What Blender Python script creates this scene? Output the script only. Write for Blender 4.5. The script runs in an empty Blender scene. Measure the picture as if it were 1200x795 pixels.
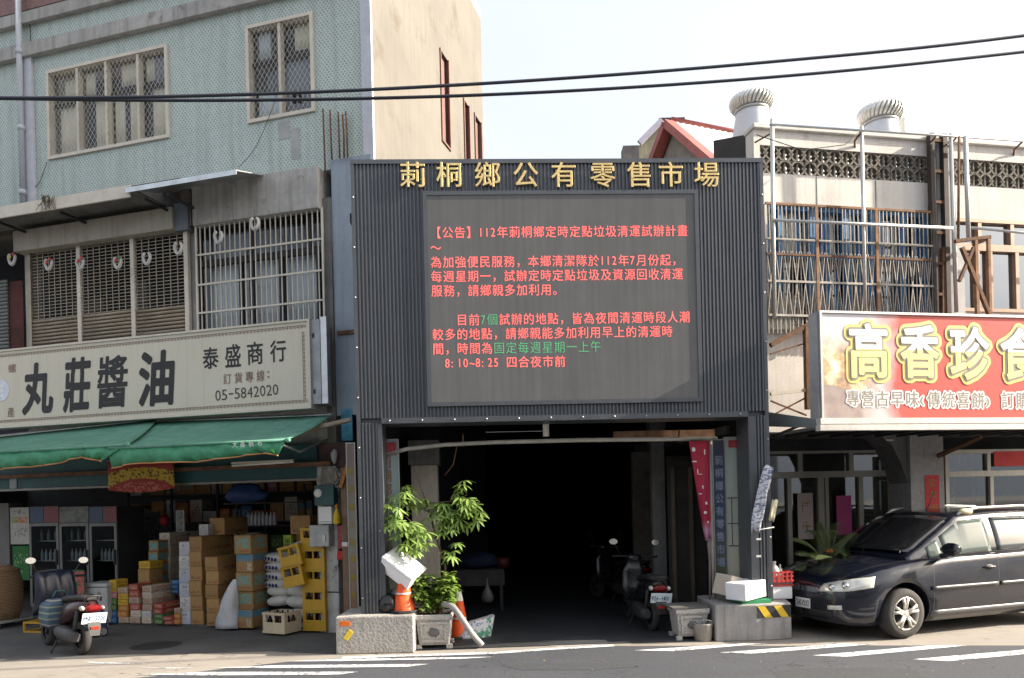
import bpy, bmesh, math, random
from mathutils import Vector, Matrix, noise
from mathutils.bvhtree import BVHTree
random.seed(7)
S = bpy.context.scene
COL = S.collection
PI = math.pi

# ------------------------------------------------------------------ camera
FPX, CX, CY, EYE = 880.0, 600.0, 588.0, 1.8
ROLL = math.atan(0.0244)
RC, RS = math.cos(ROLL), math.sin(ROLL)
cam_d = bpy.data.cameras.new('camera'); cam = bpy.data.objects.new('camera', cam_d); COL.objects.link(cam)
cam_d.sensor_width = 36; cam_d.lens = FPX / 1200 * 36
cam_d.shift_y = (CY - 397.5) / 1200
cam_d.clip_start = 0.1; cam_d.clip_end = 2000
mw = Matrix(((RC, RS, 0, 0), (0, 0, -1, 0), (-RS, RC, 0, EYE), (0, 0, 0, 1)))
cam.matrix_world = mw
S.camera = cam
# ------------------------------------------------------------------ light
SUN_AZ = Vector((1, -0.03)).normalized(); SUN_EL = math.radians(27)
w = bpy.data.worlds.new('World'); S.world = w; w.use_nodes = True
nt = w.node_tree; bg = nt.nodes['Background']
sky = nt.nodes.new('ShaderNodeTexSky'); sky.sky_type = 'NISHITA'; sky.sun_disc = False
sky.sun_elevation = SUN_EL; sky.sun_rotation = math.atan2(SUN_AZ.x, SUN_AZ.y)
sky.air_density = 0.8; sky.dust_density = 10.0; sky.ozone_density = 1.0
# a thin bright veil of high cloud over the blue
tcw = nt.nodes.new('ShaderNodeTexCoord'); nzw = nt.nodes.new('ShaderNodeTexNoise'); nzw.inputs['Scale'].default_value = 1.6; nzw.inputs['Detail'].default_value = 5
mpw = nt.nodes.new('ShaderNodeMapping'); mpw.inputs['Scale'].default_value = (1, 1, 2.2); nt.links.new(tcw.outputs['Generated'], mpw.inputs[0]); nt.links.new(mpw.outputs[0], nzw.inputs['Vector'])
rmw = nt.nodes.new('ShaderNodeMapRange'); rmw.inputs['From Min'].default_value = .3; rmw.inputs['From Max'].default_value = .65; rmw.inputs['To Min'].default_value = .58; rmw.inputs['To Max'].default_value = .85; nt.links.new(nzw.outputs['Fac'], rmw.inputs['Value'])
mxw = nt.nodes.new('ShaderNodeMix'); mxw.data_type = 'RGBA'; nt.links.new(rmw.outputs[0], mxw.inputs[0]); nt.links.new(sky.outputs[0], mxw.inputs[6]); mxw.inputs[7].default_value = (2.15, 2.25, 2.38, 1)
nt.links.new(mxw.outputs[2], bg.inputs[0]); bg.inputs[1].default_value = 0.15
sd = bpy.data.lights.new('sun', 'SUN'); sun = bpy.data.objects.new('sun', sd); COL.objects.link(sun)
sd.energy = 4.0; sd.angle = math.radians(0.5); sd.color = (1.0, 0.90, 0.76)
sv = Vector((SUN_AZ.x * math.cos(SUN_EL), SUN_AZ.y * math.cos(SUN_EL), math.sin(SUN_EL)))
sun.rotation_euler = sv.to_track_quat('Z', 'Y').to_euler(); sun.location = sv * 60
S.view_settings.view_transform = 'Standard'; S.view_settings.look = 'None'
S.view_settings.exposure = 1.72; S.view_settings.gamma = 1.0; S.view_settings.use_curve_mapping = False
S.render.engine = 'CYCLES'
S.cycles.use_denoising = True; S.cycles.max_bounces = 8; S.cycles.diffuse_bounces = 4
S.cycles.transparent_max_bounces = 12; S.cycles.sample_clamp_indirect = 6.0

# ------------------------------------------------------------------ geometry of the street
def ray(px, py):
    dx, dy = px - CX, py - CY
    return (dx * RC - dy * RS) / FPX, -(dx * RS + dy * RC) / FPX
def G(px, py, z=0.0):
    x, k = ray(px, py); q = (z - EYE) / k
    return Vector((q * x, q, z))
def AT(px, py, D):
    x, k = ray(px, py)
    return Vector((x * D, D, EYE + k * D))
class Frame:
    """a street front: u runs along it to the right, y into the building, z up"""
    def __init__(s, d0, t):
        n = math.hypot(1, t); s.d = Vector((1 / n, t / n)); s.n = Vector((t / n, -1 / n)); s.o = Vector((0, d0)); s.a = math.atan(t)
    def pt(s, u, y, z):
        p = s.o + s.d * u - s.n * y
        return Vector((p.x, p.y, z))
    def uz(s, px, py, y=0.0):
        x, k = ray(px, py); r = Vector((x, 1))
        q = (s.o - s.n * y).dot(s.n) / r.dot(s.n)
        p = r * q
        return (p - s.o).dot(s.d), EYE + k * q
    def u(s, px, py, y=0.0): return s.uz(px, py, y)[0]
    def z(s, px, py, y=0.0): return s.uz(px, py, y)[1]
    def side(s, px, py, u):
        x, k = ray(px, py); r = Vector((x, 1))
        q = (s.o.dot(s.d) + u) / r.dot(s.d)
        p = r * q
        return -(p - s.o).dot(s.n), EYE + k * q
    def inv(s, p):
        v = Vector((p[0], p[1])) - s.o
        return v.dot(s.d), -v.dot(s.n)
L = Frame(10.0, -0.285)
P = Frame(9.4, 0.045)
R = Frame(9.75, 0.19)

# ------------------------------------------------------------------ objects
BASE = {}
def tag(o, label=None, cat=None, group=None, kind=None):
    if label: o['label'] = label
    if cat: o['category'] = cat
    if group: o['group'] = group
    if kind: o['kind'] = kind
    return o
def thing(name, label, cat, loc=(0, 0, 0), rz=0.0, group=None, base=(0, 0, 0)):
    o = bpy.data.objects.new(name, None); COL.objects.link(o)
    o.location = loc; o.rotation_euler = (0, 0, rz); o.empty_display_size = .1
    tag(o, label, cat, group); BASE[o.name] = Vector(base)
    return o
def fthing(fr, name, label, cat, u, y, z, group=None):
    return thing(name, label, cat, fr.pt(u, y, z), fr.a, group, (u, y, z))
def copy_tree(o, parent=None):
    c = o.copy(); COL.objects.link(c)
    if parent: c.parent = parent
    for ch in list(o.children): copy_tree(ch, c)
    return c

class MB:
    def __init__(s, ref=None):
        s.bm = bmesh.new(); s.mi = 0
        s.off = -BASE[ref.name] if ref is not None and ref.name in BASE else Vector((0, 0, 0))
        s.M = None
    def v(s, p):
        p = Vector(p)
        if s.M is not None: p = s.M @ p
        return s.bm.verts.new(p + s.off)
    def f(s, vs, smooth=False):
        try:
            f = s.bm.faces.new(vs); f.material_index = s.mi; f.smooth = smooth; return f
        except ValueError: return None
    def quad(s, *pts): return s.f([s.v(p) for p in pts])
    def box(s, x0, x1, y0, y1, z0, z1):
        if x0 > x1: x0, x1 = x1, x0
        if y0 > y1: y0, y1 = y1, y0
        if z0 > z1: z0, z1 = z1, z0
        a = [s.v((x, y, z)) for z in (z0, z1) for y in (y0, y1) for x in (x0, x1)]
        for q in ((0, 2, 3, 1), (4, 5, 7, 6), (0, 1, 5, 4), (2, 6, 7, 3), (0, 4, 6, 2), (1, 3, 7, 5)): s.f([a[i] for i in q])
        return s
    def bar(s, p0, p1, w, h=None):
        """square bar"""
        h = h or w
        p0, p1 = Vector(p0), Vector(p1); d = (p1 - p0).normalized()
        up = Vector((0, 1, 0)) if abs(d.y) < .9 else Vector((0, 0, 1))
        a = d.cross(up).normalized() * w / 2; b = d.cross(a).normalized() * h / 2
        r = [[s.v(p + a * i + b * j) for i, j in ((-1, -1), (1, -1), (1, 1), (-1, 1))] for p in (p0, p1)]
        for k in range(4): s.f([r[0][k], r[0][(k + 1) % 4], r[1][(k + 1) % 4], r[1][k]])
        s.f(r[0][::-1]); s.f(r[1]); return s
    def prism(s, pts, y0, y1):
        """outline in x-z pushed from y0 to y1"""
        a = [s.v((p[0], y0, p[1])) for p in pts]; b = [s.v((p[0], y1, p[1])) for p in pts]
        n = len(pts)
        s.f(a); s.f(b[::-1])
        for i in range(n): s.f([a[i], b[i], b[(i + 1) % n], a[(i + 1) % n]])
        return s
    def slab(s, pts, z0, z1):
        a = [s.v((p[0], p[1], z0)) for p in pts]; b = [s.v((p[0], p[1], z1)) for p in pts]
        n = len(pts); s.f(a[::-1]); s.f(b)
        for i in range(n): s.f([a[i], a[(i + 1) % n], b[(i + 1) % n], b[i]])
        return s
    def loft(s, rings, closed=True, caps=True, smooth=True):
        vs = [[s.v(p) for p in r] for r in rings]
        n = len(vs[0])
        for i in range(len(vs) - 1):
            for k in range(n if closed else n - 1):
                s.f([vs[i][k], vs[i][(k + 1) % n], vs[i + 1][(k + 1) % n], vs[i + 1][k]], smooth)
        if caps and closed: s.f(vs[0][::-1]); s.f(vs[-1])
        return vs
    def tube(s, pts, r, n=8, caps=True, flat=1.0):
        pts = [Vector(p) for p in pts]
        rr = r if isinstance(r, (list, tuple)) else [r] * len(pts)
        rings = []; prev = None
        for i, p in enumerate(pts):
            d = (pts[min(i + 1, len(pts) - 1)] - pts[max(i - 1, 0)])
            if d.length < 1e-9: d = Vector((0, 0, 1))
            d.normalize()
            if prev is None:
                up = Vector((0, 0, 1)) if abs(d.z) < .9 else Vector((1, 0, 0))
                a = d.cross(up).normalized()
            else:
                a = prev - d * prev.dot(d)
                if a.length < 1e-6: a = d.cross(Vector((0.3, 1, .2)))
                a.normalize()
            prev = a; b = d.cross(a)
            rings.append([p + (a * math.cos(t) + b * math.sin(t) * flat) * rr[i] for t in [2 * PI * k / n for k in range(n)]])
        s.loft(rings, True, caps); return s
    def lathe(s, prof, c=(0, 0, 0), n=20, axis='z', smooth=True, cap=True):
        c = Vector(c); rings = []
        for r, h in prof:
            ring = []
            for k in range(n):
                t = 2 * PI * k / n; x, y = r * math.cos(t), r * math.sin(t)
                p = {'z': (x, y, h), 'y': (x, h, -y), 'x': (h, x, y)}[axis]
                ring.append(c + Vector(p))
            rings.append(ring)
        s.loft(rings, True, cap, smooth); return s
    def ell(s, c, r, n=14, m=8, wob=0.0, seed=0):
        c = Vector(c); rings = []
        for i in range(1, m):
            ph = PI * i / m; ring = []
            for k in range(n):
                t = 2 * PI * k / n
                d = Vector((math.sin(ph) * math.cos(t), math.sin(ph) * math.sin(t), -math.cos(ph)))
                q = 1 + wob * noise.noise(d * 1.7 + Vector((seed, seed * 2.3, 0)))
                ring.append(c + Vector((d.x * r[0] * q, d.y * r[1] * q, d.z * r[2] * q)))
            rings.append(ring)
        s.loft(rings, True, True); return s
    def wall(s, x0, x1, z0, z1, y0, y1, holes=()):
        xs = sorted({x0, x1, *[h[0] for h in holes], *[h[1] for h in holes]}); xs = [x for x in xs if x0 <= x <= x1]
        zs = sorted({z0, z1, *[h[2] for h in holes], *[h[3] for h in holes]}); zs = [z for z in zs if z0 <= z <= z1]
        C = {}
        def V(x, y, z):
            k = (round(x, 5), round(y, 5), round(z, 5))
            if k not in C: C[k] = s.v((x, y, z))
            return C[k]
        def solid(i, j):
            if not (0 <= i < len(xs) - 1 and 0 <= j < len(zs) - 1): return False
            cx, cz = (xs[i] + xs[i + 1]) / 2, (zs[j] + zs[j + 1]) / 2
            return not any(h[0] < cx < h[1] and h[2] < cz < h[3] for h in holes)
        for i in range(len(xs) - 1):
            for j in range(len(zs) - 1):
                if not solid(i, j): continue
                a, b, c, d = xs[i], xs[i + 1], zs[j], zs[j + 1]
                s.f([V(a, y0, c), V(b, y0, c), V(b, y0, d), V(a, y0, d)])
                s.f([V(a, y1, c), V(a, y1, d), V(b, y1, d), V(b, y1, c)])
                if not solid(i - 1, j): s.f([V(a, y0, c), V(a, y0, d), V(a, y1, d), V(a, y1, c)])
                if not solid(i + 1, j): s.f([V(b, y0, c), V(b, y1, c), V(b, y1, d), V(b, y0, d)])
                if not solid(i, j - 1): s.f([V(a, y0, c), V(a, y1, c), V(b, y1, c), V(b, y0, c)])
                if not solid(i, j + 1): s.f([V(a, y0, d), V(b, y0, d), V(b, y1, d), V(a, y1, d)])
        return s
    def frame(s, x0, x1, z0, z1, y0, y1, t, tb=None):
        """rectangular frame of members t wide (inside the outline), one piece"""
        return s.wall(x0, x1, z0, z1, y0, y1, [(x0 + t, x1 - t, z0 + (tb or t), z1 - t)])
    def build(s, name, mat, parent=None, bevel=0.0, smooth=None, recalc=True, seg=2, autos=None):
        if recalc: bmesh.ops.recalc_face_normals(s.bm, faces=s.bm.faces)
        me = bpy.data.meshes.new(name); s.bm.to_mesh(me); s.bm.free()
        for m in (mat if isinstance(mat, (list, tuple)) else [mat]): me.materials.append(m)
        if smooth is not None: me.polygons.foreach_set('use_smooth', [smooth] * len(me.polygons))
        o = bpy.data.objects.new(name, me); COL.objects.link(o)
        if parent is not None: o.parent = parent
        if bevel:
            b = o.modifiers.new('bevel', 'BEVEL'); b.width = bevel; b.segments = seg; b.limit_method = 'ANGLE'; b.angle_limit = math.radians(40)
        return o

# ------------------------------------------------------------------ materials
_M = {}
def lin(r, g, b):
    f = lambda c: c / 12.92 if c <= .04045 else ((c + .055) / 1.055) ** 2.4
    return (f(r / 255), f(g / 255), f(b / 255))
class NT:
    def __init__(s, name):
        s.m = bpy.data.materials.new(name); s.m.use_nodes = True; s.t = s.m.node_tree; s.b = s.t.nodes['Principled BSDF']
        s.out = s.t.nodes['Material Output']
    def n(s, ty, **kw):
        o = s.t.nodes.new('ShaderNode' + ty)
        for k, v in kw.items(): setattr(o, k, v)
        return o
    def l(s, a, b): s.t.links.new(a, b)
    def math(s, op, a, b=None, c=None):
        o = s.n('Math', operation=op)
        for i, x in enumerate((a, b, c)):
            if x is None: continue
            if isinstance(x, (int, float)): o.inputs[i].default_value = x
            else: s.l(x, o.inputs[i])
        return o.outputs[0]
    def coord(s, which='Object', scale=None):
        tc = s.n('TexCoord')
        if scale is None: return tc.outputs[which]
        mp = s.n('Mapping'); mp.inputs['Scale'].default_value = scale; s.l(tc.outputs[which], mp.inputs[0]); return mp.outputs[0]
    def noise(s, co, scale, detail=4, rough=.6):
        o = s.n('TexNoise'); o.inputs['Scale'].default_value = scale; o.inputs['Detail'].default_value = detail; o.inputs['Roughness'].default_value = rough
        s.l(co, o.inputs['Vector']); return o.outputs['Fac']
    def ramp(s, fac, *stops):
        o = s.n('ValToRGB'); e = o.color_ramp.elements
        while len(e) < len(stops): e.new(.5)
        for i, (p, c) in enumerate(stops): e[i].position = p; e[i].color = (*c, 1) if len(c) == 3 else c
        s.l(fac, o.inputs[0]); return o.outputs[0]
    def mix(s, fac, a, b, mode='MIX'):
        o = s.n('Mix', data_type='RGBA', blend_type=mode)
        for i, x in ((0, fac), (6, a), (7, b)):
            if isinstance(x, (int, float)): o.inputs[i].default_value = x
            elif isinstance(x, tuple): o.inputs[i].default_value = (*x, 1)
            else: s.l(x, o.inputs[i])
        return o.outputs[2]
    def bump(s, h, strength=.3, dist=.01):
        o = s.n('Bump'); o.inputs['Strength'].default_value = strength; o.inputs['Distance'].default_value = dist
        s.l(h, o.inputs['Height']); s.l(o.outputs[0], s.b.inputs['Normal'])
    def col(s, c):
        if isinstance(c, tuple): s.b.inputs['Base Color'].default_value = (*c, 1)
        else: s.l(c, s.b.inputs['Base Color'])
    def set(s, rough=.7, metal=0.0, spec=None):
        s.b.inputs['Roughness'].default_value = rough; s.b.inputs['Metallic'].default_value = metal
        if spec is not None: s.b.inputs['Specular IOR Level'].default_value = spec
def mat(name, c, rough=.7, metal=0.0, var=.18, scale=4.0, bump=.0, streak=0.0, grime=None, gr=.5, spec=None, coord='Object', bscale=40):
    """a weathered plain surface: broad and fine blotches, run-down streaks, patches of another colour"""
    if name in _M: return _M[name]
    k = NT(name); co = k.coord(coord)
    n1 = k.noise(co, scale, 5); n2 = k.noise(co, scale * 7, 3)
    f = k.math('ADD', k.math('MULTIPLY', n1, .7), k.math('MULTIPLY', n2, .3))
    lo = tuple(max(0, x * (1 - var * 1.6)) for x in c); hi = tuple(min(1, x * (1 + var * 1.3)) for x in c)
    cc = k.ramp(f, (.25, lo), (.72, hi))
    if streak:
        sc = k.coord(coord, (9, 9, .55)); sn = k.noise(sc, 1.6, 4)
        m = k.math('MULTIPLY', k.ramp(sn, (.48, (0, 0, 0)), (.72, (1, 1, 1))), streak)
        cc = k.mix(m, cc, tuple(x * .38 for x in c))
    if grime:
        gn = k.noise(co, scale * 1.7, 6, .7)
        m = k.ramp(gn, (gr, (0, 0, 0)), (gr + .12, (1, 1, 1)))
        cc = k.mix(m, cc, grime)
    k.col(cc)
    k.set(rough, metal, spec)
    rr = k.n('MapRange'); rr.inputs['To Min'].default_value = max(.03, rough - .12); rr.inputs['To Max'].default_value = min(1, rough + .14)
    k.l(n2, rr.inputs['Value']); k.l(rr.outputs[0], k.b.inputs['Roughness'])
    if bump: k.bump(k.noise(co, bscale, 4), bump, .01)
    _M[name] = k.m; return k.m
def glass(name, tint=(.75, .8, .8), refl=.12, see=1.0, gl_=1.0):
    if name in _M: return _M[name]
    k = NT(name); t = k.t
    tr = k.n('BsdfTransparent'); tr.inputs[0].default_value = (*[x * see for x in tint], 1)
    gl = k.n('BsdfGlossy'); gl.inputs['Roughness'].default_value = .03; gl.inputs[0].default_value = (.9 * gl_, .95 * gl_, gl_, 1)
    fr = k.n('Fresnel'); fr.inputs[0].default_value = 1.5
    ge = k.n('NewGeometry'); fa = k.math('MULTIPLY', k.math('MINIMUM', k.math('ADD', k.math('MULTIPLY', fr.outputs[0], 1.5), refl), 1.0), k.math('SUBTRACT', 1.0, ge.outputs['Backfacing']))
    mx = k.n('MixShader'); k.l(fa, mx.inputs[0]); k.l(tr.outputs[0], mx.inputs[1]); k.l(gl.outputs[0], mx.inputs[2])
    k.l(mx.outputs[0], k.out.inputs[0]); _M[name] = k.m; return k.m
def leafmat(name, c, var=.35):
    if name in _M: return _M[name]
    k = NT(name); n1 = k.noise(k.coord(), 9, 3)
    cc = k.ramp(n1, (.3, tuple(x * (1 - var) for x in c)), (.7, tuple(x * (1 + var) for x in c)))
    k.col(cc); k.set(.45)
    tl = k.n('BsdfTranslucent'); k.l(k.mix(1.0, cc, (1.0, 1.0, .45), 'MULTIPLY'), tl.inputs[0])
    mx = k.n('MixShader'); mx.inputs[0].default_value = .35
    k.l(k.b.outputs[0], mx.inputs[1]); k.l(tl.outputs[0], mx.inputs[2]); k.l(mx.outputs[0], k.out.inputs[0])
    _M[name] = k.m; return k.m
def emit(name, c, strength):
    if name in _M: return _M[name]
    k = NT(name); k.col(c); k.b.inputs['Emission Color'].default_value = (*c, 1); k.b.inputs['Emission Strength'].default_value = strength
    _M[name] = k.m; return k.m
def printed(name, base, marks, rough=.75):
    """cardboard / printed packaging: marks = (x0,x1,z0,z1,colour,density) in the box's own 0..1 face space"""
    if name in _M: return _M[name]
    k = NT(name); g = k.coord('Generated'); ob = k.coord('Object')
    sep = k.n('SeparateXYZ'); k.l(g, sep.inputs[0])
    n1 = k.noise(ob, 6, 4)
    oi = k.n('ObjectInfo')
    cc = k.ramp(n1, (.3, tuple(x * .82 for x in base)), (.7, tuple(min(1, x * 1.14) for x in base)))
    hs = k.n('HueSaturation'); k.l(cc, hs.inputs['Color']); k.l(k.math('ADD', k.math('MULTIPLY', oi.outputs['Random'], .3), .84), hs.inputs['Value'])
    cc = hs.outputs[0]
    # printing wraps the faces: x along the front, y along the flank
    nrm = k.n('NewGeometry'); vt = k.n('VectorTransform', vector_type='NORMAL', convert_from='WORLD', convert_to='OBJECT'); k.l(nrm.outputs['Normal'], vt.inputs[0])
    sn = k.n('SeparateXYZ'); k.l(vt.outputs[0], sn.inputs[0])
    side = k.math('GREATER_THAN', k.math('ABSOLUTE', sn.outputs[0]), .7)
    hx = k.math('ADD', k.math('MULTIPLY', sep.outputs[0], k.math('SUBTRACT', 1, side)), k.math('MULTIPLY', sep.outputs[1], side))
    flat = k.math('LESS_THAN', k.math('ABSOLUTE', sn.outputs[2]), .7)
    for (x0, x1, z0, z1, c, dens) in marks:
        m = k.math('MULTIPLY', k.math('MULTIPLY', k.math('GREATER_THAN', hx, x0), k.math('LESS_THAN', hx, x1)),
                   k.math('MULTIPLY', k.math('GREATER_THAN', sep.outputs[2], z0), k.math('LESS_THAN', sep.outputs[2], z1)))
        if dens < 1:
            cb = k.n('CombineXYZ'); k.l(k.math('MULTIPLY', hx, 11), cb.inputs[0]); k.l(k.math('MULTIPLY', sep.outputs[2], 13), cb.inputs[1]); k.l(k.math('MULTIPLY', oi.outputs['Random'], 40), cb.inputs[2])
            vo = k.n('TexNoise'); vo.inputs['Scale'].default_value = 1.0; vo.inputs['Detail'].default_value = 1; k.l(cb.outputs[0], vo.inputs['Vector'])
            m = k.math('MULTIPLY', m, k.math('LESS_THAN', vo.outputs['Fac'], .3 + dens * .35))
        cc = k.mix(k.math('MULTIPLY', k.math('MULTIPLY', m, flat), .9), cc, c)
    k.col(cc); k.set(rough); k.bump(k.noise(ob, 30, 3), .15, .01)
    _M[name] = k.m; return k.m

# ------------------------------------------------------------------ writing
_T = bpy.data.curves.new('lettering', 'FONT'); _TO = bpy.data.objects.new('lettering', _T); COL.objects.link(_TO)
_CH = {}
def glyph(ch, bold=0.0, ext=0.0, bev=0.0):
    k = (ch, bold, ext, bev)
    if k in _CH: return _CH[k]
    _T.body = ch; _T.size = 1; _T.offset = bold; _T.extrude = ext; _T.bevel_depth = bev; _T.fill_mode = 'BOTH' if ext else 'FRONT'; _T.resolution_u = 3
    bpy.context.view_layer.update()
    me = bpy.data.meshes.new_from_object(_TO.evaluated_get(bpy.context.evaluated_depsgraph_get()))
    vs = [v.co.copy() for v in me.vertices]; fs = [tuple(p.vertices) for p in me.polygons]
    bpy.data.meshes.remove(me); _CH[k] = (vs, fs); return _CH[k]
def write(mb, ch, x, z, w, h, y, bold=0.0, ext=0.0, bev=0.0, slant=0.0, fit=False, vertical_slope=0.0):
    """one character, cell centred on (x, z), w wide and h high, facing -y at depth y"""
    if ch in ' \u3000': return
    vs, fs = glyph(ch, bold if ext or bold < 0 else 0.0, ext, bev)
    if not vs: return
    if fit:
        a, b = min(v.x for v in vs), max(v.x for v in vs); c, d = min(v.y for v in vs), max(v.y for v in vs)
        ox, oy, sx, sy = (a + b) / 2, (c + d) / 2, w / (b - a), h / (d - c)
    else:
        full = ord(ch) > 0x2000
        ox, oy, sx, sy = (.5 if full else .29), .385 if full else .36, w / (1.0 if full else .58), h
    n = 1 if ext or bold <= 0 else (3 if bold < .016 else 8)
    for j in range(n):
        ox_, oz_ = (0, 0) if n == 1 else (bold * .8 * math.cos(2 * PI * j / n + .4), bold * .8 * math.sin(2 * PI * j / n + .4))
        out = []
        for v in vs:
            X, Z = (v.x - ox + ox_) * sx, (v.y - oy + oz_) * sy
            out.append(mb.v((x + X + slant * Z, y - v.z * sx - j * .00012, z + Z + vertical_slope * X)))
        for f in fs: mb.f([out[i] for i in f])
# ------------------------------------------------------------------ palette
def tile_mat():
    k = NT('green_scale_tile'); sep = k.n('SeparateXYZ'); k.l(k.coord(), sep.inputs[0])
    W, H = .056, .036
    zr = k.math('DIVIDE', sep.outputs[2], H); row = k.math('FLOOR', zr); fz = k.math('SUBTRACT', zr, row)
    def scale(shift, add):
        xr = k.math('ADD', k.math('DIVIDE', sep.outputs[0], W), k.math('MULTIPLY', k.math('ABSOLUTE', k.math('MODULO', k.math('ADD', row, shift), 2.0)), .5))
        p = k.math('SUBTRACT', k.math('SUBTRACT', xr, k.math('FLOOR', xr)), .5)
        return k.math('SQRT', k.math('ADD', k.math('POWER', k.math('MULTIPLY', p, 1.75), 2.0), k.math('POWER', k.math('SUBTRACT', fz, add), 2.0)))
    d = scale(0.0, 1.0)
    line = k.math('MULTIPLY', k.math('GREATER_THAN', d, .68), k.math('LESS_THAN', d, 1.0))
    co = k.coord(); n1 = k.noise(co, .9, 5); n2 = k.noise(co, 11, 3)
    base = k.ramp(n2, (.3, (.185, .244, .216)), (.7, (.33, .408, .37)))
    cc = k.mix(line, base, (.55, .62, .58))
    dirt = k.ramp(k.noise(k.coord('Object', (5, 5, .35)), 1.5, 5, .7), (.46, (0, 0, 0)), (.72, (1, 1, 1)))
    cc = k.mix(k.math('MULTIPLY', dirt, .45), cc, (.12, .15, .13))
    cc = k.mix(k.math('MULTIPLY', n1, .25), cc, (.52, .55, .53))
    k.col(cc); k.set(.35); k.bump(line, .35, .004)
    return k.m
TILE = tile_mat()
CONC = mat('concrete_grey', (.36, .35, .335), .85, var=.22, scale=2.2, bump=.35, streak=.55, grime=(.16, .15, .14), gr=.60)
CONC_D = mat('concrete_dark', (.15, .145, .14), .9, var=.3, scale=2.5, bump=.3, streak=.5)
CONC_W = mat('whitewashed_concrete', (.64, .61, .565), .85, var=.12, scale=1.6, bump=.25, streak=.28, grime=(.33, .30, .26), gr=.60)
CREAM_W = mat('beige_render', (.145, .134, .116), .9, var=.16, scale=.6, bump=.25, streak=.22, grime=(.105, .09, .07), gr=.56)
LAV = mat('pale_lilac_tile', (.50, .51, .56), .5, var=.12, scale=8)
ALU = mat('brushed_aluminium', (.50, .50, .48), .4, .75, var=.12, scale=6)
ALU_C = mat('cream_aluminium', (.58, .53, .45), .5, .1, var=.12, scale=5, grime=(.3, .25, .2), gr=.66)
STEEL = mat('galvanised_steel', (.55, .57, .58), .38, .85, var=.2, scale=5)
PIPE = mat('grey_pvc', (.43, .46, .50), .5, var=.1, scale=3, streak=.3)
RUST = mat('rusty_steel', (.16, .085, .05), .85, .3, var=.45, scale=9, bump=.3)
RUSTP = mat('orange_rust', (.25, .14, .08), .85, .1, var=.4, scale=9)
DARK = mat('dark_painted_steel', (.035, .035, .038), .6, .2, var=.3, scale=5)
BLACK = mat('black_rubber', (.018, .018, .019), .75, var=.3, scale=9)
PLASTER_D = mat('dark_plaster', (.045, .045, .05), .95, var=.35, scale=2)  # near-black blue-grey plaster for the shop shells
CLAD = mat('anthracite_cladding', (.098, .106, .118), .42, .3, var=.14, scale=1.2, streak=.3, grime=(.13, .138, .148), gr=.62)
def clad_mat():
    k = NT('anthracite_ribbed_sheet'); co = k.coord(); sep = k.n('SeparateXYZ'); k.l(co, sep.inputs[0])
    pan = k.math('FLOOR', k.math('DIVIDE', sep.outputs[0], .76)); wn_ = k.n('TexWhiteNoise', noise_dimensions='1D'); k.l(pan, wn_.inputs['W'])
    n1 = k.noise(co, 1.3, 5); st = k.noise(k.coord('Object', (14, 14, .6)), 1.5, 4)
    f = k.math('ADD', k.math('MULTIPLY', n1, .6), k.math('MULTIPLY', wn_.outputs[0], .4))
    c = k.ramp(f, (.2, (.084, .092, .104)), (.8, (.128, .136, .148)))
    c = k.mix(k.ramp(st, (.52, (0, 0, 0)), (.75, (.5, .5, .5))), c, (.05, .052, .058))
    c = k.mix(k.ramp(k.noise(co, 3, 6, .75), (.62, (0, 0, 0)), (.74, (.6, .6, .6))), c, (.19, .185, .18))
    low = k.math('MULTIPLY', k.ramp(k.noise(co, 6, 5, .7), (.45, (0, 0, 0)), (.62, (1, 1, 1))), k.math('LESS_THAN', sep.outputs[2], .9)); c = k.mix(k.math('MULTIPLY', low, .5), c, (.20, .19, .175))
    k.col(c); k.set(.45, .3); k.bump(k.noise(co, 2.2, 3), .25, .02); return k.m
CLAD = clad_mat()
CLADT = mat('anthracite_trim', (.10, .108, .120), .4, .4, var=.1, scale=2)
PANE = glass('window_glass', (.95, .97, .97), .0, gl_=.7)
PANE_D = glass('dark_window_glass', (.5, .54, .54), .05)
ALU_B = mat('tarnished_aluminium', (.30, .255, .19), .42, .45, var=.2, scale=5)
CURT = mat('cream_curtain', (.70, .61, .47), .9, var=.12, scale=3)
CURT_W = mat('pale_blue_curtain', (.52, .55, .57), .9, var=.12, scale=3)
WOOD = mat('worn_timber', (.24, .17, .10), .8, var=.3, scale=4, bump=.3)
WHITE = mat('white_enamel', (.72, .72, .70), .45, var=.07, scale=4)
FOAM = mat('white_foam', (.83, .83, .84), .8, var=.05, scale=6, bump=.1)
INK = mat('black_paint', (.02, .02, .022), .6, var=.1)
RED = mat('red_paper', (.50, .03, .03), .7, var=.15)
GOLD = mat('gold_leaf', (.82, .60, .26), .35, .55, var=.18, scale=12)
GREEN_T = None

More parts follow.
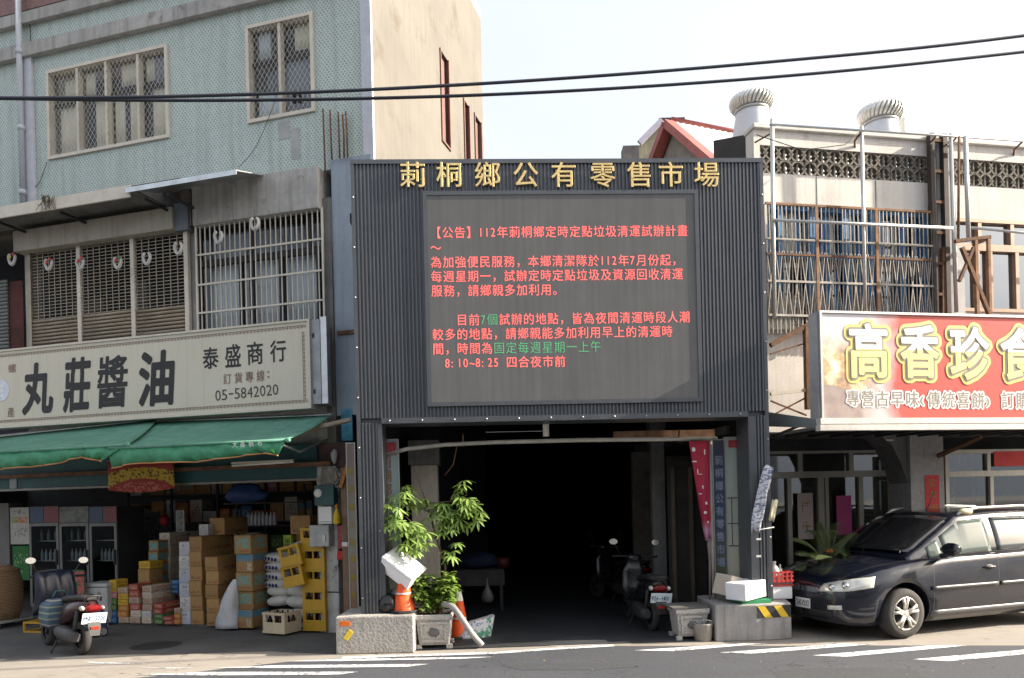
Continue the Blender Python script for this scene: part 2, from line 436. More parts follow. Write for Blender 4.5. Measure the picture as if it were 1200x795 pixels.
# ------------------------------------------------------------------ ground and road
def cracks(k, co, c, sc, dark):
    nz = k.n('TexNoise'); nz.inputs['Scale'].default_value = 2.2; nz.inputs['Detail'].default_value = 6; k.l(co, nz.inputs['Vector'])
    ad = k.n('VectorMath', operation='MULTIPLY_ADD'); k.l(nz.outputs['Color'], ad.inputs[0]); ad.inputs[1].default_value = (.9, .9, .9); k.l(co, ad.inputs[2])
    vo = k.n('TexVoronoi', feature='DISTANCE_TO_EDGE'); vo.inputs['Scale'].default_value = sc; k.l(ad.outputs[0], vo.inputs['Vector'])
    ln = k.math('LESS_THAN', vo.outputs['Distance'], .007); gate_ = k.ramp(k.noise(co, .8, 3), (.48, (0, 0, 0)), (.56, (1, 1, 1)))
    return k.mix(k.math('MULTIPLY', k.math('MULTIPLY', ln, .75), gate_), c, dark)
def ground_mat():
    k = NT('beige_concrete_apron'); co = k.coord()
    n = k.noise(co, .45, 6, .65); n2 = k.noise(co, 26, 4); n3 = k.noise(co, 3.2, 5)
    c = k.ramp(n, (.3, (.215, .195, .17)), (.7, (.32, .29, .25)))
    c = k.mix(k.ramp(n3, (.52, (0, 0, 0)), (.7, (.6, .6, .6))), c, (.20, .18, .16))
    c = k.mix(k.math('MULTIPLY', n2, .35), c, (.25, .23, .20))
    c = cracks(k, co, c, 1.1, (.13, .115, .10))
    oil = k.ramp(k.noise(co, 1.9, 3), (.64, (0, 0, 0)), (.70, (.55, .55, .55))); c = k.mix(oil, c, (.14, .125, .11))
    k.col(c); k.set(.9); k.bump(n2, .3, .006); return k.m
def road_mat():
    k = NT('asphalt'); co = k.coord()
    n = k.noise(co, .5, 6, .65); n2 = k.noise(co, 110, 3, .7); n3 = k.noise(co, 5, 5)
    c = k.ramp(n2, (.32, (.024, .028, .036)), (.68, (.066, .073, .088)))
    c = k.mix(k.ramp(n, (.4, (0, 0, 0)), (.75, (.55, .55, .55))), c, (.075, .08, .09))
    c = k.mix(k.ramp(n3, (.58, (0, 0, 0)), (.72, (.5, .5, .5))), c, (.05, .05, .054))
    n5 = k.noise(co, 34, 4, .75); c = k.mix(k.ramp(n5, (.50, (0, 0, 0)), (.66, (.5, .5, .5))), c, (.022, .024, .028)); c = k.mix(k.ramp(n5, (.26, (.55, .55, .55)), (.38, (0, 0, 0))), c, (.13, .135, .145))
    c = cracks(k, co, c, .7, (.016, .016, .018))
    tr = k.n('SeparateXYZ'); k.l(co, tr.inputs[0]); wv = k.noise(k.coord('Object', (.15, 2.2, 1)), 1.3, 4); c = k.mix(k.ramp(wv, (.56, (0, 0, 0)), (.68, (.45, .45, .45))), c, (.045, .045, .048))
    k.col(c); k.set(.85); k.bump(n2, .5, .006); return k.m
def paint_mat():
    k = NT('road_paint'); co = k.coord(); n = k.noise(co, 22, 5, .7); n1 = k.noise(co, 3, 4)
    f = k.math('ADD', k.math('MULTIPLY', n, .6), k.math('MULTIPLY', n1, .4))
    c = k.ramp(f, (.42, (.16, .16, .165)), (.50, (.66, .67, .69)))
    k.col(c); k.set(.7); return k.m
PAINT = paint_mat()
g = MB(); N = 40
xs = [-300, -120, -60, -30, -16, -8, -4, 0, 4, 8, 16, 30, 60, 120, 300]
ys = [-120, -50, -20, -8, 0, 4, 8, 10, 12, 16, 24, 40, 80, 160, 400]
gv = [[g.v((x, y, 0)) for x in xs] for y in ys]
for i in range(len(ys) - 1):
    for j in range(len(xs) - 1): g.f([gv[i][j], gv[i][j + 1], gv[i + 1][j + 1], gv[i + 1][j]])
tag(g.build('ground', ground_mat()), kind='structure', label='beige concrete apron in front of the shops')
edge = [(-260, 822), (-60, 806), (130, 798), (230, 788), (337, 776), (420, 771), (500, 768.5), (580, 766), (650, 761), (720, 757.5), (800, 757.5), (900, 757.5), (1027, 757), (1200, 757), (1500, 757)]
ep = [G(x, y) for x, y in edge]
r = MB(); far = [Vector((-200, ep[0].y - 5, 0))] + ep + [Vector((200, ep[-1].y + 9, 0))]
top = [r.v((p.x, p.y, .004)) for p in far]; mid = [r.v((p.x, 4.0, .004)) for p in far]; bot = [r.v((p.x, -60, .004)) for p in far]
for i in range(len(far) - 1):
    r.f([mid[i], mid[i + 1], top[i + 1], top[i]]); r.f([bot[i], bot[i + 1], mid[i + 1], mid[i]])
tag(r.build('road', road_mat()), kind='structure', label='grey asphalt road with a zebra crossing')
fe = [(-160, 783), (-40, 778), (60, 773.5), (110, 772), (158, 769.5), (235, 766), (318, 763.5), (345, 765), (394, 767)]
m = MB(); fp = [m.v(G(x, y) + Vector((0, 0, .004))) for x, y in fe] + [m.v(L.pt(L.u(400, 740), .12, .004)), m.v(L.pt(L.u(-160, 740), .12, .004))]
m.f(fp[::-1]); tag(m.build('shaded_forecourt_sheet', mat('shade_dark_forecourt', (.085, .082, .08), .9, var=.3, scale=1.3, bump=.4, grime=(.15, .14, .13), gr=.62)), kind='structure', label='worn forecourt in front of the shop with its shade painted dark')  # dark sheet edged along the ground shadow, shade painted into its colour
m = MB(); c = G(183, 757); m.lathe([(.001, .0085), (.30, .0085), (.32, .006)], (c.x, c.y, 0), 24, cap=False); tag(m.build('drain_cover', mat('dark_iron', (.04, .04, .04), .7, .3, var=.4, scale=14)), 'dark round drain cover in the shaded forecourt', 'drain cover')
stripes = [[(337, 776), (400, 773.2), (580, 770.6), (540, 773), (400, 775.6)],
           [(250, 783.5), (330, 780.5), (503, 779), (478, 782.3), (330, 783.8)],
           [(155, 791.5), (240, 788.5), (420, 788.2), (398, 791.5), (240, 792.4)],
           [(60, 801), (160, 798), (330, 797), (310, 801), (160, 803)],
           [(743, 763), (790, 764), (903, 754.6), (870, 755)],
           [(843, 765.6), (881, 767), (1027, 755.6), (985, 755.2)],
           [(952, 769), (992, 770.6), (1134, 757.4), (1090, 757.4)],
           [(1070, 773.6), (1112, 775.8), (1262, 762), (1215, 761)],
           [(1200, 778), (1250, 781), (1400, 766), (1350, 764)]]
for st in stripes:
    m = MB(); m.f([m.v(G(x, y) + Vector((0, 0, .008))) for x, y in st])
    tag(m.build('crosswalk_stripe', PAINT), kind='structure', label='worn white crosswalk stripe on the asphalt')
m = MB(); q = [G(x, y) for x, y in ((400, 772.5), (480, 769.8), (580, 766.8), (650, 761.8), (720, 757.9))]
for i in range(len(q) - 1):
    a, b = q[i], q[i + 1]; d = Vector((0, .09, 0))
    m.quad(a + Vector((0, -.02, .0085)), b + Vector((0, -.02, .0085)), b + d + Vector((0, 0, .0085)), a + d + Vector((0, 0, .0085)))
tag(m.build('sunlit_edge_strip', PAINT), kind='structure', label='sunlit strip along the edge of the asphalt, painted as a white line')  # sunlit strip of apron drawn in white road paint
for pts in ([(97, 776), (150, 777.6), (178, 778.6), (150, 779), (110, 777.6)], [(163, 783), (200, 783), (228, 783.2), (200, 784)]):
    m = MB(); m.f([m.v(G(x, y) + Vector((0, 0, .004))) for x, y in pts]); tag(m.build('faded_paint_mark', PAINT), kind='structure', label='faded paint mark on the apron')

# ------------------------------------------------------------------ left: green tiled shophouse
uc = L.u(437, 130)
z_t = L.z(330, 208)
z_top = L.z(0, 0) + 1.6
U0 = L.u(0, 300) - 4
u_pil0, u_pil1 = L.u(372, 640), L.u(400, 640)
z_sof = L.z(180, 552, .2)
ls = fthing(L, 'tiled_shophouse', 'green fish-scale tiled shophouse left of the grey market gateway, with grilled windows', 'building', uc, 0, 0)
def LW(p0, p1, p2, p3, y=0):
    """window outline from its four corners (tl, bl, tr, br)"""
    a = [L.uz(*p, y) for p in (p0, p1, p2, p3)]
    return (a[0][0] + a[1][0]) / 2, (a[2][0] + a[3][0]) / 2, (a[1][1] + a[3][1]) / 2, (a[0][1] + a[2][1]) / 2
W1 = LW((55, 84), (58, 188), (196, 53), (200.5, 162))
W2 = LW((288, 33), (291.5, 146), (367, 13.5), (370, 131))
b_back = L.side(565, 100, uc)[0]
MB_ = lambda: MB(ls)
m = MB_(); m.wall(U0, uc - .16, z_t, z_top, 0, .2, [W1, W2]); m.build('tiled_wall', TILE, ls)
m = MB_(); m.box(uc - .158, uc, -.012, .04, z_t, z_top); m.build('corner_tile_strip', LAV, ls)
# flank
SWN = []
for (x0, x1, y0, y1) in ((517, 525.5, 66, 168), (544.5, 550, 122, 230), (557, 564, 140, 230)):
    a = L.side(x0, (y0 + y1) / 2, uc)[0]; b = L.side(x1, (y0 + y1) / 2, uc)[0]
    zz = L.side((x0 + x1) / 2, y0, uc)[1], L.side((x0 + x1) / 2, y1, uc)[1]
    SWN.append((a, b, zz[1], zz[0]))
m = MB_(); m.M = Matrix(((0, -1, 0, uc), (1, 0, 0, 0), (0, 0, 1, 0), (0, 0, 0, 1)))
m.wall(.042, b_back, 4.75, z_top - .1, 0, .15, SWN); m.build('flank_wall', CREAM_W, ls)
RB = mat('red_brown_shutter', (.15, .07, .058), .6, var=.2)
for s in SWN:
    m = MB_(); m.box(uc - .12, uc - .06, s[0], s[1], s[2], s[3]); wn = m.build('flank_window', RB, ls)
    m = MB_(); m.box(uc - .06, uc + .025, s[0] - .03, s[0], s[2] - .03, s[3]); m.box(uc - .06, uc + .025, s[1], s[1] + .03, s[2] - .03, s[3]); m.box(uc - .06, uc + .03, s[0], s[1], s[2] - .03, s[2]); m.build('window_frame', RB, wn)
m = MB_(); m.box(U0, uc - .2, b_back - .2, b_back, 4.75, z_top - .1); m.build('rear_wall', CREAM_W, ls)
m = MB_(); m.box(U0, uc, .2, b_back, z_top - .1, z_top + .1); m.build('roof_slab', CONC, ls)
a = L.side(563, 20, uc)[0]
m = MB_(); m.box(uc - .35, uc - .003, b_back - .16, b_back + .003, z_top - .25, z_top + .12); m.build('rear_pier', CREAM_W, ls)
# bands
for (pa, pb, out, nm) in (((40, 47), (40, 63), .10, 'string_course'), ((0, 21), (0, 34), .09, 'string_course')):
    z1, z0 = L.z(*pa, -out), L.z(*pb, -out)
    m = MB_(); m.box(U0, uc - .16, -out, -.002, z0, z1); m.build(nm, CONC, ls, bevel=.01)
zr = L.z(0, 14, 0)
m = MB_(); m.box(U0, L.u(80, 5), -.015, -.002, zr - .09, zr + .22); m.build('brick_red_tile_band', mat('brick_red_tile', (.20, .10, .09), .5, var=.35, scale=22), ls)
up = L.u(36, 140)
m = MB_(); m.box(up - .09, up + .09, -.05, -.002, z_t + .05, L.z(36, 64)); m.build('pilaster', LAV, ls)
# upper windows: frames, panes, curtains behind, diamond mesh in front
def mesh_grille(W, pitch_x, pitch_z, y, r=.0017):
    x0, x1, z0, z1 = W; m = MB_(); k = pitch_z / pitch_x
    def seg(sgn):
        n = int(((x1 - x0) + (z1 - z0) / k) / pitch_x) + 2
        for i in range(n):
            c = x0 + i * pitch_x if sgn < 0 else x0 - (z1 - z0) / k + i * pitch_x
            pts = []
            # line z = z0 + sgn*k*(x-c)
            for (x) in (x0, x1):
                z = z0 + sgn * k * (x - c)
                if z0 <= z <= z1: pts.append((x, z))
            for z in (z0, z1):
                x = c + sgn * (z - z0) / k
                if x0 < x < x1: pts.append((x, z))
            if len(pts) >= 2 and abs(pts[0][0] - pts[1][0]) > .01:
                m.bar((pts[0][0], y, pts[0][1]), (pts[1][0], y, pts[1][1]), r * 2)
    seg(1); seg(-1); return m
BACK = mat('dim_room', (.05, .055, .065), .9, var=.2)
BLUEROOM = mat('grey_blue_blind', (.20, .22, .26), .9, var=.15)
def casement(W, panes, label):
    x0, x1, z0, z1 = W
    m = MB_(); m.frame(x0, x1, z0, z1, -.035, .10, .05); wn = m.build('window', ALU_C, ls)
    for p in panes[1:-1]:
        xm = x0 + (x1 - x0) * p
        m = MB_(); m.box(xm - .022, xm + .022, -.02, .09, z0 + .05, z1 - .05); m.build('mullion', ALU_C, wn)
    m = MB_(); zt = z0 + (z1 - z0) * .62; m.box(x0 + .05, x1 - .05, .062, .098, zt - .025, zt + .025); m.build('transom_bar', DARK, wn)
    for a, b in zip(panes[:-1], panes[1:]):
        for (za, zb) in ((z0 + .05, zt - .025), (zt + .025, z1 - .05)):
            m = MB_(); m.box(x0 + (x1 - x0) * a + .03, x0 + (x1 - x0) * b - .03, .07, .076, za, zb); m.build('pane', PANE, wn)
    m = MB_(); m.box(x0 - .1, x1 + .1, .9, .95, z0 - .3, z1 + .3); m.build('room_backing', BACK, wn)
    m = mesh_grille((x0 + .04, x1 - .04, z0 + .04, z1 - .04), .078, .12, -.022); m.build('diamond_grille', ALU_C, wn)
    return wn, zt
wn, zt = casement(W1, (0, .26, .5, .76, 1), '')
x0, x1, z0, z1 = W1; ww = x1 - x0
def curtain(wn, a, b, za, zb, mt, y=.118):
    m = MB_(); n = 14
    pts = [(a + (b - a) * i / n, y + .01 * math.sin(i * 1.9)) for i in range(n + 1)]
    lo = [m.v((p[0], p[1], za)) for p in pts]; hi = [m.v((p[0], p[1], zb)) for p in pts]
    for i in range(n): m.f([lo[i], lo[i + 1], hi[i + 1], hi[i]], True)
    o = m.build('curtain', mt, wn); sm = o.modifiers.new('thick', 'SOLIDIFY'); sm.thickness = .008; return o
for a, b, s, e in ((.06, .26, 0, .61), (.36, .50, .0, .61), (.52, .60, 0, .61), (.645, .75, 0, .61), (.83, .99, 0, .61), (.10, .24, .68, .9), (.28, .36, .68, .93), (.58, .72, .7, .95), (.78, .85, .7, .95)):
    curtain(wn, x0 + ww * a, x0 + ww * b, z0 + (z1 - z0) * s, z0 + (z1 - z0) * e, CURT)
curtain(wn, x0 + ww * .86, x0 + ww * .99, z0 + (z1 - z0) * .66, z0 + (z1 - z0) * .97, BLUEROOM)
wn, zt = casement(W2, (0, .5, 1), '')
x0, x1, z0, z1 = W2; ww = x1 - x0
curtain(wn, x0 + ww * .10, x0 + ww * .49, z0, z0 + (z1 - z0) * .33, CURT_W); curtain(wn, x0 + ww * .12, x0 + ww * .3, z0 + (z1 - z0) * .68, z0 + (z1 - z0) * .96, CURT_W)
curtain(wn, x0 + ww * .5, x0 + ww * .99, z0, z0 + (z1 - z0) * .6, BLUEROOM); curtain(wn, x0 + ww * .66, x0 + ww * .95, z0 + (z1 - z0) * .7, z0 + (z1 - z0) * .97, CURT)
curtain(wn, x0 + ww * .12, x0 + ww * .5, z0 + (z1 - z0) * .34, z0 + (z1 - z0) * .62, BLUEROOM, .3)
# faded patches under the right window
m = MB_()
for (xa, xb, ya, yb) in ((326, 340, 144, 162), (341, 352, 151, 186)):
    a, z1_ = L.uz(xa, ya); b, z0_ = L.uz(xb, yb); m.box(a, b, -.006, .02, z0_, z1_)
m.build('cement_patch', mat('cement_patch', (.36, .37, .36), .9, var=.15), ls)
# rainwater pipe and loose wires on the tiles
up = L.u(24, 120, -.1)
m = MB_(); m.tube([(up, -.1, z_t + .02), (up, -.1, z_top)], .045, 12); pp = m.build('drain_pipe', PIPE, ls)
for yy in (60, 150, 226):
    zz = L.z(26, yy, -.1); m = MB_(); m.tube([(up, -.1, zz - .04), (up, -.1, zz + .04)], .055, 12); m.box(up - .03, up + .03, -.1, 0, zz - .015, zz + .015); m.build('pipe_clip', PIPE, pp)
def wire(pix, y, r, name, mt, par, fr=L):
    m = MB(par); pts = [(*fr.uz(px, py, y),) for px, py in pix]
    P3 = [Vector((u, y, z)) for u, z in pts]
    out = []
    for i in range(len(P3) - 1):
        for t in range(6):
            t /= 6; p0 = P3[max(i - 1, 0)]; p1, p2 = P3[i], P3[i + 1]; p3 = P3[min(i + 2, len(P3) - 1)]
            out.append(.5 * ((2 * p1) + (p2 - p0) * t + (2 * p0 - 5 * p1 + 4 * p2 - p3) * t * t + (3 * p1 - p0 - 3 * p2 + p3) * t ** 3))
    out.append(P3[-1]); m.tube(out, r, 6); return m.build(name, mt, par)
wire([(33, 10), (36, 60), (30, 150), (35, 205), (33, 228)], -.03, .006, 'loose_wire', BLACK, ls)
wire([(33, 226), (46, 214), (55, 190)], -.03, .005, 'loose_wire', BLACK, ls)
wire([(280, 196), (300, 172), (318, 130), (325, 108), (326, 100)], -.06, .004, 'loose_wire', BLACK, ls)

# first floor: wall with two grilled openings
G1 = LW((36, 262), (37, 420), (220, 238), (222, 400))
G2 = LW((229, 268), (231, 400), (379, 243), (380, 392))
z_f1 = L.z(180, 555)
u_r = L.u(381, 300)
m = MB_(); m.wall(U0, u_r, z_f1, z_t, .0, .2, [G1, G2, (U0 + .5, G1[0] - .12, z_f1 + .3, G1[3])]); m.build('first_floor_wall', CONC, ls)
m = MB_(); m.box(L.u(233, 230), L.u(379, 220), -.16, -.002, L.z(300, 254, -.16), z_t + .01); m.build('lintel', CONC, ls, bevel=.012)
m = MB_(); m.box(U0, u_r, 1.2, 1.25, z_f1, z_t); m.build('room_backing', BACK, ls)
# shutter box and roller grille of the left opening
yb = -.22
zb1, zb0 = L.z(100, 258, yb), L.z(100, 283, yb)
m = MB_(); m.box(L.u(15, 280, yb), L.u(201, 250, yb), yb, -.002, zb0, zb1); sb = m.build('shutter_box', mat('beige_box_sheet', (.36, .335, .285), .7, var=.15, scale=2, streak=.4), ls, bevel=.01)
m = MB_(); m.box(L.u(201, 250, yb) + .003, L.u(217, 250, yb), yb + .05, -.002, zb0 - .02, zb1 + .06); m.build('box_end', mat('slate_blue_sheet', (.12, .14, .17), .6), sb)
gy = -.06
gx0, gx1 = L.u(36, 330, gy), L.u(221, 330, gy); gz1 = zb0 - .003; gz0 = G1[2]
posts = [L.u(x, 330, gy) for x in (36, 94, 157, 220)]
gr = MB_(); gr.box(posts[0] - .03, posts[0] + .03, gy - .03, gy + .03, gz0, gz1); gw = gr.build('roller_grille', ALU_B, ls)
for p in posts[1:]:
    m = MB_(); m.box(p - .035, p + .035, gy - .035, gy + .03, gz0, gz1); m.build('guide_post', ALU_C, gw)
zsl = [L.z(70, 372, gy), L.z(125, 366, gy), L.z(190, 360, gy)]
for i in range(3):
    a, b = posts[i] + .04, posts[i + 1] - .04
    m = MB_(); z = gz1 - .03
    while z > zsl[i]:
        m.bar((a, gy, z), (b, gy, z), .009); z -= .052
    k = 0
    nvl = int((b - a) / .13)
    for j in range(1, nvl + 1):
        x = a + (b - a) * j / (nvl + 1)
        m.bar((x, gy - .008, zsl[i]), (x, gy - .008, gz1), .012, .006)
    m.build('rod_grille', ALU_B, gw)
    m = MB_(); z = zsl[i]
    while z > gz0:
        m.lathe([(.001, 0), (.026, 0), (.026, b - a), (.001, b - a)], (a, gy, z - .03), 8, 'x', True); z -= .058
    m.build('slat_curtain', ALU_B, gw)
# shadowy things behind the grille
curtain(gw, posts[0] + .25, posts[1] - .1, gz0, gz0 + 1.0, mat('grey_blind', (.11, .105, .095), .9), .5)
curtain(gw, posts[1] + .5, posts[2] - .25, gz0, gz0 + 1.2, mat('grey_blind', (.11, .105, .095), .9), .5)
# far left: rolled door and red cloth
m = MB_(); a, b = L.u(-2, 360, .05) - 3, L.u(9, 360, .05)
z = L.z(5, 330, .05); zz = L.z(5, 412, .05)
while z > zz - .4: m.lathe([(.001, 0), (.03, 0), (.03, b - a), (.001, b - a)], (a, .06, z), 8, 'x'); z -= .06
m.build('roller_shutter', mat('grey_shutter', (.20, .21, .21), .5, .3), ls)
m = MB_(); m.box(L.u(13, 380, .1), L.u(29, 380, .1), .08, .1, L.z(20, 412, .1), L.z(20, 330, .1)); m.build('maroon_cloth', mat('maroon_cloth', (.09, .03, .025), .9, var=.4, scale=5), ls)
# right opening: welded bars
by = -.10
bx0, bx1 = L.u(230, 330, by), L.u(380, 320, by)
bz1 = (L.z(230, 265, by) + L.z(379, 242, by)) / 2; bz0 = G2[2]
m = MB_(); m.frame(bx0, bx1, bz0, bz1, by - .012, by + .012, .028); bg_ = m.build('window_grille', ALU_C, ls)
m = MB_()
for i in range(1, 25):
    x = bx0 + (bx1 - bx0) * i / 25; m.bar((x, by + .004, bz0), (x, by + .004, bz1), .014)
m.build('grille_bars', ALU_C, bg_)
for yy in (300, 335, 368):
    z = L.z(231, yy, by); m = MB_(); m.bar((bx0 + .028, by - .018, z), (bx1 - .028, by - .018, z), .026, .012); m.build('cross_rail', ALU_C, bg_)
m = MB_(); m.frame(G2[0], G2[1], G2[2], G2[3], .05, .12, .05); wn = m.build('window', DARK, ls)
x0, x1, z0, z1 = G2
zt = L.z(230, 312, .1)
m = MB_(); m.box(x0 + .05, x1 - .05, .052, .118, zt - .045, zt + .045); m.build('transom_bar', DARK, wn)
for px in (284, 297, 331, 375):
    x = L.u(px, 330, .1); t = .03
    m = MB_(); m.box(x - t, x + t, .056, .115, z0 + .05, zt - .045); m.build('mullion', DARK, wn)
x = L.u(297, 270, .1); m = MB_(); m.box(x - .035, x + .035, .056, .115, zt + .045, z1 - .05); m.build('mullion', DARK, wn)
x = L.u(363, 270, .1); m = MB_(); m.box(x - .04, x + .04, .056, .115, zt + .045, z1 - .05); m.build('mullion', DARK, wn)
m = MB_(); m.box(x0 + .05, x1 - .05, .085, .09, z0 + .05, z1 - .05); m.build('pane', PANE, wn)
for a, b in ((.06, .36), (.42, .62), (.66, .96)):
    curtain(wn, x0 + (x1 - x0) * a, x0 + (x1 - x0) * b, z0, zt - .02, CURT_W, .2)
curtain(wn, x0 + (x1 - x0) * .04, x0 + (x1 - x0) * .95, zt + .03, z1 - .1, BLUEROOM, .25)
# canopy over the first floor
cy = -.75
m = MB_(); ca, cb = U0, L.u(152, 222, cy)
zc1, zc0 = L.z(60, 232, cy), L.z(60, 246, cy)
m.box(ca, cb, cy, cy + .03, zc0, zc1); cf = m.build('canopy_fascia', ALU_C, ls, bevel=.006)
m = MB_(); m.prism([(ca, zc1 - .05), (cb, zc1 - .05), (cb, zc1 - .03), (ca, zc1 - .03)], cy + .033, -.055); m.build('canopy_sheet', CONC_D, cf)
m = MB_(); sa, sb_ = L.u(149, 215, cy), L.u(279, 198, cy)
za1 = (L.z(150, 216, cy) + L.z(278, 195, cy)) / 2; za0 = (L.z(150, 223, cy) + L.z(279, 202, cy)) / 2
m.loft([[(sa, cy - .04, za0), (sb_, cy - .04, za0), (sb_, cy - .04, za0 + .012), (sa, cy - .04, za0 + .012)], [(sa, -.06, za1 + .14), (sb_, -.06, za1 + .14), (sb_, -.06, za1 + .152), (sa, -.06, za1 + .152)]], True, True, False)
m.box(sa, sb_, cy - .045, cy - .035, za0 - .05, za0 + .02)
m.build('tin_canopy', STEEL, ls)
m = MB_()
for px in (40, 110, 205, 232):
    u_ = L.u(px, 240, -.05); m.bar((u_, -.01, zc0 - .02), (u_, cy + .06, zc0 - .02), .035)
m.build('canopy_brackets', DARK, cf)
m = MB_(); u_ = L.u(225, 240); m.box(u_ - .09, u_ + .09, -.14, -.002, L.z(225, 266, -.1), L.z(225, 222, -.1)); m.build('stained_pier', mat('stained_brick', (.10, .085, .075), .95, var=.5, scale=7, bump=.5), ls)
m = MB(ls); m.box(U0, L.u(214, 240), -.05, -.003, L.z(100, 262), L.z(100, 238) + .12); m.build('canopy_shade_board', mat('canopy_shade_board', (.075, .065, .055), .9, var=.4, scale=3, streak=.5), ls)  # dark strip on the wall: the canopy's shade painted as a board
# dead creeper on the fascia
m = MB_()
for i in range(26):
    u_, z_ = L.uz(50 + random.uniform(0, 14), 231 + random.uniform(-3, 3), cy - .03)
    p = Vector((u_, cy - .03, z_)); pts = [p]
    for k in range(4): p = p + Vector((random.uniform(-.05, .03), random.uniform(-.02, .02), random.uniform(-.09, .02))); pts.append(p)
    m.tube(pts, .004, 4)
m.build('dry_creeper', mat('dry_stems', (.10, .085, .05), .9), ls)

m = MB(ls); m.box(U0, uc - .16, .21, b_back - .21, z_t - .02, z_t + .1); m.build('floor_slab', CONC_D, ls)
# ground floor shell of the shop
ush0 = U0
m = MB_(); m.box(U0, u_pil1, .0, .22, z_sof - .02, z_f1); m.build('shop_beam', PLASTER_D, ls)
m = MB_(); m.box(U0, uc - .2, .22, b_back - .2, z_sof + .25, z_sof + .4); m.build('shop_ceiling', PLASTER_D, ls)
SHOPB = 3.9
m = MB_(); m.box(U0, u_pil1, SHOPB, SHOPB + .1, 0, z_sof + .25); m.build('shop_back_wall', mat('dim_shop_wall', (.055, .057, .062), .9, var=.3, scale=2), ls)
m = MB_(); m.box(U0 - .1, U0, 0, SHOPB, 0, z_f1); m.build('shop_side_wall', PLASTER_D, ls)
m = MB_(); m.box(u_pil1 - .1, u_pil1, .35, SHOPB, 0, z_sof + .25); m.build('shop_party_wall', PLASTER_D, ls)
SHOPFLOOR = mat('shop_floor', (.10, .095, .09), .8, var=.3, scale=3)
m = MB_(); m.box(U0, u_pil1 - .1, .1, SHOPB, 0.0, .035); m.build('shop_floor', SHOPFLOOR, ls)
# corner column: blue-grey painted sheet, dark strip, starter bars
cya = -.02
ca, cb = L.u(391, 330, cya), L.u(418, 330, cya)
ztc = L.z(400, 186, cya)
m = MB_(); m.box(ca, cb + .25, cya, .3, L.z(400, 487, cya), ztc); cc_ = m.build('corner_column', mat('blue_grey_paint', (.27, .32, .38), .6, var=.12, scale=2, streak=.3, grime=(.2, .11, .07), gr=.72), ls)
m = MB_(); m.box(L.u(380.5, 330, cya), ca - .003, -.05, .3, L.z(390, 560, cya), L.z(390, 232, cya)); m.build('dark_corner_strip', CONC_D, ls)
m = MB_(); zz = L.z(400, 390, cya); m.box(ca + .05, cb, cya - .03, cya - .002, zz - .03, zz + .02); m.build('rust_patch', RUST, cc_)
for px, top in ((388, 134), (396, 136), (405, 138), (410, 141), (414, 137)):
    u_ = L.u(px, 190, .1); m = MB_(); zt_ = L.z(px, top, .1); zb_ = ztc - (.3 if px < 391 else -.002)
    m.tube([(u_, -.07, zb_ - .02), (u_ + random.uniform(-.01, .01), -.07, (zb_ + zt_) / 2), (u_ + random.uniform(-.02, .02), -.07, zt_)], .012, 6); m.build('starter_bar', RUST, cc_)
m = MB_(); u_ = L.u(402, 185, .04); m.box(u_ - .14, u_ + .16, .03, .06, ztc + .22, ztc + .26); m.build('tie_wire', RUST, cc_)
m = MB_(); m.box(L.u(401, 500), L.u(414, 500), -.03, -.003, L.z(404, 517), L.z(404, 480)); sgx = m.build('blue_plate', mat('blue_plate', (.05, .24, .36), .5, var=.5, scale=9), ls)
# ------------------------------------------------------------------ the market gateway
pL, pR = P.u(413.5, 300), P.u(895.5, 300)
pT, pB = P.z(653, 188.5), P.z(660, 491)
pIL, pIR = P.u(450, 600), P.u(878.5, 600)
BLK = .45
gate = fthing(P, 'market_gateway', 'grey corrugated metal market gateway with gold characters and a big red lettered message screen', 'gateway', (pL + pR) / 2, 0, 0)
sx0, sx1 = P.u(503.5, 350), P.u(815, 350)
sz1, sz0 = P.z(655, 230), P.z(660, 469)
tx0, tx1, tz0, tz1 = sx0 - .055, sx1 + .055, sz0 - .055, sz1 + .055
def ribs(m, x0, x1, z0, z1, y=0.0, pitch=.047, d=.024, phase=0.0):
    """trapezoid-profile sheet facing -y"""
    prof = []; x = x0; n = max(1, round((x1 - x0) / pitch)); p = (x1 - x0) / n
    for i in range(n):
        a = x0 + i * p
        prof += [(a, y), (a + p * .42, y), (a + p * .50, y - d), (a + p * .92, y - d), (a + p * .995, y)]
    prof.append((x1, y))
    lo = [m.v((a, b, z0)) for a, b in prof]; hi = [m.v((a, b, z1)) for a, b in prof]
    for i in range(len(prof) - 1): m.f([lo[i], lo[i + 1], hi[i + 1], hi[i]])
    bl = [m.v((x0, y + .03, z0)), m.v((x1, y + .03, z0)), m.v((x0, y + .03, z1)), m.v((x1, y + .03, z1))]
    m.f([bl[0], bl[2], bl[3], bl[1]]); m.f([lo[0], hi[0], bl[2], bl[0]]); m.f([lo[-1], bl[1], bl[3], hi[-1]])
def cl(name, *a, **k):
    m = MB(gate); ribs(m, *a, **k); return m.build(name, CLAD, gate, recalc=True)
e = .045
cl('ribbed_cladding', pL + e, tx0, pB + .05, pT - e); cl('ribbed_cladding', tx1, pR - e, pB + .05, pT - e)
cl('ribbed_cladding', tx0, tx1, tz1, pT - e, d=.02); cl('ribbed_cladding', tx0, tx1, pB + .05, tz0, d=.02)
DPT = .42
m = MB(gate); m.box(pL + e, pR - e, .032, DPT, pB + .003, pT - .003); m.build('panel_core', CLADT, gate)
m = MB(gate); m.box(pL, pL + e, -.03, DPT + .01, pB, pT); m.box(pR - e, pR, -.03, DPT + .01, pB, pT); m.box(pL, pR, -.034, DPT + .01, pT - e + .002, pT + .01); m.build('edge_flashing', CLADT, gate)
m = MB(gate); m.box(pIL, pIR, -.034, DPT + .012, pB - .02, pB + .048); m.build('lintel_flashing', CLADT, gate)
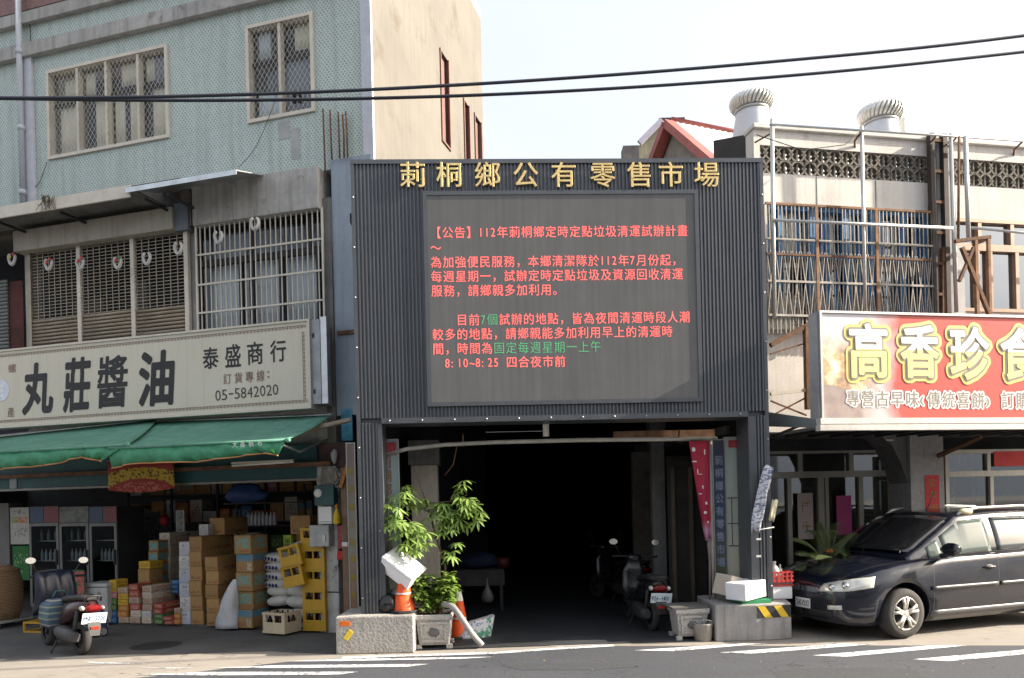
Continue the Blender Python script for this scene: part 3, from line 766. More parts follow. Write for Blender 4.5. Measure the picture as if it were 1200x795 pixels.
for (a, b, flange) in ((pL, pIL, 1), (pIR, pR, 0)):
    m = MB(gate); m.box(a, b, .03, DPT, BLK, pB - .022 if 0 else pB); col = m.build('gate_column', CLADT, gate)
    fl = .10
    m = MB(gate)
    if flange: ribs(m, a + e, b - .05, BLK, pB - .005)
    else: ribs(m, a + fl, b - e, BLK, pB - .005)
    m.build('ribbed_cladding', CLAD, col)
    m = MB(gate)
    if flange: m.box(b - .05, b, -.026, .03, BLK, pB - .021); m.box(a, a + e, -.026, .03, BLK, pB - .001)
    else: m.box(a, a + fl, -.026, .03, BLK, pB - .021); m.box(b - e, b, -.026, .03, BLK, pB - .001)
    m.build('edge_flashing', CLADT, col)
# rivets
m = MB(gate)
for i in range(9):
    z = BLK + .2 + i * .62
    if z < pT - .1:
        for x in (pL + .022, pR - .022): m.lathe([(.001, -.012), (.010, -.008), (.012, 0)], (x, -.031, z), 8, 'y')
for i in range(12): m.lathe([(.001, -.012), (.010, -.008), (.012, 0)], (pIL + .1 + i * (pIR - pIL - .2) / 11, -.036, pB + .014), 8, 'y')
m.build('rivets', ALU, gate)
# screen: frame of trim, recessed face
m = MB(gate); m.frame(tx0, tx1, tz0, tz1, -.045, .03, .05); scr = m.build('screen_frame', CLADT, gate)
def led_mat():
    k = NT('led_screen_face'); co = k.coord(); sep = k.n('SeparateXYZ'); k.l(co, sep.inputs[0])
    st = k.noise(k.coord('Object', (12, 1, .35)), 1.4, 4); n2 = k.noise(co, 2, 4)
    c = k.ramp(k.math('ADD', k.math('MULTIPLY', st, .6), k.math('MULTIPLY', n2, .4)), (.3, (.118, .119, .121)), (.7, (.165, .166, .167)))
    def grid(ch, p, wd):
        f = k.math('DIVIDE', sep.outputs[ch], p); f = k.math('SUBTRACT', f, k.math('FLOOR', f)); return k.math('LESS_THAN', f, wd)
    seam = k.math('MAXIMUM', grid(0, .64, .008), grid(2, .32, .008))
    c = k.mix(k.math('MULTIPLY', seam, .35), c, (.12, .12, .12))
    dot = k.math('MULTIPLY', grid(0, .0135, .5), grid(2, .0135, .5)); c = k.mix(k.math('MULTIPLY', dot, .3), c, (.10, .10, .105))
    k.col(c); k.set(.85, 0, .25); return k.m
m = MB(gate); m.box(sx0 - .004, sx1 + .004, -.0365, .03, sz0 - .004, sz1 + .004); face = m.build('screen_face', led_mat(), gate)
LEDR = emit('led_red', (1.0, .115, .10), .56); LEDG = emit('led_green', (.08, .34, .15), .26)
cw = P.u(520 + 14.18 * 8, 273) - P.u(520, 273); cw /= 8
lines = [('【公告】112年莿桐鄉定時定點垃圾清運試辦計畫', 273.0, 503.3), ('～', 290, 503.3), ('為加強便民服務，本鄉清潔隊於112年7月份起，', 306.5, 503.3),
         ('每週星期一，試辦定時定點垃圾及資源回收清運', 323.2, 503.3), ('服務，請鄉親多加利用。', 340, 503.3), ('  \u3000目前7個試辦的地點，皆為夜間清運時段人潮', 374.2, 503.3),
         ('較多的地點，請鄉親能多加利用早上的清運時', 391, 503.3), ('間，時間為固定每週星期一上午', 407.6, 503.3), ('  8:10~8:25 四合夜市前', 424, 503.3)]
sp = (P.z(600, 273) - P.z(600, 424)) / 9.05
xl = P.u(503.5, 340) + .015; zl0 = P.z(510, 274)
for li, (s, py, px) in enumerate(lines):
    row = [0, 1.06, 2.06, 3.06, 4.06, 6.1, 7.1, 8.1, 9.1][li]
    z = zl0 - row * sp; x = xl
    if li == 5: x += cw * .0
    reds = MB(gate); greens = MB(gate); ng = 0
    for i, ch in enumerate(s):
        full = ord(ch) > 0x2000; wch = cw if full else cw * .5
        gr_ = (li == 5 and ch in '7個') or (li == 7 and i >= 5)
        mm = greens if gr_ else reds; ng += gr_
        write(mm, ch, x + wch / 2, z, wch * .95, cw * 1.02, -.0378, bold=-.007)
        x += wch
    reds.build('message_line', LEDR, face)
    if ng: greens.build('message_line', LEDG, face)
    else: greens.bm.free()
# gold characters
for ch, px in zip('莿桐鄉公有零售市場', (484, 526.5, 571, 615.5, 660, 705.5, 748.5, 785, 826.5)):
    u_, z_ = P.uz(px, 206.5)
    m = MB(gate); write(m, ch, u_, z_, .335, .335, -.046, bold=.0, ext=.018, bev=.005)
    m.box(u_ - .1, u_ - .09, -.04, -.01, z_ + .05, z_ + .06); m.box(u_ + .09, u_ + .10, -.04, -.01, z_ - .06, z_ - .05)
    m.build('gold_character', GOLD, gate)
# the hall behind
hall = fthing(P, 'market_hall', 'dark covered market hall running back behind the gateway opening', 'building', (pL + pR) / 2, DPT, 0)
H1Y, H2Y = DPT + .25, 30
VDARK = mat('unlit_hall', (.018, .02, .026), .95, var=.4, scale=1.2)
hw0, hw1 = pIL - .25, pIR + .12
hz = pT - .6
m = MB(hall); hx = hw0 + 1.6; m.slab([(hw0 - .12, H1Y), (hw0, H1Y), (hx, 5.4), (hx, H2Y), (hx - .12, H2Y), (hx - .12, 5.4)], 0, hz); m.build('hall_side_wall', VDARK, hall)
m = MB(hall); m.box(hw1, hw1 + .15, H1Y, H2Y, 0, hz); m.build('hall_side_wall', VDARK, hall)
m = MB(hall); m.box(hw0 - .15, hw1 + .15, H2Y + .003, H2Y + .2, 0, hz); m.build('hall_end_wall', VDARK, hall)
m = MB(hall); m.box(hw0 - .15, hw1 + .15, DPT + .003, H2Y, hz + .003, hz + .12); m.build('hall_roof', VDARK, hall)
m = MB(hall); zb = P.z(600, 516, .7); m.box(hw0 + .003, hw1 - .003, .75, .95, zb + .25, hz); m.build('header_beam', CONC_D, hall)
m = MB(hall); m.box(pIL - .1, pIR + .1, -.12, H2Y - .01, .003, .012); m.build('hall_floor', mat('shade_dark_hall_floor', (.028, .031, .036), .7, var=.4, scale=1), hall)  # entrance shade put into this colour, sheet drawn forward to the shade edge
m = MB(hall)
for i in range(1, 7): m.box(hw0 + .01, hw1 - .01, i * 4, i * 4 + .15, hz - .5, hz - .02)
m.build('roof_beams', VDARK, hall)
# rusty edge beam piece and the long bent pipe across the opening
m = MB(hall); a, za = P.uz(720, 515, .5); b, zb2 = P.uz(838, 505, .5); m.box(a, b, .52, .60, za - .01, zb2 + .02); m.build('rusty_edge_beam', RUSTP, hall)
pts = []
for px, py in ((447, 532), (475, 525), (520, 520), (580, 517), (680, 514.5), (780, 513.5), (846, 512.5)):
    u_, z_ = P.uz(px, py, .18 if px < 470 else .25); pts.append((u_, .46, z_))
pb = fthing(P, 'overhead_pipe', 'long bent pale metal pipe hung across the top of the market opening', 'pipe', pts[3][0], .46, pts[3][2])
m = MB(pb); m.tube(pts, .028, 10); m.build('pipe', mat('pale_pipe', (.46, .44, .38), .5, .2, var=.2), pb)
m = MB(pb)
for px in (542, 795): u_ = P.u(px, 515, .46); m.tube([(u_, .46, pts[3][2] - .05), (u_ + .01, .45, pts[3][2] + .12)], .012, 6)
m.tube([(P.u(536, 515, .46), .47, pts[3][2]), (P.u(531, 545, .46), .5, P.z(531, 545, .5)), (P.u(521, 557, .46), .5, P.z(521, 557, .5))], .008, 6)
m.build('hanging_wire', RUST, pb)
# beam stub seen under the panel
m = MB(hall); u_ = P.u(639, 500, .8); m.box(u_ - .04, u_ + .04, .7, .75, P.z(639, 512, .75), pT - .7); m.build('hanger_plate', CONC, hall)
# inner pillars
def pillar(fr, px0, px1, ptop, y, name, label, mt, zbot=0, cap=None):
    a, b = fr.u(px0, 620, y), fr.u(px1, 620, y); z = fr.z((px0 + px1) / 2, ptop, y)
    t = fthing(fr, name, label, 'pillar', (a + b) / 2, y, zbot)
    m = MB(t); m.box(a, b, y, y + (b - a) * .9, zbot, z); m.build('shaft', mt, t, bevel=.015)
    return t, a, b, z
t, a, b, z = pillar(P, 483, 514, 545, 1.35, 'inner_pillar', 'cream plastered pillar just inside the left of the market opening', mat('cream_plaster', (.40, .36, .31), .9, var=.15, streak=.3))
m = MB(t); m.box(a - .03, b + .03, 1.32, 1.75, z + .003, z + .35); m.build('capital', CONC_D, t)
m = MB(t); u_ = P.u(487, 645, 1.3); m.box(u_ - .08, u_ + .14, 1.27, 1.345, P.z(490, 662, 1.3), P.z(490, 640, 1.3)); m.build('switch_box', mat('pale_switch_box', (.4, .42, .38), .5), t)
t, a, b, z = pillar(P, 766, 781, 518, 2.3, 'inner_pillar', 'thin grey concrete pillar inside the right of the market opening', mat('grey_pillar', (.24, .24, .235), .9, var=.3, streak=.4))
m = MB(t); m.box(a - .02, b + .02, 2.28, 2.55, z + .003, hz - .02); m.build('capital', CONC_D, t)
# timber doors right inside
bd = fthing(P, 'timber_door', 'old dark timber door panel behind the parked scooters at the right of the market opening', 'door', P.u(805, 700, 1.3), 1.3, 0)
a, b = P.u(783, 640, 1.5), P.u(832, 640, 1.3)
DT = mat('dark_timber', (.03, .026, .022), .85, var=.35, scale=3)
m = MB(bd); m.box(a, b, 1.45, 1.5, 0.01, P.z(800, 535, 1.5)); m.build('leaf', DT, bd)
for px in (790, 811): u_ = P.u(px, 640, 1.4); m = MB(bd); m.box(u_ - .025, u_ + .03, 1.40, 1.447, 0.01, P.z(800, 548, 1.5)); m.build('post', mat('dim_timber', (.09, .07, .05), .8, var=.3, scale=4), bd)
m = MB(bd); m.box(a, b, 1.42, 1.449, P.z(800, 548, 1.5), P.z(800, 540, 1.5)); m.build('head_rail', DT, bd)
# pipe standing beside
sp_ = fthing(P, 'standing_pole', 'slim pale pole standing beside the crimson banner at the right of the opening', 'pole', P.u(834, 700, .5), .5, 0)
m = MB(sp_); u_ = P.u(834, 600, .5); m.tube([(u_, .5, 0), (u_, .5, P.z(834, 515, .5))], .022, 8); m.build('shaft', mat('pale_pipe', (.46, .44, .38), .5, .2, var=.2), sp_)

# vertical sign boards
def board_mat(name, c0, c1, c2):
    k = NT(name); sep = k.n('SeparateXYZ'); k.l(k.coord('Generated'), sep.inputs[0]); n = k.noise(k.coord(), 3.5, 5, .7)
    f = k.math('ADD', sep.outputs[2], k.math('MULTIPLY', k.math('SUBTRACT', n, .5), .5))
    c = k.ramp(f, (0, c0), (.5, c1), (1, c2)); k.col(c); k.set(.5); return k.m
def vboard(px0, px1, py0, py1, y, label, mt, text, ink, wch, edge=.012, stripe=None, toff=0.0, bold=.03):
    a, b = P.u(px0, (py0 + py1) / 2, y), P.u(px1, (py0 + py1) / 2, y); z1, z0 = P.z((px0 + px1) / 2, py0, y), P.z((px0 + px1) / 2, py1, y)
    t = fthing(P, 'hanging_signboard', label, 'sign', (a + b) / 2, y, z0)
    m = MB(t); m.box(a, b, y, y + .05, z0, z1); m.build('board', mt, t)
    m = MB(t); m.frame(a - edge, b + edge, z0 - edge, z1 + edge, y - .008, y + .055, edge - .001); m.build('frame', ALU, t)
    m = MB(t); n = len(text); h = (z1 - z0) * .84 / n
    for i, ch in enumerate(text): write(m, ch, (a + b) / 2 + toff, z1 - (z1 - z0) * .1 - h * (i + .5), wch, min(h * .95, wch * 1.15), y - .004, bold=bold)
    m.build('characters', ink, t)
    return t, a, b, z0, z1
BROWN = mat('brown_lettering', (.22, .14, .10), .6)
TX = mat('dark_lettering', (.06, .055, .05), .6)
t, a, b, z0, z1 = vboard(440, 468, 516, 690, .46, 'pale teal vertical signboard behind the left gateway column with brown characters', board_mat('teal_board', (.38, .42, .38), (.22, .31, .33), (.30, .36, .38)), '莿桐鄉公有零售市場', BROWN, .19, toff=-.02)
m = MB(t); m.box(a + .02, b - .02, .452, .459, z1 - .2, z1 - .03); m.build('red_emblem', mat('red_emblem', (.40, .05, .06), .6, var=.5, scale=14), t)
vboard(409, 417.5, 520, 742, .52, 'narrow weathered signboard with olive and red characters between the brown post and the gateway', board_mat('olive_board', (.22, .10, .05), (.25, .24, .20), (.20, .15, .13)), '莿桐鄉公有零售市場', mat('olive_lettering', (.30, .24, .03), .6), .085)
t, a, b, z0, z1 = vboard(837, 850, 516, 676, .52, 'narrow navy signboard with blue and yellow characters right of the crimson banner', board_mat('navy_board', (.09, .10, .05), (.035, .06, .12), (.05, .05, .08)), '莿桐鄉公有零售市場', mat('steel_blue_lettering', (.22, .27, .36), .6), .115)
t, a, b, z0, z1 = vboard(852, 884, 513, 700, .47, 'pale grey green vertical signboard with dark characters beside the right gateway column', board_mat('pale_board', (.50, .46, .36), (.34, .38, .33), (.36, .42, .38)), '莿桐鄉公有零售市場', TX, .15, toff=.045, bold=.01)
m = MB(t); m.box(a + .04, a + .25, .462, .469, z1 - .13, z1 - .03); m.build('red_emblem', mat('red_emblem', (.40, .05, .06), .6, var=.5, scale=14), t)
m = MB(t)
for zz in (.32, .46, .62): m.box(a + .01, a + .2, .464, .469, z0 + (z1 - z0) * zz, z0 + (z1 - z0) * zz + .012)
m.box(a + .06, a + .07, .464, .469, z0 + (z1 - z0) * .32, z0 + (z1 - z0) * .62)
m.build('ruled_lines', TX, t)

# crimson banner
def banner(name, label, corners, y, mt, group=None, cat='banner', rows=14, wob=.03):
    (tl, tr, bl, br) = [P.uz(*c, y) for c in corners]
    t = fthing(P, name, label, cat, (tl[0] + tr[0]) / 2, y, tl[1])
    m = MB(t); grid = []
    for i in range(rows + 1):
        s = i / rows; row = []
        for j in range(7):
            q = j / 6
            u_ = (tl[0] * (1 - q) + tr[0] * q) * (1 - s) + (bl[0] * (1 - q) + br[0] * q) * s
            z_ = (tl[1] * (1 - q) + tr[1] * q) * (1 - s) + (bl[1] * (1 - q) + br[1] * q) * s
            row.append(m.v((u_, y + wob * math.sin(q * 7 + s * 3) * (.3 + s), z_)))
        grid.append(row)
    for i in range(rows):
        for j in range(6): m.f([grid[i][j], grid[i][j + 1], grid[i + 1][j + 1], grid[i + 1][j]], True)
    o = m.build('cloth', mt, t); sm = o.modifiers.new('thick', 'SOLIDIFY'); sm.thickness = .006
    return t, tl, tr, bl, br
k = NT('crimson_cloth'); sep = k.n('SeparateXYZ'); k.l(k.coord('Generated'), sep.inputs[0]); n = k.noise(k.coord(), 6, 3)
k.col(k.ramp(k.math('ADD', sep.outputs[2], k.math('MULTIPLY', n, .08)), (.0, (.30, .12, .18)), (.16, (.42, .22, .30)), (.24, (.32, .015, .05)), (1, (.36, .02, .045)))); k.set(.8)
t, tl, tr, bl, br = banner('crimson_banner', 'crimson cloth banner with pale characters tapering to its foot at the right of the opening', ((807, 517), (831, 517), (827, 634), (834, 634)), .35, k.m)
m = MB(t)
for (px, py, w_, h_) in ((813, 527, .05, .07), (826, 530, .02, .09), (814, 541, .07, .02), (818, 553, .015, .09), (821, 556, .05, .014), (824, 571, .02, .06), (821, 579, .05, .016), (828, 590, .03, .05), (827, 601, .045, .045), (830, 612, .02, .04)):
    u_, z_ = P.uz(px, py, .28); m.ell((u_, .29, z_), (w_ / 2, .004, h_ / 2), 8, 5)
m.build('pale_marks', mat('pale_print', (.65, .6, .6), .7), t)
m = MB(t); u_, z_ = P.uz(831, 634, .35); m.tube([(u_, .36, z_ + .03), (u_ + .005, .36, z_ - .25), (u_ - .01, .36, .02)], [.03, .016, .012], 8); m.build('rolled_tail', mat('grey_mauve_cloth', (.20, .15, .16), .9), t)
# ------------------------------------------------------------------ left shop: signboard
sy = -.42
s0, s1 = L.u(-60, 460, sy), L.u(362, 425, sy)
sgz1 = (L.z(0, 413, sy) + L.z(355, 377, sy)) / 2; sgz0 = (L.z(0, 503.5, sy) + L.z(362, 472.5, sy)) / 2
sign = fthing(L, 'shop_signboard', 'long cream shop signboard with big black brush characters and a phone number', 'sign', (s0 + s1) / 2, sy, sgz0)
SIGNC = mat('cream_sign_face', (.60, .56, .455), .5, var=.05, scale=.8, streak=.12)
m = MB(sign); m.box(s0, s1, sy, sy + .16, sgz0, sgz1); m.build('sign_face', SIGNC, sign)
m = MB(sign); m.frame(s0 - .05, s1 + .03, sgz0 - .03, sgz1 + .03, sy - .02, sy + .2, .029); m.build('sign_frame', ALU_C, sign)
u2 = L.u(376, 425, sy + .03)
m = MB(sign); m.box(s1 + .033, u2, sy + .02, sy + .3, sgz0 + .03, sgz1 + .02); bx_ = m.build('sign_side_box', mat('side_box_grey', (.33, .34, .36), .5, .3, var=.2), sign)
m = MB(sign); m.box(u2 + .003, L.u(382, 425, sy), sy + .03, sy + .05, sgz0 + .03, sgz1 + .05); m.build('perforated_plate', STEEL, bx_)
m = MB(sign)
for z_ in (sgz0 + .2, sgz1 - .2): m.box(s1 + .05, s1 + .08, sy + .012, sy + .02, z_ - .03, z_ + .03)
m.build('latches', DARK, bx_)
# key pattern border
m = MB(sign); yb = sy - .003; mg = .05; pitch = .058; h = .042; t = .0075
def key(x, z, ax, az, sx_=1):
    seq = [(0, 0), (0, 1), (.8, 1), (.8, .35), (.42, .35), (.42, .65)]
    for (a, b), (c, d) in zip(seq[:-1], seq[1:]):
        p = (x + ax[0] * a * pitch + az[0] * b * h, z + ax[1] * a * pitch + az[1] * b * h); q = (x + ax[0] * c * pitch + az[0] * d * h, z + ax[1] * c * pitch + az[1] * d * h)
        x0_, x1_ = min(p[0], q[0]) - t / 2, max(p[0], q[0]) + t / 2; z0_, z1_ = min(p[1], q[1]) - t / 2, max(p[1], q[1]) + t / 2
        m.quad((x0_, yb, z0_), (x1_, yb, z0_), (x1_, yb, z1_), (x0_, yb, z1_))
x = s0 + .1
while x < s1 - mg - .03:
    key(x, sgz1 - mg - h, (1, 0), (0, 1)); key(x, sgz0 + mg, (1, 0), (0, 1)); x += pitch
z_ = sgz0 + mg + .06
while z_ < sgz1 - mg - .1: key(s1 - mg, z_, (0, 1), (-1, 0)); z_ += pitch
m.build('key_border', BROWN, sign)
def put(ch, x0, x1, y0, y1, mt, bold, slant=0.0, par=sign, name='character', frm=L, y=None, yy=sy):
    u0, z1 = frm.uz(x0, (y0 + y1) / 2, yy); u1 = frm.u(x1, (y0 + y1) / 2, yy); zt_, zb_ = frm.z((x0 + x1) / 2, y0, yy), frm.z((x0 + x1) / 2, y1, yy)
    m = MB(par); write(m, ch, (u0 + u1) / 2, (zt_ + zb_) / 2, u1 - u0, zt_ - zb_, yy - .004 if y is None else y, bold=bold, slant=slant, fit=True); return m.build(name, mt, par)
for ch, x0, x1, y0, y1 in (('丸', 28, 62, 427, 484), ('莊', 76, 105, 421, 481), ('醬', 115, 149, 418, 477), ('油', 164, 203, 413, 474)):
    put(ch, x0, x1, y0, y1, INK, .045 if ch != '醬' else .024, .08)
for ch, x0, x1, y0, y1 in (('泰', 238, 256, 407.5, 432), ('盛', 264, 282, 404, 430), ('商', 290, 308, 401, 427), ('行', 317, 335, 399, 424)): put(ch, x0, x1, y0, y1, INK, .018)
for ch, x0, x1, y0, y1 in (('訂', 262, 271, 438, 450), ('貨', 275, 284, 437, 449), ('專', 288, 297, 435.5, 448), ('線', 301, 310, 434, 447)): put(ch, x0, x1, y0, y1, BROWN, .015)
m = MB(sign)
for yy_ in (436, 442): u_, z_ = L.uz(314.5, yy_, sy); m.box(u_ - .012, u_ + .012, sy - .005, sy - .001, z_ - .012, z_ + .012)
m.build('colon', BROWN, sign)
for i, ch in enumerate('05-5842020'):
    xa = 252.5 + i * 7.48; ya = 458.5 - i * .78
    if ch == '-': put(ch, xa + .8, xa + 6, ya + 4, ya + 5.5, TX, .01)
    else: put(ch, xa, xa + 6.3, ya - 1, ya + 11.5, TX, .0)
put('螺', 10, 19, 427, 437, BROWN, .01); put('產', 9, 17, 477.5, 489, BROWN, .01)
m = MB(sign); u_, z_ = L.uz(1, 458, sy); m.lathe([(.001, sy - .006), (.17, sy - .006), (.17, sy - .001)], (u_, 0, z_), 32, 'y', False); em = m.build('round_emblem', mat('pale_blue_emblem', (.58, .63, .70), .5), sign)
m = MB(sign); write(m, '莊', u_, z_, .17, .22, sy - .008, bold=.01); m.build('emblem_character', mat('white_lettering', (.75, .75, .74), .5), em)

# hanging white ring ornaments
ornpos = [(14, 304, 1), (57, 310, 2), (94, 309, 2), (138, 308, 3), (172, 303, 0), (209, 291, 0), (256, 278, 0), (298.5, 262, 0)]
ORN = ['leftmost white ring ornament with yellow and red bits, left of the grille', 'white ring ornament with a red beak between the first two silver grille posts', 'white ring ornament hanging right before a silver grille post, red inside',
       'white ring ornament with a faint green bit in the middle grille bay', 'white ring ornament in the grille bay right of the last inner post', 'plain white ring ornament at the top right of the roller grille', 'white ring ornament hanging before the left of the barred window', 'white ring ornament hung highest, by the barred window top rail']
YEL = mat('yellow_bit', (.55, .40, .05), .6); REDB = mat('red_bit', (.5, .05, .04), .6); GRB = mat('green_bit', (.08, .25, .08), .6)
for i, (px, py, c) in enumerate(ornpos):
    u_, z_ = L.uz(px, py, -.30)
    t = fthing(L, 'ring_ornament', ORN[i], 'ornament', u_, -.30, z_, 'white rings hung along the first floor windows')
    m = MB(t); pts = []
    for k in range(17):
        a = PI * .5 + .35 + k / 16 * (2 * PI - .7)
        pts.append((u_ + .062 * math.cos(a), -.30 + .01 * math.sin(2 * a), z_ + .085 * math.sin(a)))
    m.tube(pts, [.016] + [.023] * 7 + [.027] * 3 + [.023] * 5 + [.014], 8); m.build('ring', mat('greyed_white_foam', (.50, .49, .48), .8, var=.15, scale=12), t)
    m = MB(t); m.tube([(u_, -.30, z_ + .08), (u_ + .003, -.30, z_ + .2)], .003, 4); m.build('string', INK, t)
    if c:
        for (dx, dz, cm) in ((.05, .07, REDB if c != 3 else GRB), (-.01, .03, YEL if c == 1 else REDB)):
            m = MB(t); m.ell((u_ + dx, -.325, z_ + dz), (.022, .016, .028), 8, 6); m.build('bead', cm, t)

# ------------------------------------------------------------------ awnings
def awning_mat():
    k = NT('green_awning_canvas'); co = k.coord(); n = k.noise(co, 1.3, 5); n2 = k.noise(k.coord('Object', (1, 3, 1)), 3, 4)
    c = k.ramp(k.math('ADD', k.math('MULTIPLY', n, .5), k.math('MULTIPLY', n2, .5)), (.3, (.12, .33, .235)), (.7, (.22, .47, .37)))
    c = k.mix(k.ramp(n2, (.55, (0, 0, 0)), (.8, (.5, .5, .5))), c, (.30, .44, .40))
    sp_ = k.n('SeparateXYZ'); k.l(co, sp_.inputs[0]); fx = k.math('DIVIDE', sp_.outputs[0], 1.05); seam = k.math('LESS_THAN', k.math('SUBTRACT', fx, k.math('FLOOR', fx)), .016); c = k.mix(k.math('MULTIPLY', seam, .6), c, (.04, .14, .09))
    dn = k.noise(co, 7, 6, .75); c = k.mix(k.ramp(dn, (.56, (0, 0, 0)), (.70, (.55, .55, .55))), c, (.07, .13, .10))
    k.col(c); k.set(.7); k.bump(k.noise(co, 5, 4), .5, .03); tl = k.n('BsdfTranslucent'); k.l(c, tl.inputs[0]); mx = k.n('MixShader'); mx.inputs[0].default_value = .4
    k.l(k.b.outputs[0], mx.inputs[1]); k.l(tl.outputs[0], mx.inputs[2]); k.l(mx.outputs[0], k.out.inputs[0]); return k.m
AWN = awning_mat(); VAL = leafmat('bright_valance_canvas', (.075, .35, .19), .2); TRIM = mat('orange_hem', (.45, .20, .07), .7)
def awning(label, back, front, val, wave, lift=0.0, hang=()):
    """back/front: pixel ends of the rear and front edge; val: valance bottom pixel profile"""
    yb_, yf = -.20, -1.6
    b0, b1, f0, f1 = [(u__, z__ + lift - .03) for u__, z__ in (L.uz(*back[0], yb_), L.uz(*back[1], yb_), L.uz(*front[0], yf), L.uz(*front[1], yf))]
    t = fthing(L, 'shop_awning', label, 'awning', (b0[0] + b1[0]) / 2, yb_, b0[1])
    n, r_ = 28, 8
    m = MB(t); g_ = []
    zb_ = (b0[1] + b1[1]) / 2; zf = (f0[1] + f1[1]) / 2
    for i in range(r_ + 1):
        s = i / r_; row = []
        for j in range(n + 1):
            q = j / n
            u_ = (b0[0] * (1 - q) + b1[0] * q) * (1 - s) + (f0[0] * (1 - q) + f1[0] * q) * s
            z_ = (b0[1] * (1 - q) + b1[1] * q) * (1 - s) + (f0[1] * (1 - q) + f1[1] * q) * s - .05 * math.sin(PI * s) * (1 + .25 * math.sin(q * 11))
            row.append(m.v((u_, yb_ + (yf - yb_) * s, z_)))
        g_.append(row)
    for i in range(r_):
        for j in range(n): m.f([g_[i][j], g_[i][j + 1], g_[i + 1][j + 1], g_[i + 1][j]], True)
    o = m.build('canvas_top', AWN, t); sm = o.modifiers.new('t', 'SOLIDIFY'); sm.thickness = .006
    m = MB(t); top = []; bot = []; hem = []
    for j in range(n + 1):
        q = j / n; u_ = f0[0] * (1 - q) + f1[0] * q; zt_ = f0[1] * (1 - q) + f1[1] * q
        k_ = q * (len(val) - 1); i0 = min(int(k_), len(val) - 2); fr_ = k_ - i0
        px_, py_ = [val[i0][a] * (1 - fr_) + val[i0 + 1][a] * fr_ for a in (0, 1)]
        ub, zb2 = L.uz(px_, py_, yf - .02)
        yw = yf - .02 + .035 * math.sin(j * 1.25) + .02 * math.sin(j * 2.9 + 1)
        top.append(m.v((u_, yf, zt_))); mid_ = None
        bot.append((m.v(((u_ + ub) / 2, (yf + yw) / 2 - .01, (zt_ + zb2) / 2)), m.v((ub, yw, zb2)))); hem.append((ub, yw - .004, zb2))
    for j in range(n):
        m.f([top[j], top[j + 1], bot[j + 1][0], bot[j][0]], True); m.f([bot[j][0], bot[j + 1][0], bot[j + 1][1], bot[j][1]], True)
    o = m.build('valance', VAL, t); sm = o.modifiers.new('t', 'SOLIDIFY'); sm.thickness = .005
    m = MB(t); m.tube(hem, .009, 6); m.build('hem', TRIM, t)
    m = MB(t); m.tube([(b0[0], yb_, b0[1]), (b1[0], yb_, b1[1])], .03, 8); m.build('roller_tube', STEEL, t)
    m = MB(t); m.tube([(f0[0], yf, f0[1]), (f1[0], yf, f1[1])], .018, 8); m.ell((f1[0] + .03, yf, f1[1]), (.035, .03, .03)); m.build('front_rail', AWN, t)
    for q in (.06, .94):
        u_ = b0[0] * (1 - q) + b1[0] * q; v_ = f0[0] * (1 - q) + f1[0] * q
        m = MB(t); m.tube([(u_, -.02, zb_ - .35), ((u_ + v_) / 2, (yb_ + yf) / 2, zf - .1), (v_, yf + .02, zf - .02)], .016, 6); m.build('support_arm', STEEL, t)
    return t, f0, f1, yf
awning('green canvas awning at the left edge of the shopfront, hem sagging', ((-60, 516), (185, 489)), ((-60, 531), (147, 519)), [(-60, 556), (0, 550), (60, 545), (95, 536), (119, 541)], .085)
t, f0, f1, yf = awning('green canvas awning over the cartons and sacks, with white characters on its valance', ((184, 492), (389, 484)), ((127, 523), (335, 513)), [(130, 549), (160, 543), (230, 541.5), (280, 535), (310, 531), (326, 534)], .03)
m = MB(t)
for ch, px, py in (('大', 279, 521.5), ('昌', 288, 521), ('帆', 298, 520.5), ('布', 308, 519.5)):
    u_, z_ = L.uz(px, py, yf - .02); write(m, ch, u_, z_, .075, .085, yf - .085, bold=.005)
m.build('valance_lettering', WHITE, t)
# soffit, dark tarpaulin valance inside, rod
zv1, zv0 = L.z(200, 545, .05), L.z(200, 567, .05)
TARP = mat('dark_teal_tarpaulin', (.02, .075, .085), .6, var=.3, scale=2)
tt = fthing(L, 'rolled_tarpaulin', 'dark teal tarpaulin strip hung behind the awnings with a bottom rod', 'tarpaulin', L.u(180, 570, -.1), -.1, zv0)
m = MB(tt); m.box(U0, L.u(372, 560, -.1), -.1, -.085, zv0, zv1 + .2); m.build('tarpaulin', TARP, tt)
m = MB(tt); m.box(U0, L.u(372, 560, -.1), -.12, -.07, zv0 - .035, zv0 - .003); m.build('bottom_rod', mat('grey_rod', (.22, .21, .19), .5, .4), tt)
m = MB(tt); u_, z_ = L.uz(16, 567, -.1); m.box(u_ - .07, u_ + .07, -.11, -.102, z_ - .08, z_ + .08); m.build('notice', mat('bluish_notice', (.30, .33, .36), .7, var=.3), tt)
m = MB(ls); m.box(U0, u_r + .1, -.19, -.003, z_f1 + .003, z_f1 + .06); m.build('sign_ledge', RUST, ls)
m = MB(ls); m.box(L.u(335, 540, -.02), L.u(412, 540, -.02), -.06, -.003, L.z(370, 549, -.05), L.z(370, 520, -.05)); m.build('maroon_fascia', mat('maroon_fascia', (.075, .04, .04), .6, var=.3), ls)
m = MB(ls); a, za = L.uz(332, 511, -.7); b, zb2 = L.uz(396, 489, -.7); m.bar((a, -.7, za), (b, -.35, zb2), .05, .09); m.build('awning_side_board', mat('weathered_board', (.33, .27, .21), .8, var=.3), ls)
lt = fthing(L, 'fluorescent_lamp', 'unlit slim fluorescent lamp under the awning', 'lamp', L.u(300, 545, -.4), -.4, L.z(300, 545, -.4))
a, za = L.uz(272, 546, -.4); b, zb2 = L.uz(344, 542, -.4); m = MB(lt); m.tube([(a, -.4, za), (b, -.4, za + .02)], .016, 8); m.build('tube', WHITE, lt)
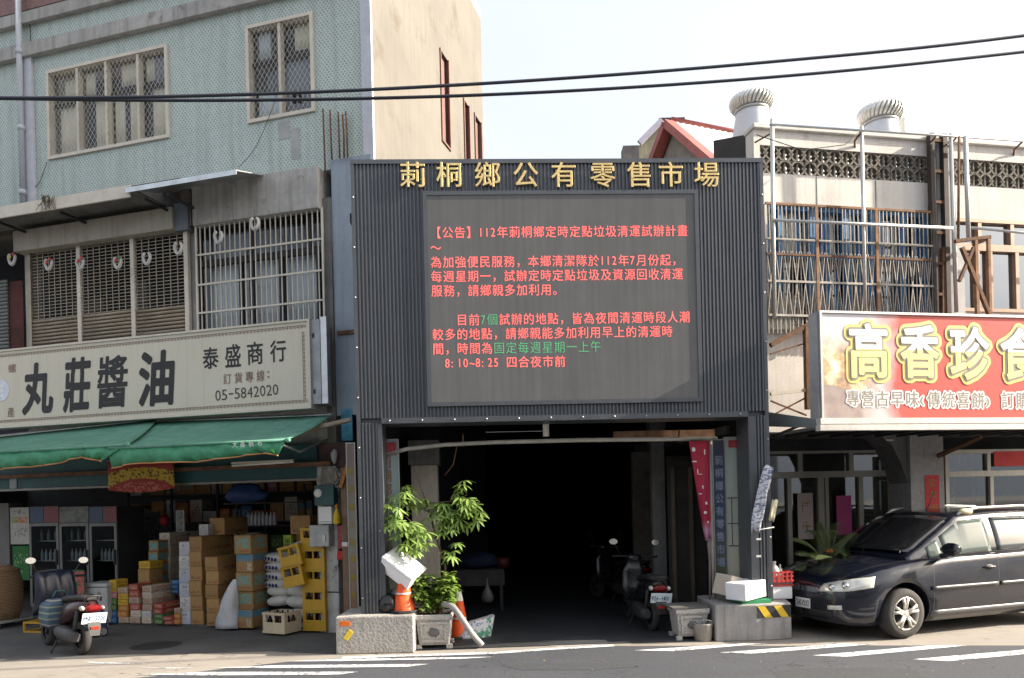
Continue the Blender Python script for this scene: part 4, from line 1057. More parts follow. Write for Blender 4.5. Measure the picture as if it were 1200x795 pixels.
m = MB(lt); m.box(a, b, -.42, -.38, za + .022, za + .05); m.build('batten', ALU_C, lt)
# festive banner
k = NT('red_gold_cloth'); sep = k.n('SeparateXYZ'); k.l(k.coord('Generated'), sep.inputs[0])
dx = k.math('SUBTRACT', sep.outputs[0], .5); dz = k.math('ADD', sep.outputs[2], .15); rr_ = k.math('SQRT', k.math('ADD', k.math('MULTIPLY', dx, dx), k.math('MULTIPLY', dz, dz)))
n = k.noise(k.coord('Generated', (26, 1, 14)), 1, 1)
band = k.math('MULTIPLY', k.math('GREATER_THAN', rr_, .58), k.math('LESS_THAN', rr_, .92)); blob = k.math('GREATER_THAN', n, .55)
c = k.mix(band, (.30, .03, .025), (.50, .33, .03)); c = k.mix(k.math('MULTIPLY', band, blob), c, (.12, .05, .02))
c = k.mix(k.math('MULTIPLY', k.math('LESS_THAN', rr_, .5), blob), c, (.42, .16, .12)); k.col(c); k.set(.7)
FESTIVE = k.m
def lbanner():
    (tl, tr, bl, br) = [L.uz(*c_, -.3) for c_ in ((126, 541), (203, 539), (126, 575), (202, 572))]
    t = fthing(L, 'festive_banner', 'red and gold cloth banner hung below the green awnings', 'banner', (tl[0] + tr[0]) / 2, -.3, bl[1])
    m = MB(t); nn = 10; g_ = []
    for i in range(5):
        s = i / 4; g_.append([m.v(((tl[0] * (1 - q) + tr[0] * q), -.3 + .02 * math.sin(q * 9) * s, (tl[1] * (1 - q) + tr[1] * q) * (1 - s) + (bl[1] * (1 - q) + br[1] * q) * s - .05 * math.sin(PI * q) * s)) for q in [j / nn for j in range(nn + 1)]])
    for i in range(4):
        for j in range(nn): m.f([g_[i][j], g_[i][j + 1], g_[i + 1][j + 1], g_[i + 1][j]], True)
    o = m.build('cloth', FESTIVE, t); o.modifiers.new('t', 'SOLIDIFY').thickness = .006
    m = MB(t); m.tube([(tl[0], -.3, tl[1] + .01), (tr[0], -.3, tr[1] + .01)], .012, 6); m.build('rod', WOOD, t)
lbanner()

# ------------------------------------------------------------------ goods in the shop
CARD = (.39, .225, .085); BRN = (.20, .12, .06)
def P_(name, base, *marks): return printed(name, base, marks)
TXC = (.10, .055, .03)
MATS = {
 'plain': P_('brown_carton', CARD, (.15, .6, .12, .3, TXC, .5), (.62, .9, .1, .32, (.4, .05, .03), .5), (0, 1, .93, .95, (.25, .15, .07), 1)),
 'cyan': P_('carton_cyan', (.29,.175,.07), (.1, .9, .2, .8, (.10, .38, .44), .75), (.1, .4, .1, .3, (.5, .45, .3), .5)),
 'white': P_('carton_white', (.60, .58, .55), (.1, .9, .12, .62, (.30, .27, .33), .5), (.3, .7, .66, .84, (.08, .06, .06), .4)),
 'lav': P_('carton_lavender', (.56, .56, .62), (.15, .85, .1, .5, (.35, .36, .45), .5), (.3, .7, .6, .8, (.06, .06, .08), .45)),
 'cream': P_('carton_cream', (.55, .49, .40), (.12, .88, .2, .6, (.42, .16, .10), .5), (.3, .7, .62, .85, (.1, .07, .05), .4)),
 'label': P_('carton_blue_label', (.31,.185,.075), (.1, .62, .12, .34, (.35, .06, .04), .35), (.66, .92, .1, .5, (.42, .40, .34), .7), (.02, .98, .60, .96, (.06, .22, .32), .95)),
 'swoosh': P_('carton_teal_swoosh', (.33,.20,.08), (.12, .88, .3, .85, (.10, .36, .34), .6), (.3, .95, .08, .22, (.3, .12, .05), .6)),
 'yellow': P_('carton_yellow', (.55, .34, .03), (.1, .9, .3, .7, (.25, .12, .02), .5)),
 'pink': P_('carton_pink', (.50, .14, .20), (.15, .85, .25, .75, (.6, .55, .45), .5)),
 'green': P_('carton_green', (.07, .17, .06), (.15, .85, .25, .75, (.5, .5, .2), .45)),
 'blue': P_('carton_blue', (.03, .13, .30), (.15, .85, .25, .75, (.3, .4, .5), .5)),
 'orange': P_('carton_orange', (.45, .17, .04), (.15, .85, .3, .8, (.6, .45, .15), .5)),
 'red': P_('carton_red', (.36, .07, .05), (.15, .85, .25, .8, (.5, .40, .25), .5)),
 'mix': P_('carton_pale_print', (.45, .36, .26), (.2, .8, .25, .85, (.35, .13, .10), .6), (.1, .9, .02, .2, (.2, .12, .08), .8)),
 'maroon': P_('carton_maroon', (.16, .05, .04), (.2, .8, .25, .75, (.4, .3, .2), .4)),
}
NAMES = {'plain': 'brown cardboard carton', 'cyan': 'brown carton with cyan print', 'white': 'white carton', 'lav': 'pale lavender white carton', 'cream': 'cream carton with dark print', 'label': 'brown carton with a blue band', 'swoosh': 'brown carton with a teal swoosh',
 'yellow': 'yellow carton', 'pink': 'pink carton', 'green': 'green carton', 'blue': 'blue carton', 'orange': 'orange carton', 'red': 'red carton', 'mix': 'pale printed carton', 'maroon': 'maroon carton'}
ORD = ['lowest', 'second from the floor', 'third from the floor', 'fourth from the floor', 'fifth from the floor', 'sixth from the floor', 'seventh from the floor']
def stack(x0, x1, ytop, ybot, kinds, y, depth, where, jitter=.012, floor=None, oz=None):
    """a stack of cartons: pixel left/right/top/bottom on the plane y into the shop"""
    a, b = L.u(x0, (ytop + ybot) / 2, y), L.u(x1, (ytop + ybot) / 2, y)
    zt_ = L.z((x0 + x1) / 2, ytop, y); zb_ = .036 if floor is None else floor
    n = len(kinds); h = (zt_ - zb_) / n
    for i, k_ in enumerate(kinds):
        u_ = (a + b) / 2 + random.uniform(-jitter, jitter); dy = random.uniform(0, jitter * 2)
        bn = {'plain': 'brown carton', 'label': 'blue banded carton', 'swoosh': 'teal printed carton', 'cyan': 'cyan printed carton', 'lav': 'lavender carton', 'mix': 'pale printed carton', 'cream': 'cream carton'}.get(k_, NAMES[k_])
        lab = f"{bn}, {ORD[i].replace(' from the floor', '') if floor is None else ['lowest', 'second', 'third'][i]}{'' if i == 0 else ' up'} in {where}" if n > 1 else f"{NAMES[k_]} {where}"
        lab_ = f"{NAMES[k_]}, {ORD[i] if floor is None else ['lowest', 'second', 'third', 'fourth', 'fifth', 'sixth', 'seventh'][i] + ('' if i == 0 else ' up')} in {where}" if n > 1 else f"{NAMES[k_]} {where}"
        m = MB(); w2 = (b - a) / 2 - .003
        m.box(-w2, w2, 0, depth, 0.001, h - .002)
        o = m.build('carton', MATS[k_], bevel=.006, seg=1)
        o.location = L.pt(u_, y + dy, zb_ + h * i); o.rotation_euler = (0, 0, L.a + random.uniform(-.025, .025)); tag(o, lab, 'carton', 'cartons stacked in the shop')
    return zt_
Yf = .05
stack(127, 136, 680, 742, ['blue', 'blue', 'green', 'green', 'pink', 'yellow', 'yellow'], Yf, .25, 'the leftmost narrow stack')
stack(137.5, 149.5, 689, 742, ['mix', 'orange', 'orange', 'yellow', 'yellow', 'mix'], Yf, .3, 'the stack right of the blue based one')
stack(151, 163, 685, 742, ['mix', 'cream', 'red', 'mix', 'red', 'red'], Yf, .3, 'the third narrow stack from left')
stack(165.5, 177, 687, 742, ['cream', 'white', 'mix', 'mix', 'cream', 'mix'], Yf + .02, .5, 'the stack before the brown flanked pile')
stack(178.5, 189.5, 708, 742, ['green', 'green', 'red', 'red'], Yf - .02, .45, 'the low green and red stack')
stack(190.5, 202, 723, 742, ['red', 'red'], Yf - .03, .3, 'the two high red stack')
stack(203, 210.5, 713, 742, ['orange', 'orange', 'mix'], Yf, .3, 'the orange stack beside the tall lavender one')
zt_ = stack(176, 198, 707, 742, ['maroon', 'maroon'], Yf + .3, .4, 'the maroon pair behind the red stack')
stack(199, 208.5, 680, 707, ['blue', 'blue', 'blue'], Yf + .42, .3, 'the blue trio behind the orange stack', floor=.036 + .42)
stack(161, 174.5, 667, 686, ['plain'], Yf + .30, .3, 'under a yellow one on the pale stacks', floor=L.z(168, 686.5, Yf + .3))
stack(161, 174.5, 658, 667, ['yellow'], Yf + .30, .3, 'lying on top of a brown carton, left of the cyan stack', floor=L.z(168, 667, Yf + .3) + .002)
stack(174.5, 186, 633.5, 742, ['plain', 'plain', 'cyan', 'cyan', 'cyan', 'cyan', 'cyan'], Yf + .62, .35, 'the cyan printed stack')
stack(187, 199.5, 624.5, 742, ['cream'] * 4 + ['cream', 'cream', 'cream'], Yf + .85, .75, 'the tall cream stack behind')
stack(209.5, 223, 635, 742, ['lav', 'white', 'lav', 'lav', 'white', 'lav'], Yf + .05, .5, 'the tall lavender white stack')
zt11 = stack(221.5, 236.5, 629, 742, ['plain'] * 6, Yf + .02, .8, 'the tall brown stack beside the lavender one')
stack(240, 255.5, 653, 742, ['plain'] * 5, Yf - .06, .7, 'the five high brown stack left of the white cloth')
stack(257, 272, 629, 742, ['plain'] * 6, Yf + .75, .5, 'the brown stack in shadow behind the white cloth')
stack(238, 256, 629, 742, ['plain'] * 6, Yf + .72, .5, 'the brown stack in shadow behind the five high one')
stack(232, 243, 614.5, 628, ['white'], Yf + .35, .3, 'small and alone on top of the brown stacks', floor=zt11 + .001)
stack(244, 262, 607, 627, ['plain'], Yf + .45, .6, 'larger and alone on the very top of the brown stacks', floor=zt11 + .001)
stack(275, 295, 627.5, 744, ['label', 'swoosh', 'swoosh', 'label', 'swoosh'], Yf - .16, .42, 'the stack with teal and blue print', jitter=.018)
# cloth slumped against the stack
c0 = L.pt(L.u(267, 742, -.1), -.1, .036)
t = thing('white_sheet', 'crumpled white cloth slumped between the brown and the teal printed cartons', 'cloth', c0, L.a)
m = MB(); rings = []
for i in range(10):
    s = i / 9; z_ = .72 * s; wd = .155 * (1 - s) ** .55 + .035; sh = .15 * s ** 1.6
    rings.append([(sh + wd * (1 + .22 * math.sin(k_ * 2.6 + s * 5) + .12 * math.sin(k_ * 4.7 - s * 7)) * math.cos(2 * PI * k_ / 16) * .9, wd * .6 * (1 + .12 * math.cos(k_ * 3.1)) * math.sin(2 * PI * k_ / 16), z_) for k_ in range(16)])
m.loft(rings); m.build('cloth', mat('white_sheet_cloth', (.58, .58, .60), .9, var=.15, scale=5, bump=.5, bscale=14), t)
# rice sacks
SACK = mat('woven_white_sack', (.55, .54, .51), .8, var=.12, scale=5, bump=.4, bscale=16)
def sack(px, py, wpx, hpx, y, lab, tilt=0, dep=.45, mark=False):
    u_, z_ = L.uz(px, py, y); wd = wpx / 83 / 2; hh = hpx / 83 / 2
    t = thing('rice_sack', lab, 'sack', L.pt(u_, y + dep / 2, z_ - hh), L.a, 'white sacks piled by the pillar')
    m = MB(); m.M = Matrix.Translation((0, 0, hh)) @ Matrix.Rotation(tilt, 4, 'Y'); rings = []
    for i in range(13):
        s = -1 + 2 * i / 12; e_ = max(.0, 1 - abs(s) ** 3.2) ** .5
        hz_ = hh * (.14 + .98 * e_); dy = dep / 2 * (.62 + .38 * e_)
        rings.append([(s * wd * 1.06, dy * math.copysign(abs(math.cos(a)) ** .7, math.cos(a)), hz_ * math.copysign(abs(math.sin(a)) ** .8, math.sin(a)) + .012 * noise.noise(Vector((s * 4, a * 2, px)))) for a in [2 * PI * k_ / 14 for k_ in range(14)]])
    m.loft(rings); m.build('sack', SACK, t)
    if mark:
        m = MB(); m.M = Matrix.Translation((0, 0, hh)) @ Matrix.Rotation(tilt, 4, 'Y')
        for j in range(4): m.ell((-wd * .62 + j * .055, -dep / 2 * .99, hh * .05 - j * .006), (.022, .02, hh * .42), 8, 5)
        m.build('printed_mark', mat('navy_print', (.03, .03, .14), .7), t)
    return t
for i, (px, py) in enumerate(((320, 714.5), (323, 705), (323, 694), (320, 685.5), (320, 676), (320, 665), (319, 655))):
    if i == 0: continue
    sack(px, py, 31, 12.5, .05 + i * .012, f"white sack with navy print, {['', 'lowest', 'second', 'third', 'fourth', 'fifth', 'topmost'][i]} in the left pile of sacks", tilt=(-.12 if i == 1 else .03 * (-1) ** i), mark=i not in (1, 2))
sack(321, 725, 31, 16, .06, 'plump plain sack on the floor, half hidden by the cream crate', tilt=0)
sack(350, 736, 36, 14, .12, 'plain white sack on the floor between the cream crate and yellow crates')
for i, (px, py) in enumerate(((350, 722), (348, 706.5), (349, 694))):
    sack(px, py, 37, 14.5, .02 + i * .02, f"plain white sack, {['lower', 'middle', 'upper'][i]} of the three right of the printed sacks", tilt=.06 if i == 2 else .02)
for px, py, w_ in ((348, 680, 34), (350, 667, 36), (350, 653, 36)): sack(px, py, w_, 15, .40, f"white sack {['at the bottom', 'in the middle', 'on top'][[680, 667, 653].index(py)]} of the rear pile behind the tilted yellow crates")
sack(347, 641, 34, 13, .34, 'slack white sack lying slanted above the tilted yellow crates', tilt=-.28)
# bottle crates
YCR = mat('yellow_crate_plastic', (.46, .265, .015), .45, var=.12); CCR = mat('cream_crate_plastic', (.58, .48, .33), .5, var=.12); BOT = mat('brown_bottle_glass', (.05, .018, .01), .12, var=.2)
def crate(loc, rz, w_, d_, h_, mt, label, tilt=0, bottles=True, name='bottle_crate', text=None, ink=None):
    t = thing(name, label, 'crate', loc, rz, 'bottle crates in the shop'); t.rotation_euler = (0, tilt, rz)
    e_ = .028
    m = MB(); m.wall(-w_ / 2, w_ / 2, 0, h_, -d_ / 2, -d_ / 2 + e_, [(-w_ * .36, -w_ * .03, h_ * .52, h_ * .86), (w_ * .03, w_ * .36, h_ * .52, h_ * .86)])
    m.build('front_wall', mt, t, bevel=.005)
    m = MB(); m.wall(-w_ / 2, w_ / 2, 0, h_, d_ / 2 - e_, d_ / 2, [(-w_ * .36, w_ * .36, h_ * .52, h_ * .86)]); m.build('rear_wall', mt, t)
    for sx_ in (-1, 1):
        m = MB(); m.M = Matrix.Translation((sx_ * (w_ / 2 - e_ / 2), 0, 0)) @ Matrix.Rotation(PI / 2, 4, 'Z')
        m.wall(-d_ / 2 + e_ + .001, d_ / 2 - e_ - .001, 0, h_, -e_ / 2, e_ / 2, [(-d_ * .3, d_ * .3, h_ * .52, h_ * .86)]); m.build('end_wall', mt, t)
    m = MB(); m.box(-w_ / 2 + e_ + .001, w_ / 2 - e_ - .001, -d_ / 2 + e_ + .001, d_ / 2 - e_ - .001, .005, .02); m.build('floor', mt, t)
    m = MB(); m.box(-w_ / 2 - .006, w_ / 2 + .006, -d_ / 2 - .006, -d_ / 2 - .001, h_ - .03, h_); m.box(-w_ / 2 - .006, w_ / 2 + .006, -d_ / 2 - .006, -d_ / 2 - .001, 0, .025); m.build('rim', mt, t)
    if bottles:
        nx = 4
        for i in range(nx):
            for j in range(2):
                m = MB(); x_ = -w_ * .36 + i * w_ * .24; y_ = -d_ * .25 + j * d_ * .45
                m.lathe([(.03, 0), (.032, h_ * .5), (.014, h_ * .74), (.012, h_ * .94), (.014, h_ * .95)], (x_, y_, .022), 8); m.build('bottle', BOT, t)
    if text:
        m = MB()
        for i, ch in enumerate(text): write(m, ch, -w_ * .16 + i * w_ * .12, h_ * .3, w_ * .11, h_ * .2, -d_ / 2 - .003, bold=.02)
        m.build('printed_mark', ink, t)
    return t
def lcrate(px, py, y, *a, **k_):
    u_, z_ = L.uz(px, py, y); return crate(L.pt(u_, y, max(z_, .037)), L.a + k_.pop('turn', 0), *a, **k_)
u_, z_ = L.uz(352, 686, -.12)
crate(L.pt(u_, -.12, z_), L.a, .33, .3, .30, YCR, 'yellow plastic bottle crate, lower of the tilted pair on the sacks', tilt=.22 * -1, bottles=False, text=None)
u_, z_ = L.uz(349, 663, -.12)
crate(L.pt(u_, -.12, z_), L.a, .34, .3, .30, YCR, 'yellow plastic bottle crate, upper of the tilted pair on the sacks', tilt=-.22, bottles=False)
for i in range(5):
    u_ = L.u(374, 720, -.02)
    crate(L.pt(u_ + random.uniform(-.01, .01), .0, .037 + i * .292), L.a, .36, .34, .29, YCR, f"yellow bottle crate, {['lowest', 'second from floor', 'third from floor', 'fourth from floor', 'topmost'][i]} in the column beside the white pillar", bottles=True)
lcrate(331, 745, -.28, .40, .34, .29, CCR, 'cream bottle crate with dark bottles standing alone on the shop floor', turn=-.18)
u_, z_ = L.uz(352, 626, .45)
m = MB(); m.box(-.17, .17, 0, .3, 0, .28); o = m.build('carton', MATS['plain'], bevel=.005); o.location = L.pt(u_, .45, z_); o.rotation_euler = (0, 0, L.a); tag(o, 'brown carton with a maroon frame print, standing high behind the yellow crates', 'carton', 'cartons stacked in the shop')
for i in range(5):
    m = MB(); m.box(-.18, .18, 0, .3, 0, (z_ - .036) / 5 - .002); o = m.build('carton', MATS['plain']); o.location = L.pt(u_, .62, .036 + i * (z_ - .036) / 5); o.rotation_euler = (0, 0, L.a); tag(o, f"brown carton in deep shadow, {['lowest', 'second', 'third', 'fourth', 'fifth'][i]} from the floor behind the sacks", 'carton', 'cartons stacked in the shop')
u_, z_ = L.uz(326, 647, .25)
m = MB(); m.box(-.07, .07, 0, .2, 0, .26); o = m.build('packet', P_('green_packet', (.30, .38, .05), (.2, .8, .3, .8, (.04, .05, .04), .6))); o.location = L.pt(u_, .5, z_ - .02); o.rotation_euler = (0, 0, L.a); tag(o, 'lime green packet with a dark mark standing behind the left pile of sacks', 'packet')

# shelving with bottles at the back
sh = fthing(L, 'goods_shelf', 'dark shelf with rows of white bottles deep in the shop', 'shelf', L.u(305, 700, 1.6), 1.6, .036)
a, b = L.u(262, 620, 1.6), L.u(345, 620, 1.6)
zs_ = [L.z(305, yv, 1.6) for yv in (652, 616, 589)]
for z_ in zs_: m = MB(sh); m.box(a, b, 1.6, 1.95, z_ - .02, z_); m.build('shelf_board', mat('dark_shelf', (.10, .08, .07), .8), sh)
for x_ in (a, b - .03): m = MB(sh); m.box(x_, x_ + .03, 1.955, 1.985, .036, zs_[2] + .3); m.build('upright', DARK, sh)
WB = mat('white_bottle', (.55, .56, .60), .35); RC_ = mat('red_cap', (.4, .03, .03), .4)
for i in range(8):
    x_ = L.u(290, 610, 1.65) + i * .075
    b_ = fthing(L, 'white_bottle', 'white bottle with a red cap on the dark shelf', 'bottle', x_, 1.68, zs_[1] + .001, 'white bottles on the shop shelf')
    m = MB(b_); m.lathe([(.03, 0), (.032, .01), (.032, .15), (.014, .20), (.012, .235)], (x_, 1.68, zs_[1] + .001), 10); m.build('body', WB, b_)
    m = MB(b_); m.lathe([(.015, .22), (.016, .255), (.001, .257)], (x_, 1.68, zs_[1] + .001), 8); m.build('cap', RC_, b_)
tp = fthing(L, 'blue_tarpaulin', 'folded blue tarpaulin bundle hanging from the shop ceiling', 'tarpaulin', L.u(283, 580, 1.0), 1.0, L.z(283, 590, 1.0))
m = MB(tp); u_, z_ = L.uz(283, 578, 1.0); m.ell((u_, 1.1, z_), (.38, .12, .16), 18, 8, .35, 3); m.build('bundle', mat('blue_tarp', (.02, .06, .20), .6, var=.3), tp)
m = MB(tp); m.tube([(u_ - .3, 1.1, z_ + .1), (u_ - .3, 1.1, z_sof + .24)], .008, 5); m.tube([(u_ + .3, 1.1, z_ + .1), (u_ + .3, 1.1, z_sof + .24)], .008, 5); m.build('ropes', WOOD, tp)
# fridges
FR = mat('fridge_grey', (.06, .062, .066), .45, .3, var=.15)
def fridge(px0, px1, lab, tops, lit=.0):
    y = .75; a, b = L.u(px0, 650, y), L.u(px1, 650, y); zt_, zd = L.z(px0, 594, y), L.z(px0, 615, y)
    t = fthing(L, 'drinks_fridge', lab, 'fridge', (a + b) / 2, y, .036, 'upright drinks fridges')
    m = MB(t); m.wall(a, b, .036, zt_, y, y + .06, [(a + .03, b - .03, .2, zd)]); m.box(a, a + .025, y + .062, y + .6, .036, zt_); m.box(b - .025, b, y + .062, y + .6, .036, zt_); m.box(a + .026, b - .026, y + .58, y + .6, .036, zt_); m.box(a + .026, b - .026, y + .062, y + .579, zt_ - .03, zt_); m.box(a + .026, b - .026, y + .062, y + .579, .036, .1); m.build('cabinet', FR, t)
    m = MB(t); m.frame(a + .005, b - .005, .17, zd + .02, y - .03, y - .003, .05); d_ = m.build('door', mat('dull_fridge_trim', (.16, .16, .155), .5, .3), t)
    m = MB(t); m.box(a + .055, b - .055, y - .018, y - .014, .221, zd - .03); m.build('door_glass', glass('fridge_glass', (.75, .8, .8), .0, gl_=.22), d_)
    m = MB(t); m.box(b - .05, b - .03, y - .06, y - .031, .9, 1.15); m.build('handle', DARK, d_)
    w_ = (b - a) / len(tops)
    for i, mt_ in enumerate(tops): m = MB(t); m.box(a + w_ * i + .004, a + w_ * (i + 1) - .004, y - .02, y - .003, zd + .04, zt_ - .01); m.build('header_panel', mt_, t)
    for z_ in (.55, .95, 1.3): m = MB(t); m.box(a + .03, b - .03, y + .08, y + .55, z_, z_ + .012); m.build('wire_shelf', ALU, t)
    return t, a, b, y
hb = mat('header_blue', (.015, .05, .12), .4, var=.3, scale=12); hr = mat('header_red', (.16, .018, .016), .4, var=.3, scale=12); hg = mat('header_pale', (.11, .12, .10), .4, var=.7, scale=9)
BB = mat('blue_bottle', (.04, .07, .35), .3); GB = mat('green_bottle', (.04, .14, .07), .3)
for (p0, p1, lab, tp_) in ((36, 71, 'drinks fridge with bottles in view, leftmost of the three behind the scooter', (hb, hr)), (71.5, 106, 'drinks fridge with a pale green header picture, middle of the three', (hg,)), (106.5, 139, 'darkest drinks fridge with blue and red header, nearest the cartons', (hb, hr))):
    t, a, b, y = fridge(p0, p1, lab, tp_)
    for r_i, (z_, mt_, n_) in enumerate(((.562, BB, 4), (.962, WB, 6), (1.312, mat('grey_can', (.3, .32, .33), .3), 4), (.112, GB, 4))):
        if p0 > 100 and r_i != 1: continue
        for i in range(n_):
            x_ = a + .09 + i * (b - a - .18) / (n_ - 1 if n_ > 1 else 1)
            o = fthing(L, 'drink_bottle', 'drink bottle standing behind the fridge glass', 'bottle', x_, y + .15, z_ + .001, 'bottles in the fridges')
            m = MB(o); m.lathe([(.026, 0), (.027, .01), (.027, .12), (.011, .17), (.010, .2), (.001, .2)], (x_, y + .15, z_ + .001), 8); m.build('body', mt_, o)
# posters and boards left
def flat(name, lab, cat, px0, px1, py0, py1, y, mt, th=.012, fr=L, group=None):
    a, b = fr.u(px0, (py0 + py1) / 2, y), fr.u(px1, (py0 + py1) / 2, y); z1, z0 = fr.z((px0 + px1) / 2, py0, y), fr.z((px0 + px1) / 2, py1, y)
    t = fthing(fr, name, lab, cat, (a + b) / 2, y, z0, group); m = MB(t); m.box(a, b, y, y + th, z0, z1); m.build('sheet', mt, t); return t, a, b, z0, z1
t, a, b, z0, z1 = flat('wall_poster', 'white poster with orange and green print left of the fridges', 'poster', 12, 34, 595, 638, .72, P_('white_poster', (.42, .41, .38), (.1, .5, .58, .74, (.20, .30, .05), .8), (.4, .95, .58, .74, (.5, .16, .05), .8), (.1, .9, .2, .45, (.2, .2, .2), .4), (.1, .9, .8, .95, (.2, .18, .18), .3)))
flat('wall_poster', 'green poster below the white one left of the fridges', 'poster', 15, 34, 640, 680, .72, P_('green_poster', (.02, .15, .03), (.1, .9, .2, .8, (.3, .4, .2), .25)))
flat('steel_locker', 'grey metal locker front at the far left edge of the shop', 'locker', -12, 11, 590, 690, .7, mat('grey_locker', (.14, .14, .14), .6, .2), .3)
t, a, b, z0, z1 = flat('price_board', 'green board with red price squares leaning beside the scooter mirror', 'sign', 84, 99, 668, 704, -.12, P_('green_price_board', (.03, .12, .05), (.05, .95, .62, .95, (.5, .10, .09), .85), (.45, .95, .05, .6, (.5, .10, .09), .8)), .02)
t, a, b, z0, z1 = flat('cardboard_sheet', 'brown cardboard sheet behind the green price board', 'cardboard', 73, 84, 672, 705, -.08, MATS['plain'], .015)
t, a, b, z0, z1 = flat('price_board', 'leaning board with rows of small print at the back of the shop', 'sign', 163, 187, 600, 660, 2.2, P_('dim_price_board', (.20, .20, .20), (.1, .9, .1, .9, (.08, .08, .08), .5)), .02)
flat('price_board', 'narrow white vertical board with black characters hanging in the shop', 'sign', 206, 216, 598, 624, 1.3, P_('white_vertical_board', (.38, .38, .37), (.2, .8, .05, .95, (.03, .03, .03), .45)), .02)
rl = fthing(L, 'red_lantern', 'small round red lantern hanging in the dark shop', 'lantern', L.u(193, 610, 1.6), 1.6, L.z(193, 617, 1.6))
u_, z_ = L.uz(193, 610, 1.6); m = MB(rl); m.ell((u_, 1.6, z_), (.09, .09, .1)); m.build('shade', mat('red_lantern_paper', (.4, .03, .03), .6), rl)
m = MB(rl); m.tube([(u_, 1.6, z_ + .1), (u_, 1.6, z_ + .4)], .006, 5); m.build('cord', INK, rl)
# white cooler box, patterned bag
cb_ = fthing(L, 'cooler_box', 'white cooler box behind the patterned navy bag', 'cooler', L.u(112, 742, -.02), 0, .0)
a, b = L.u(97, 720, -.02), L.u(126, 720, -.02); zt_ = L.z(112, 689, -.02)
m = MB(cb_); m.box(a, b, -.02, .35, .04, zt_); m.build('body', mat('grey_white_plastic', (.42, .42, .41), .6), cb_, bevel=.02)
m = MB(cb_); m.box(a - .01, b + .01, -.03, .36, zt_ + .003, zt_ + .07); m.build('lid', mat('grey_white_plastic', (.42, .42, .41), .6), cb_, bevel=.02)
m = MB(cb_); u_ = (a + b) / 2; m.tube([(u_ - .1, -.03, zt_ - .08), (u_ - .1, -.06, zt_ - .09), (u_ + .1, -.06, zt_ - .09), (u_ + .1, -.03, zt_ - .08)], .012, 6); m.build('handle', ALU, cb_)
k = NT('navy_floral_bag'); vo = k.n('TexVoronoi'); vo.inputs['Scale'].default_value = 26; k.l(k.coord(), vo.inputs['Vector'])
k.col(k.ramp(vo.outputs['Distance'], (.32, (.30, .31, .42)), (.42, (.03, .035, .11)))); k.set(.7); NAVY = k.m
gp = G(111, 746)
bg2 = thing('shopping_bag', 'navy patterned shopping bag on the ground behind the scooter tail', 'bag', gp, L.a)
m = MB(); rings = []
for i in range(9):
    s = i / 8; wd = .17 * (1 + .18 * math.sin(PI * s)) * (1 - .35 * s ** 3)
    rings.append([(wd * math.copysign(abs(math.cos(a)) ** .6, math.cos(a)), wd * .6 * math.copysign(abs(math.sin(a)) ** .6, math.sin(a)), .42 * s) for a in [2 * PI * j / 18 for j in range(18)]])
m.loft(rings); m.build('body', NAVY, bg2)
m = MB(); m.tube([(-.06, 0, .40), (-.03, 0, .52), (.02, 0, .56), (.05, 0, .5), (.06, 0, .4)], .012, 6); m.build('handle', mat('navy_strap', (.03, .03, .15), .7), bg2)
# jute bale and dolly
gp = L.pt(L.u(2, 735, -.3), -.3, .12)
jb = thing('wicker_basket', 'tall bulging straw coloured basket at the left edge of the picture', 'basket', gp, L.a)
k = NT('straw_weave'); wv = k.n('TexWave'); wv.bands_direction = 'Z'; wv.inputs['Scale'].default_value = 14; wv.inputs['Distortion'].default_value = 3; k.l(k.coord(), wv.inputs['Vector'])
k.col(k.ramp(wv.outputs['Fac'], (.2, (.13, .075, .035)), (.8, (.36, .23, .13)))); k.set(.9); k.bump(wv.outputs['Fac'], .6, .02)
m = MB(); m.lathe([(.24, 0), (.29, .15), (.31, .4), (.30, .62), (.25, .78), (.16, .85), (.05, .87)], (0, 0, 0), 24); m.build('body', k.m, jb)
m = MB(); m.lathe([(.262, .76), (.272, .78), (.262, .80)], (0, 0, 0), 24, cap=False); m.build('rim_band', mat('jute_rope', (.20, .12, .06), .9), jb)
dl = thing('platform_dolly', 'grey platform dolly under the straw basket', 'dolly', gp - Vector((0, 0, .12)), L.a)
m = MB(); m.box(-.42, .3, -.3, .3, .085, .118); m.build('deck', mat('worn_deck', (.30, .29, .28), .7, var=.3), dl, bevel=.005)
for x_ in (-.34, .22):
    for y_ in (-.22, .22): m = MB(); m.lathe([(.01, -.02), (.042, -.02), (.042, .02), (.01, .02)], (x_, y_, .042), 14, 'y'); m.build('wheel', BLACK, dl)
yc = fthing(L, 'yellow_crate', 'yellow crate beside the scooter front wheel', 'crate', L.u(37, 752, -.75), -.75, 0)
a, b = L.u(27, 740, -.75), L.u(50, 740, -.75); z1 = L.z(37, 729, -.75)
m = MB(yc)
for (x0_, x1_, z0_, z1_) in ((a, b, .0, .03), (a, b, z1 - .03, z1), (a, a + .03, .031, z1 - .031), (b - .03, b, .031, z1 - .031)):
    m.box(x0_, x1_, -.75, -.72, z0_, z1_); m.box(x0_, x1_, -.45, -.42, z0_, z1_)
m.build('end_frame', YCR, yc)
m = MB(yc)
for x_ in (a, b - .03):
    for z_ in (.0, z1 - .03): m.box(x_ + .002, x_ + .028, -.719, -.451, z_ + .001, z_ + .029)
m.build('side_rails', YCR, yc)

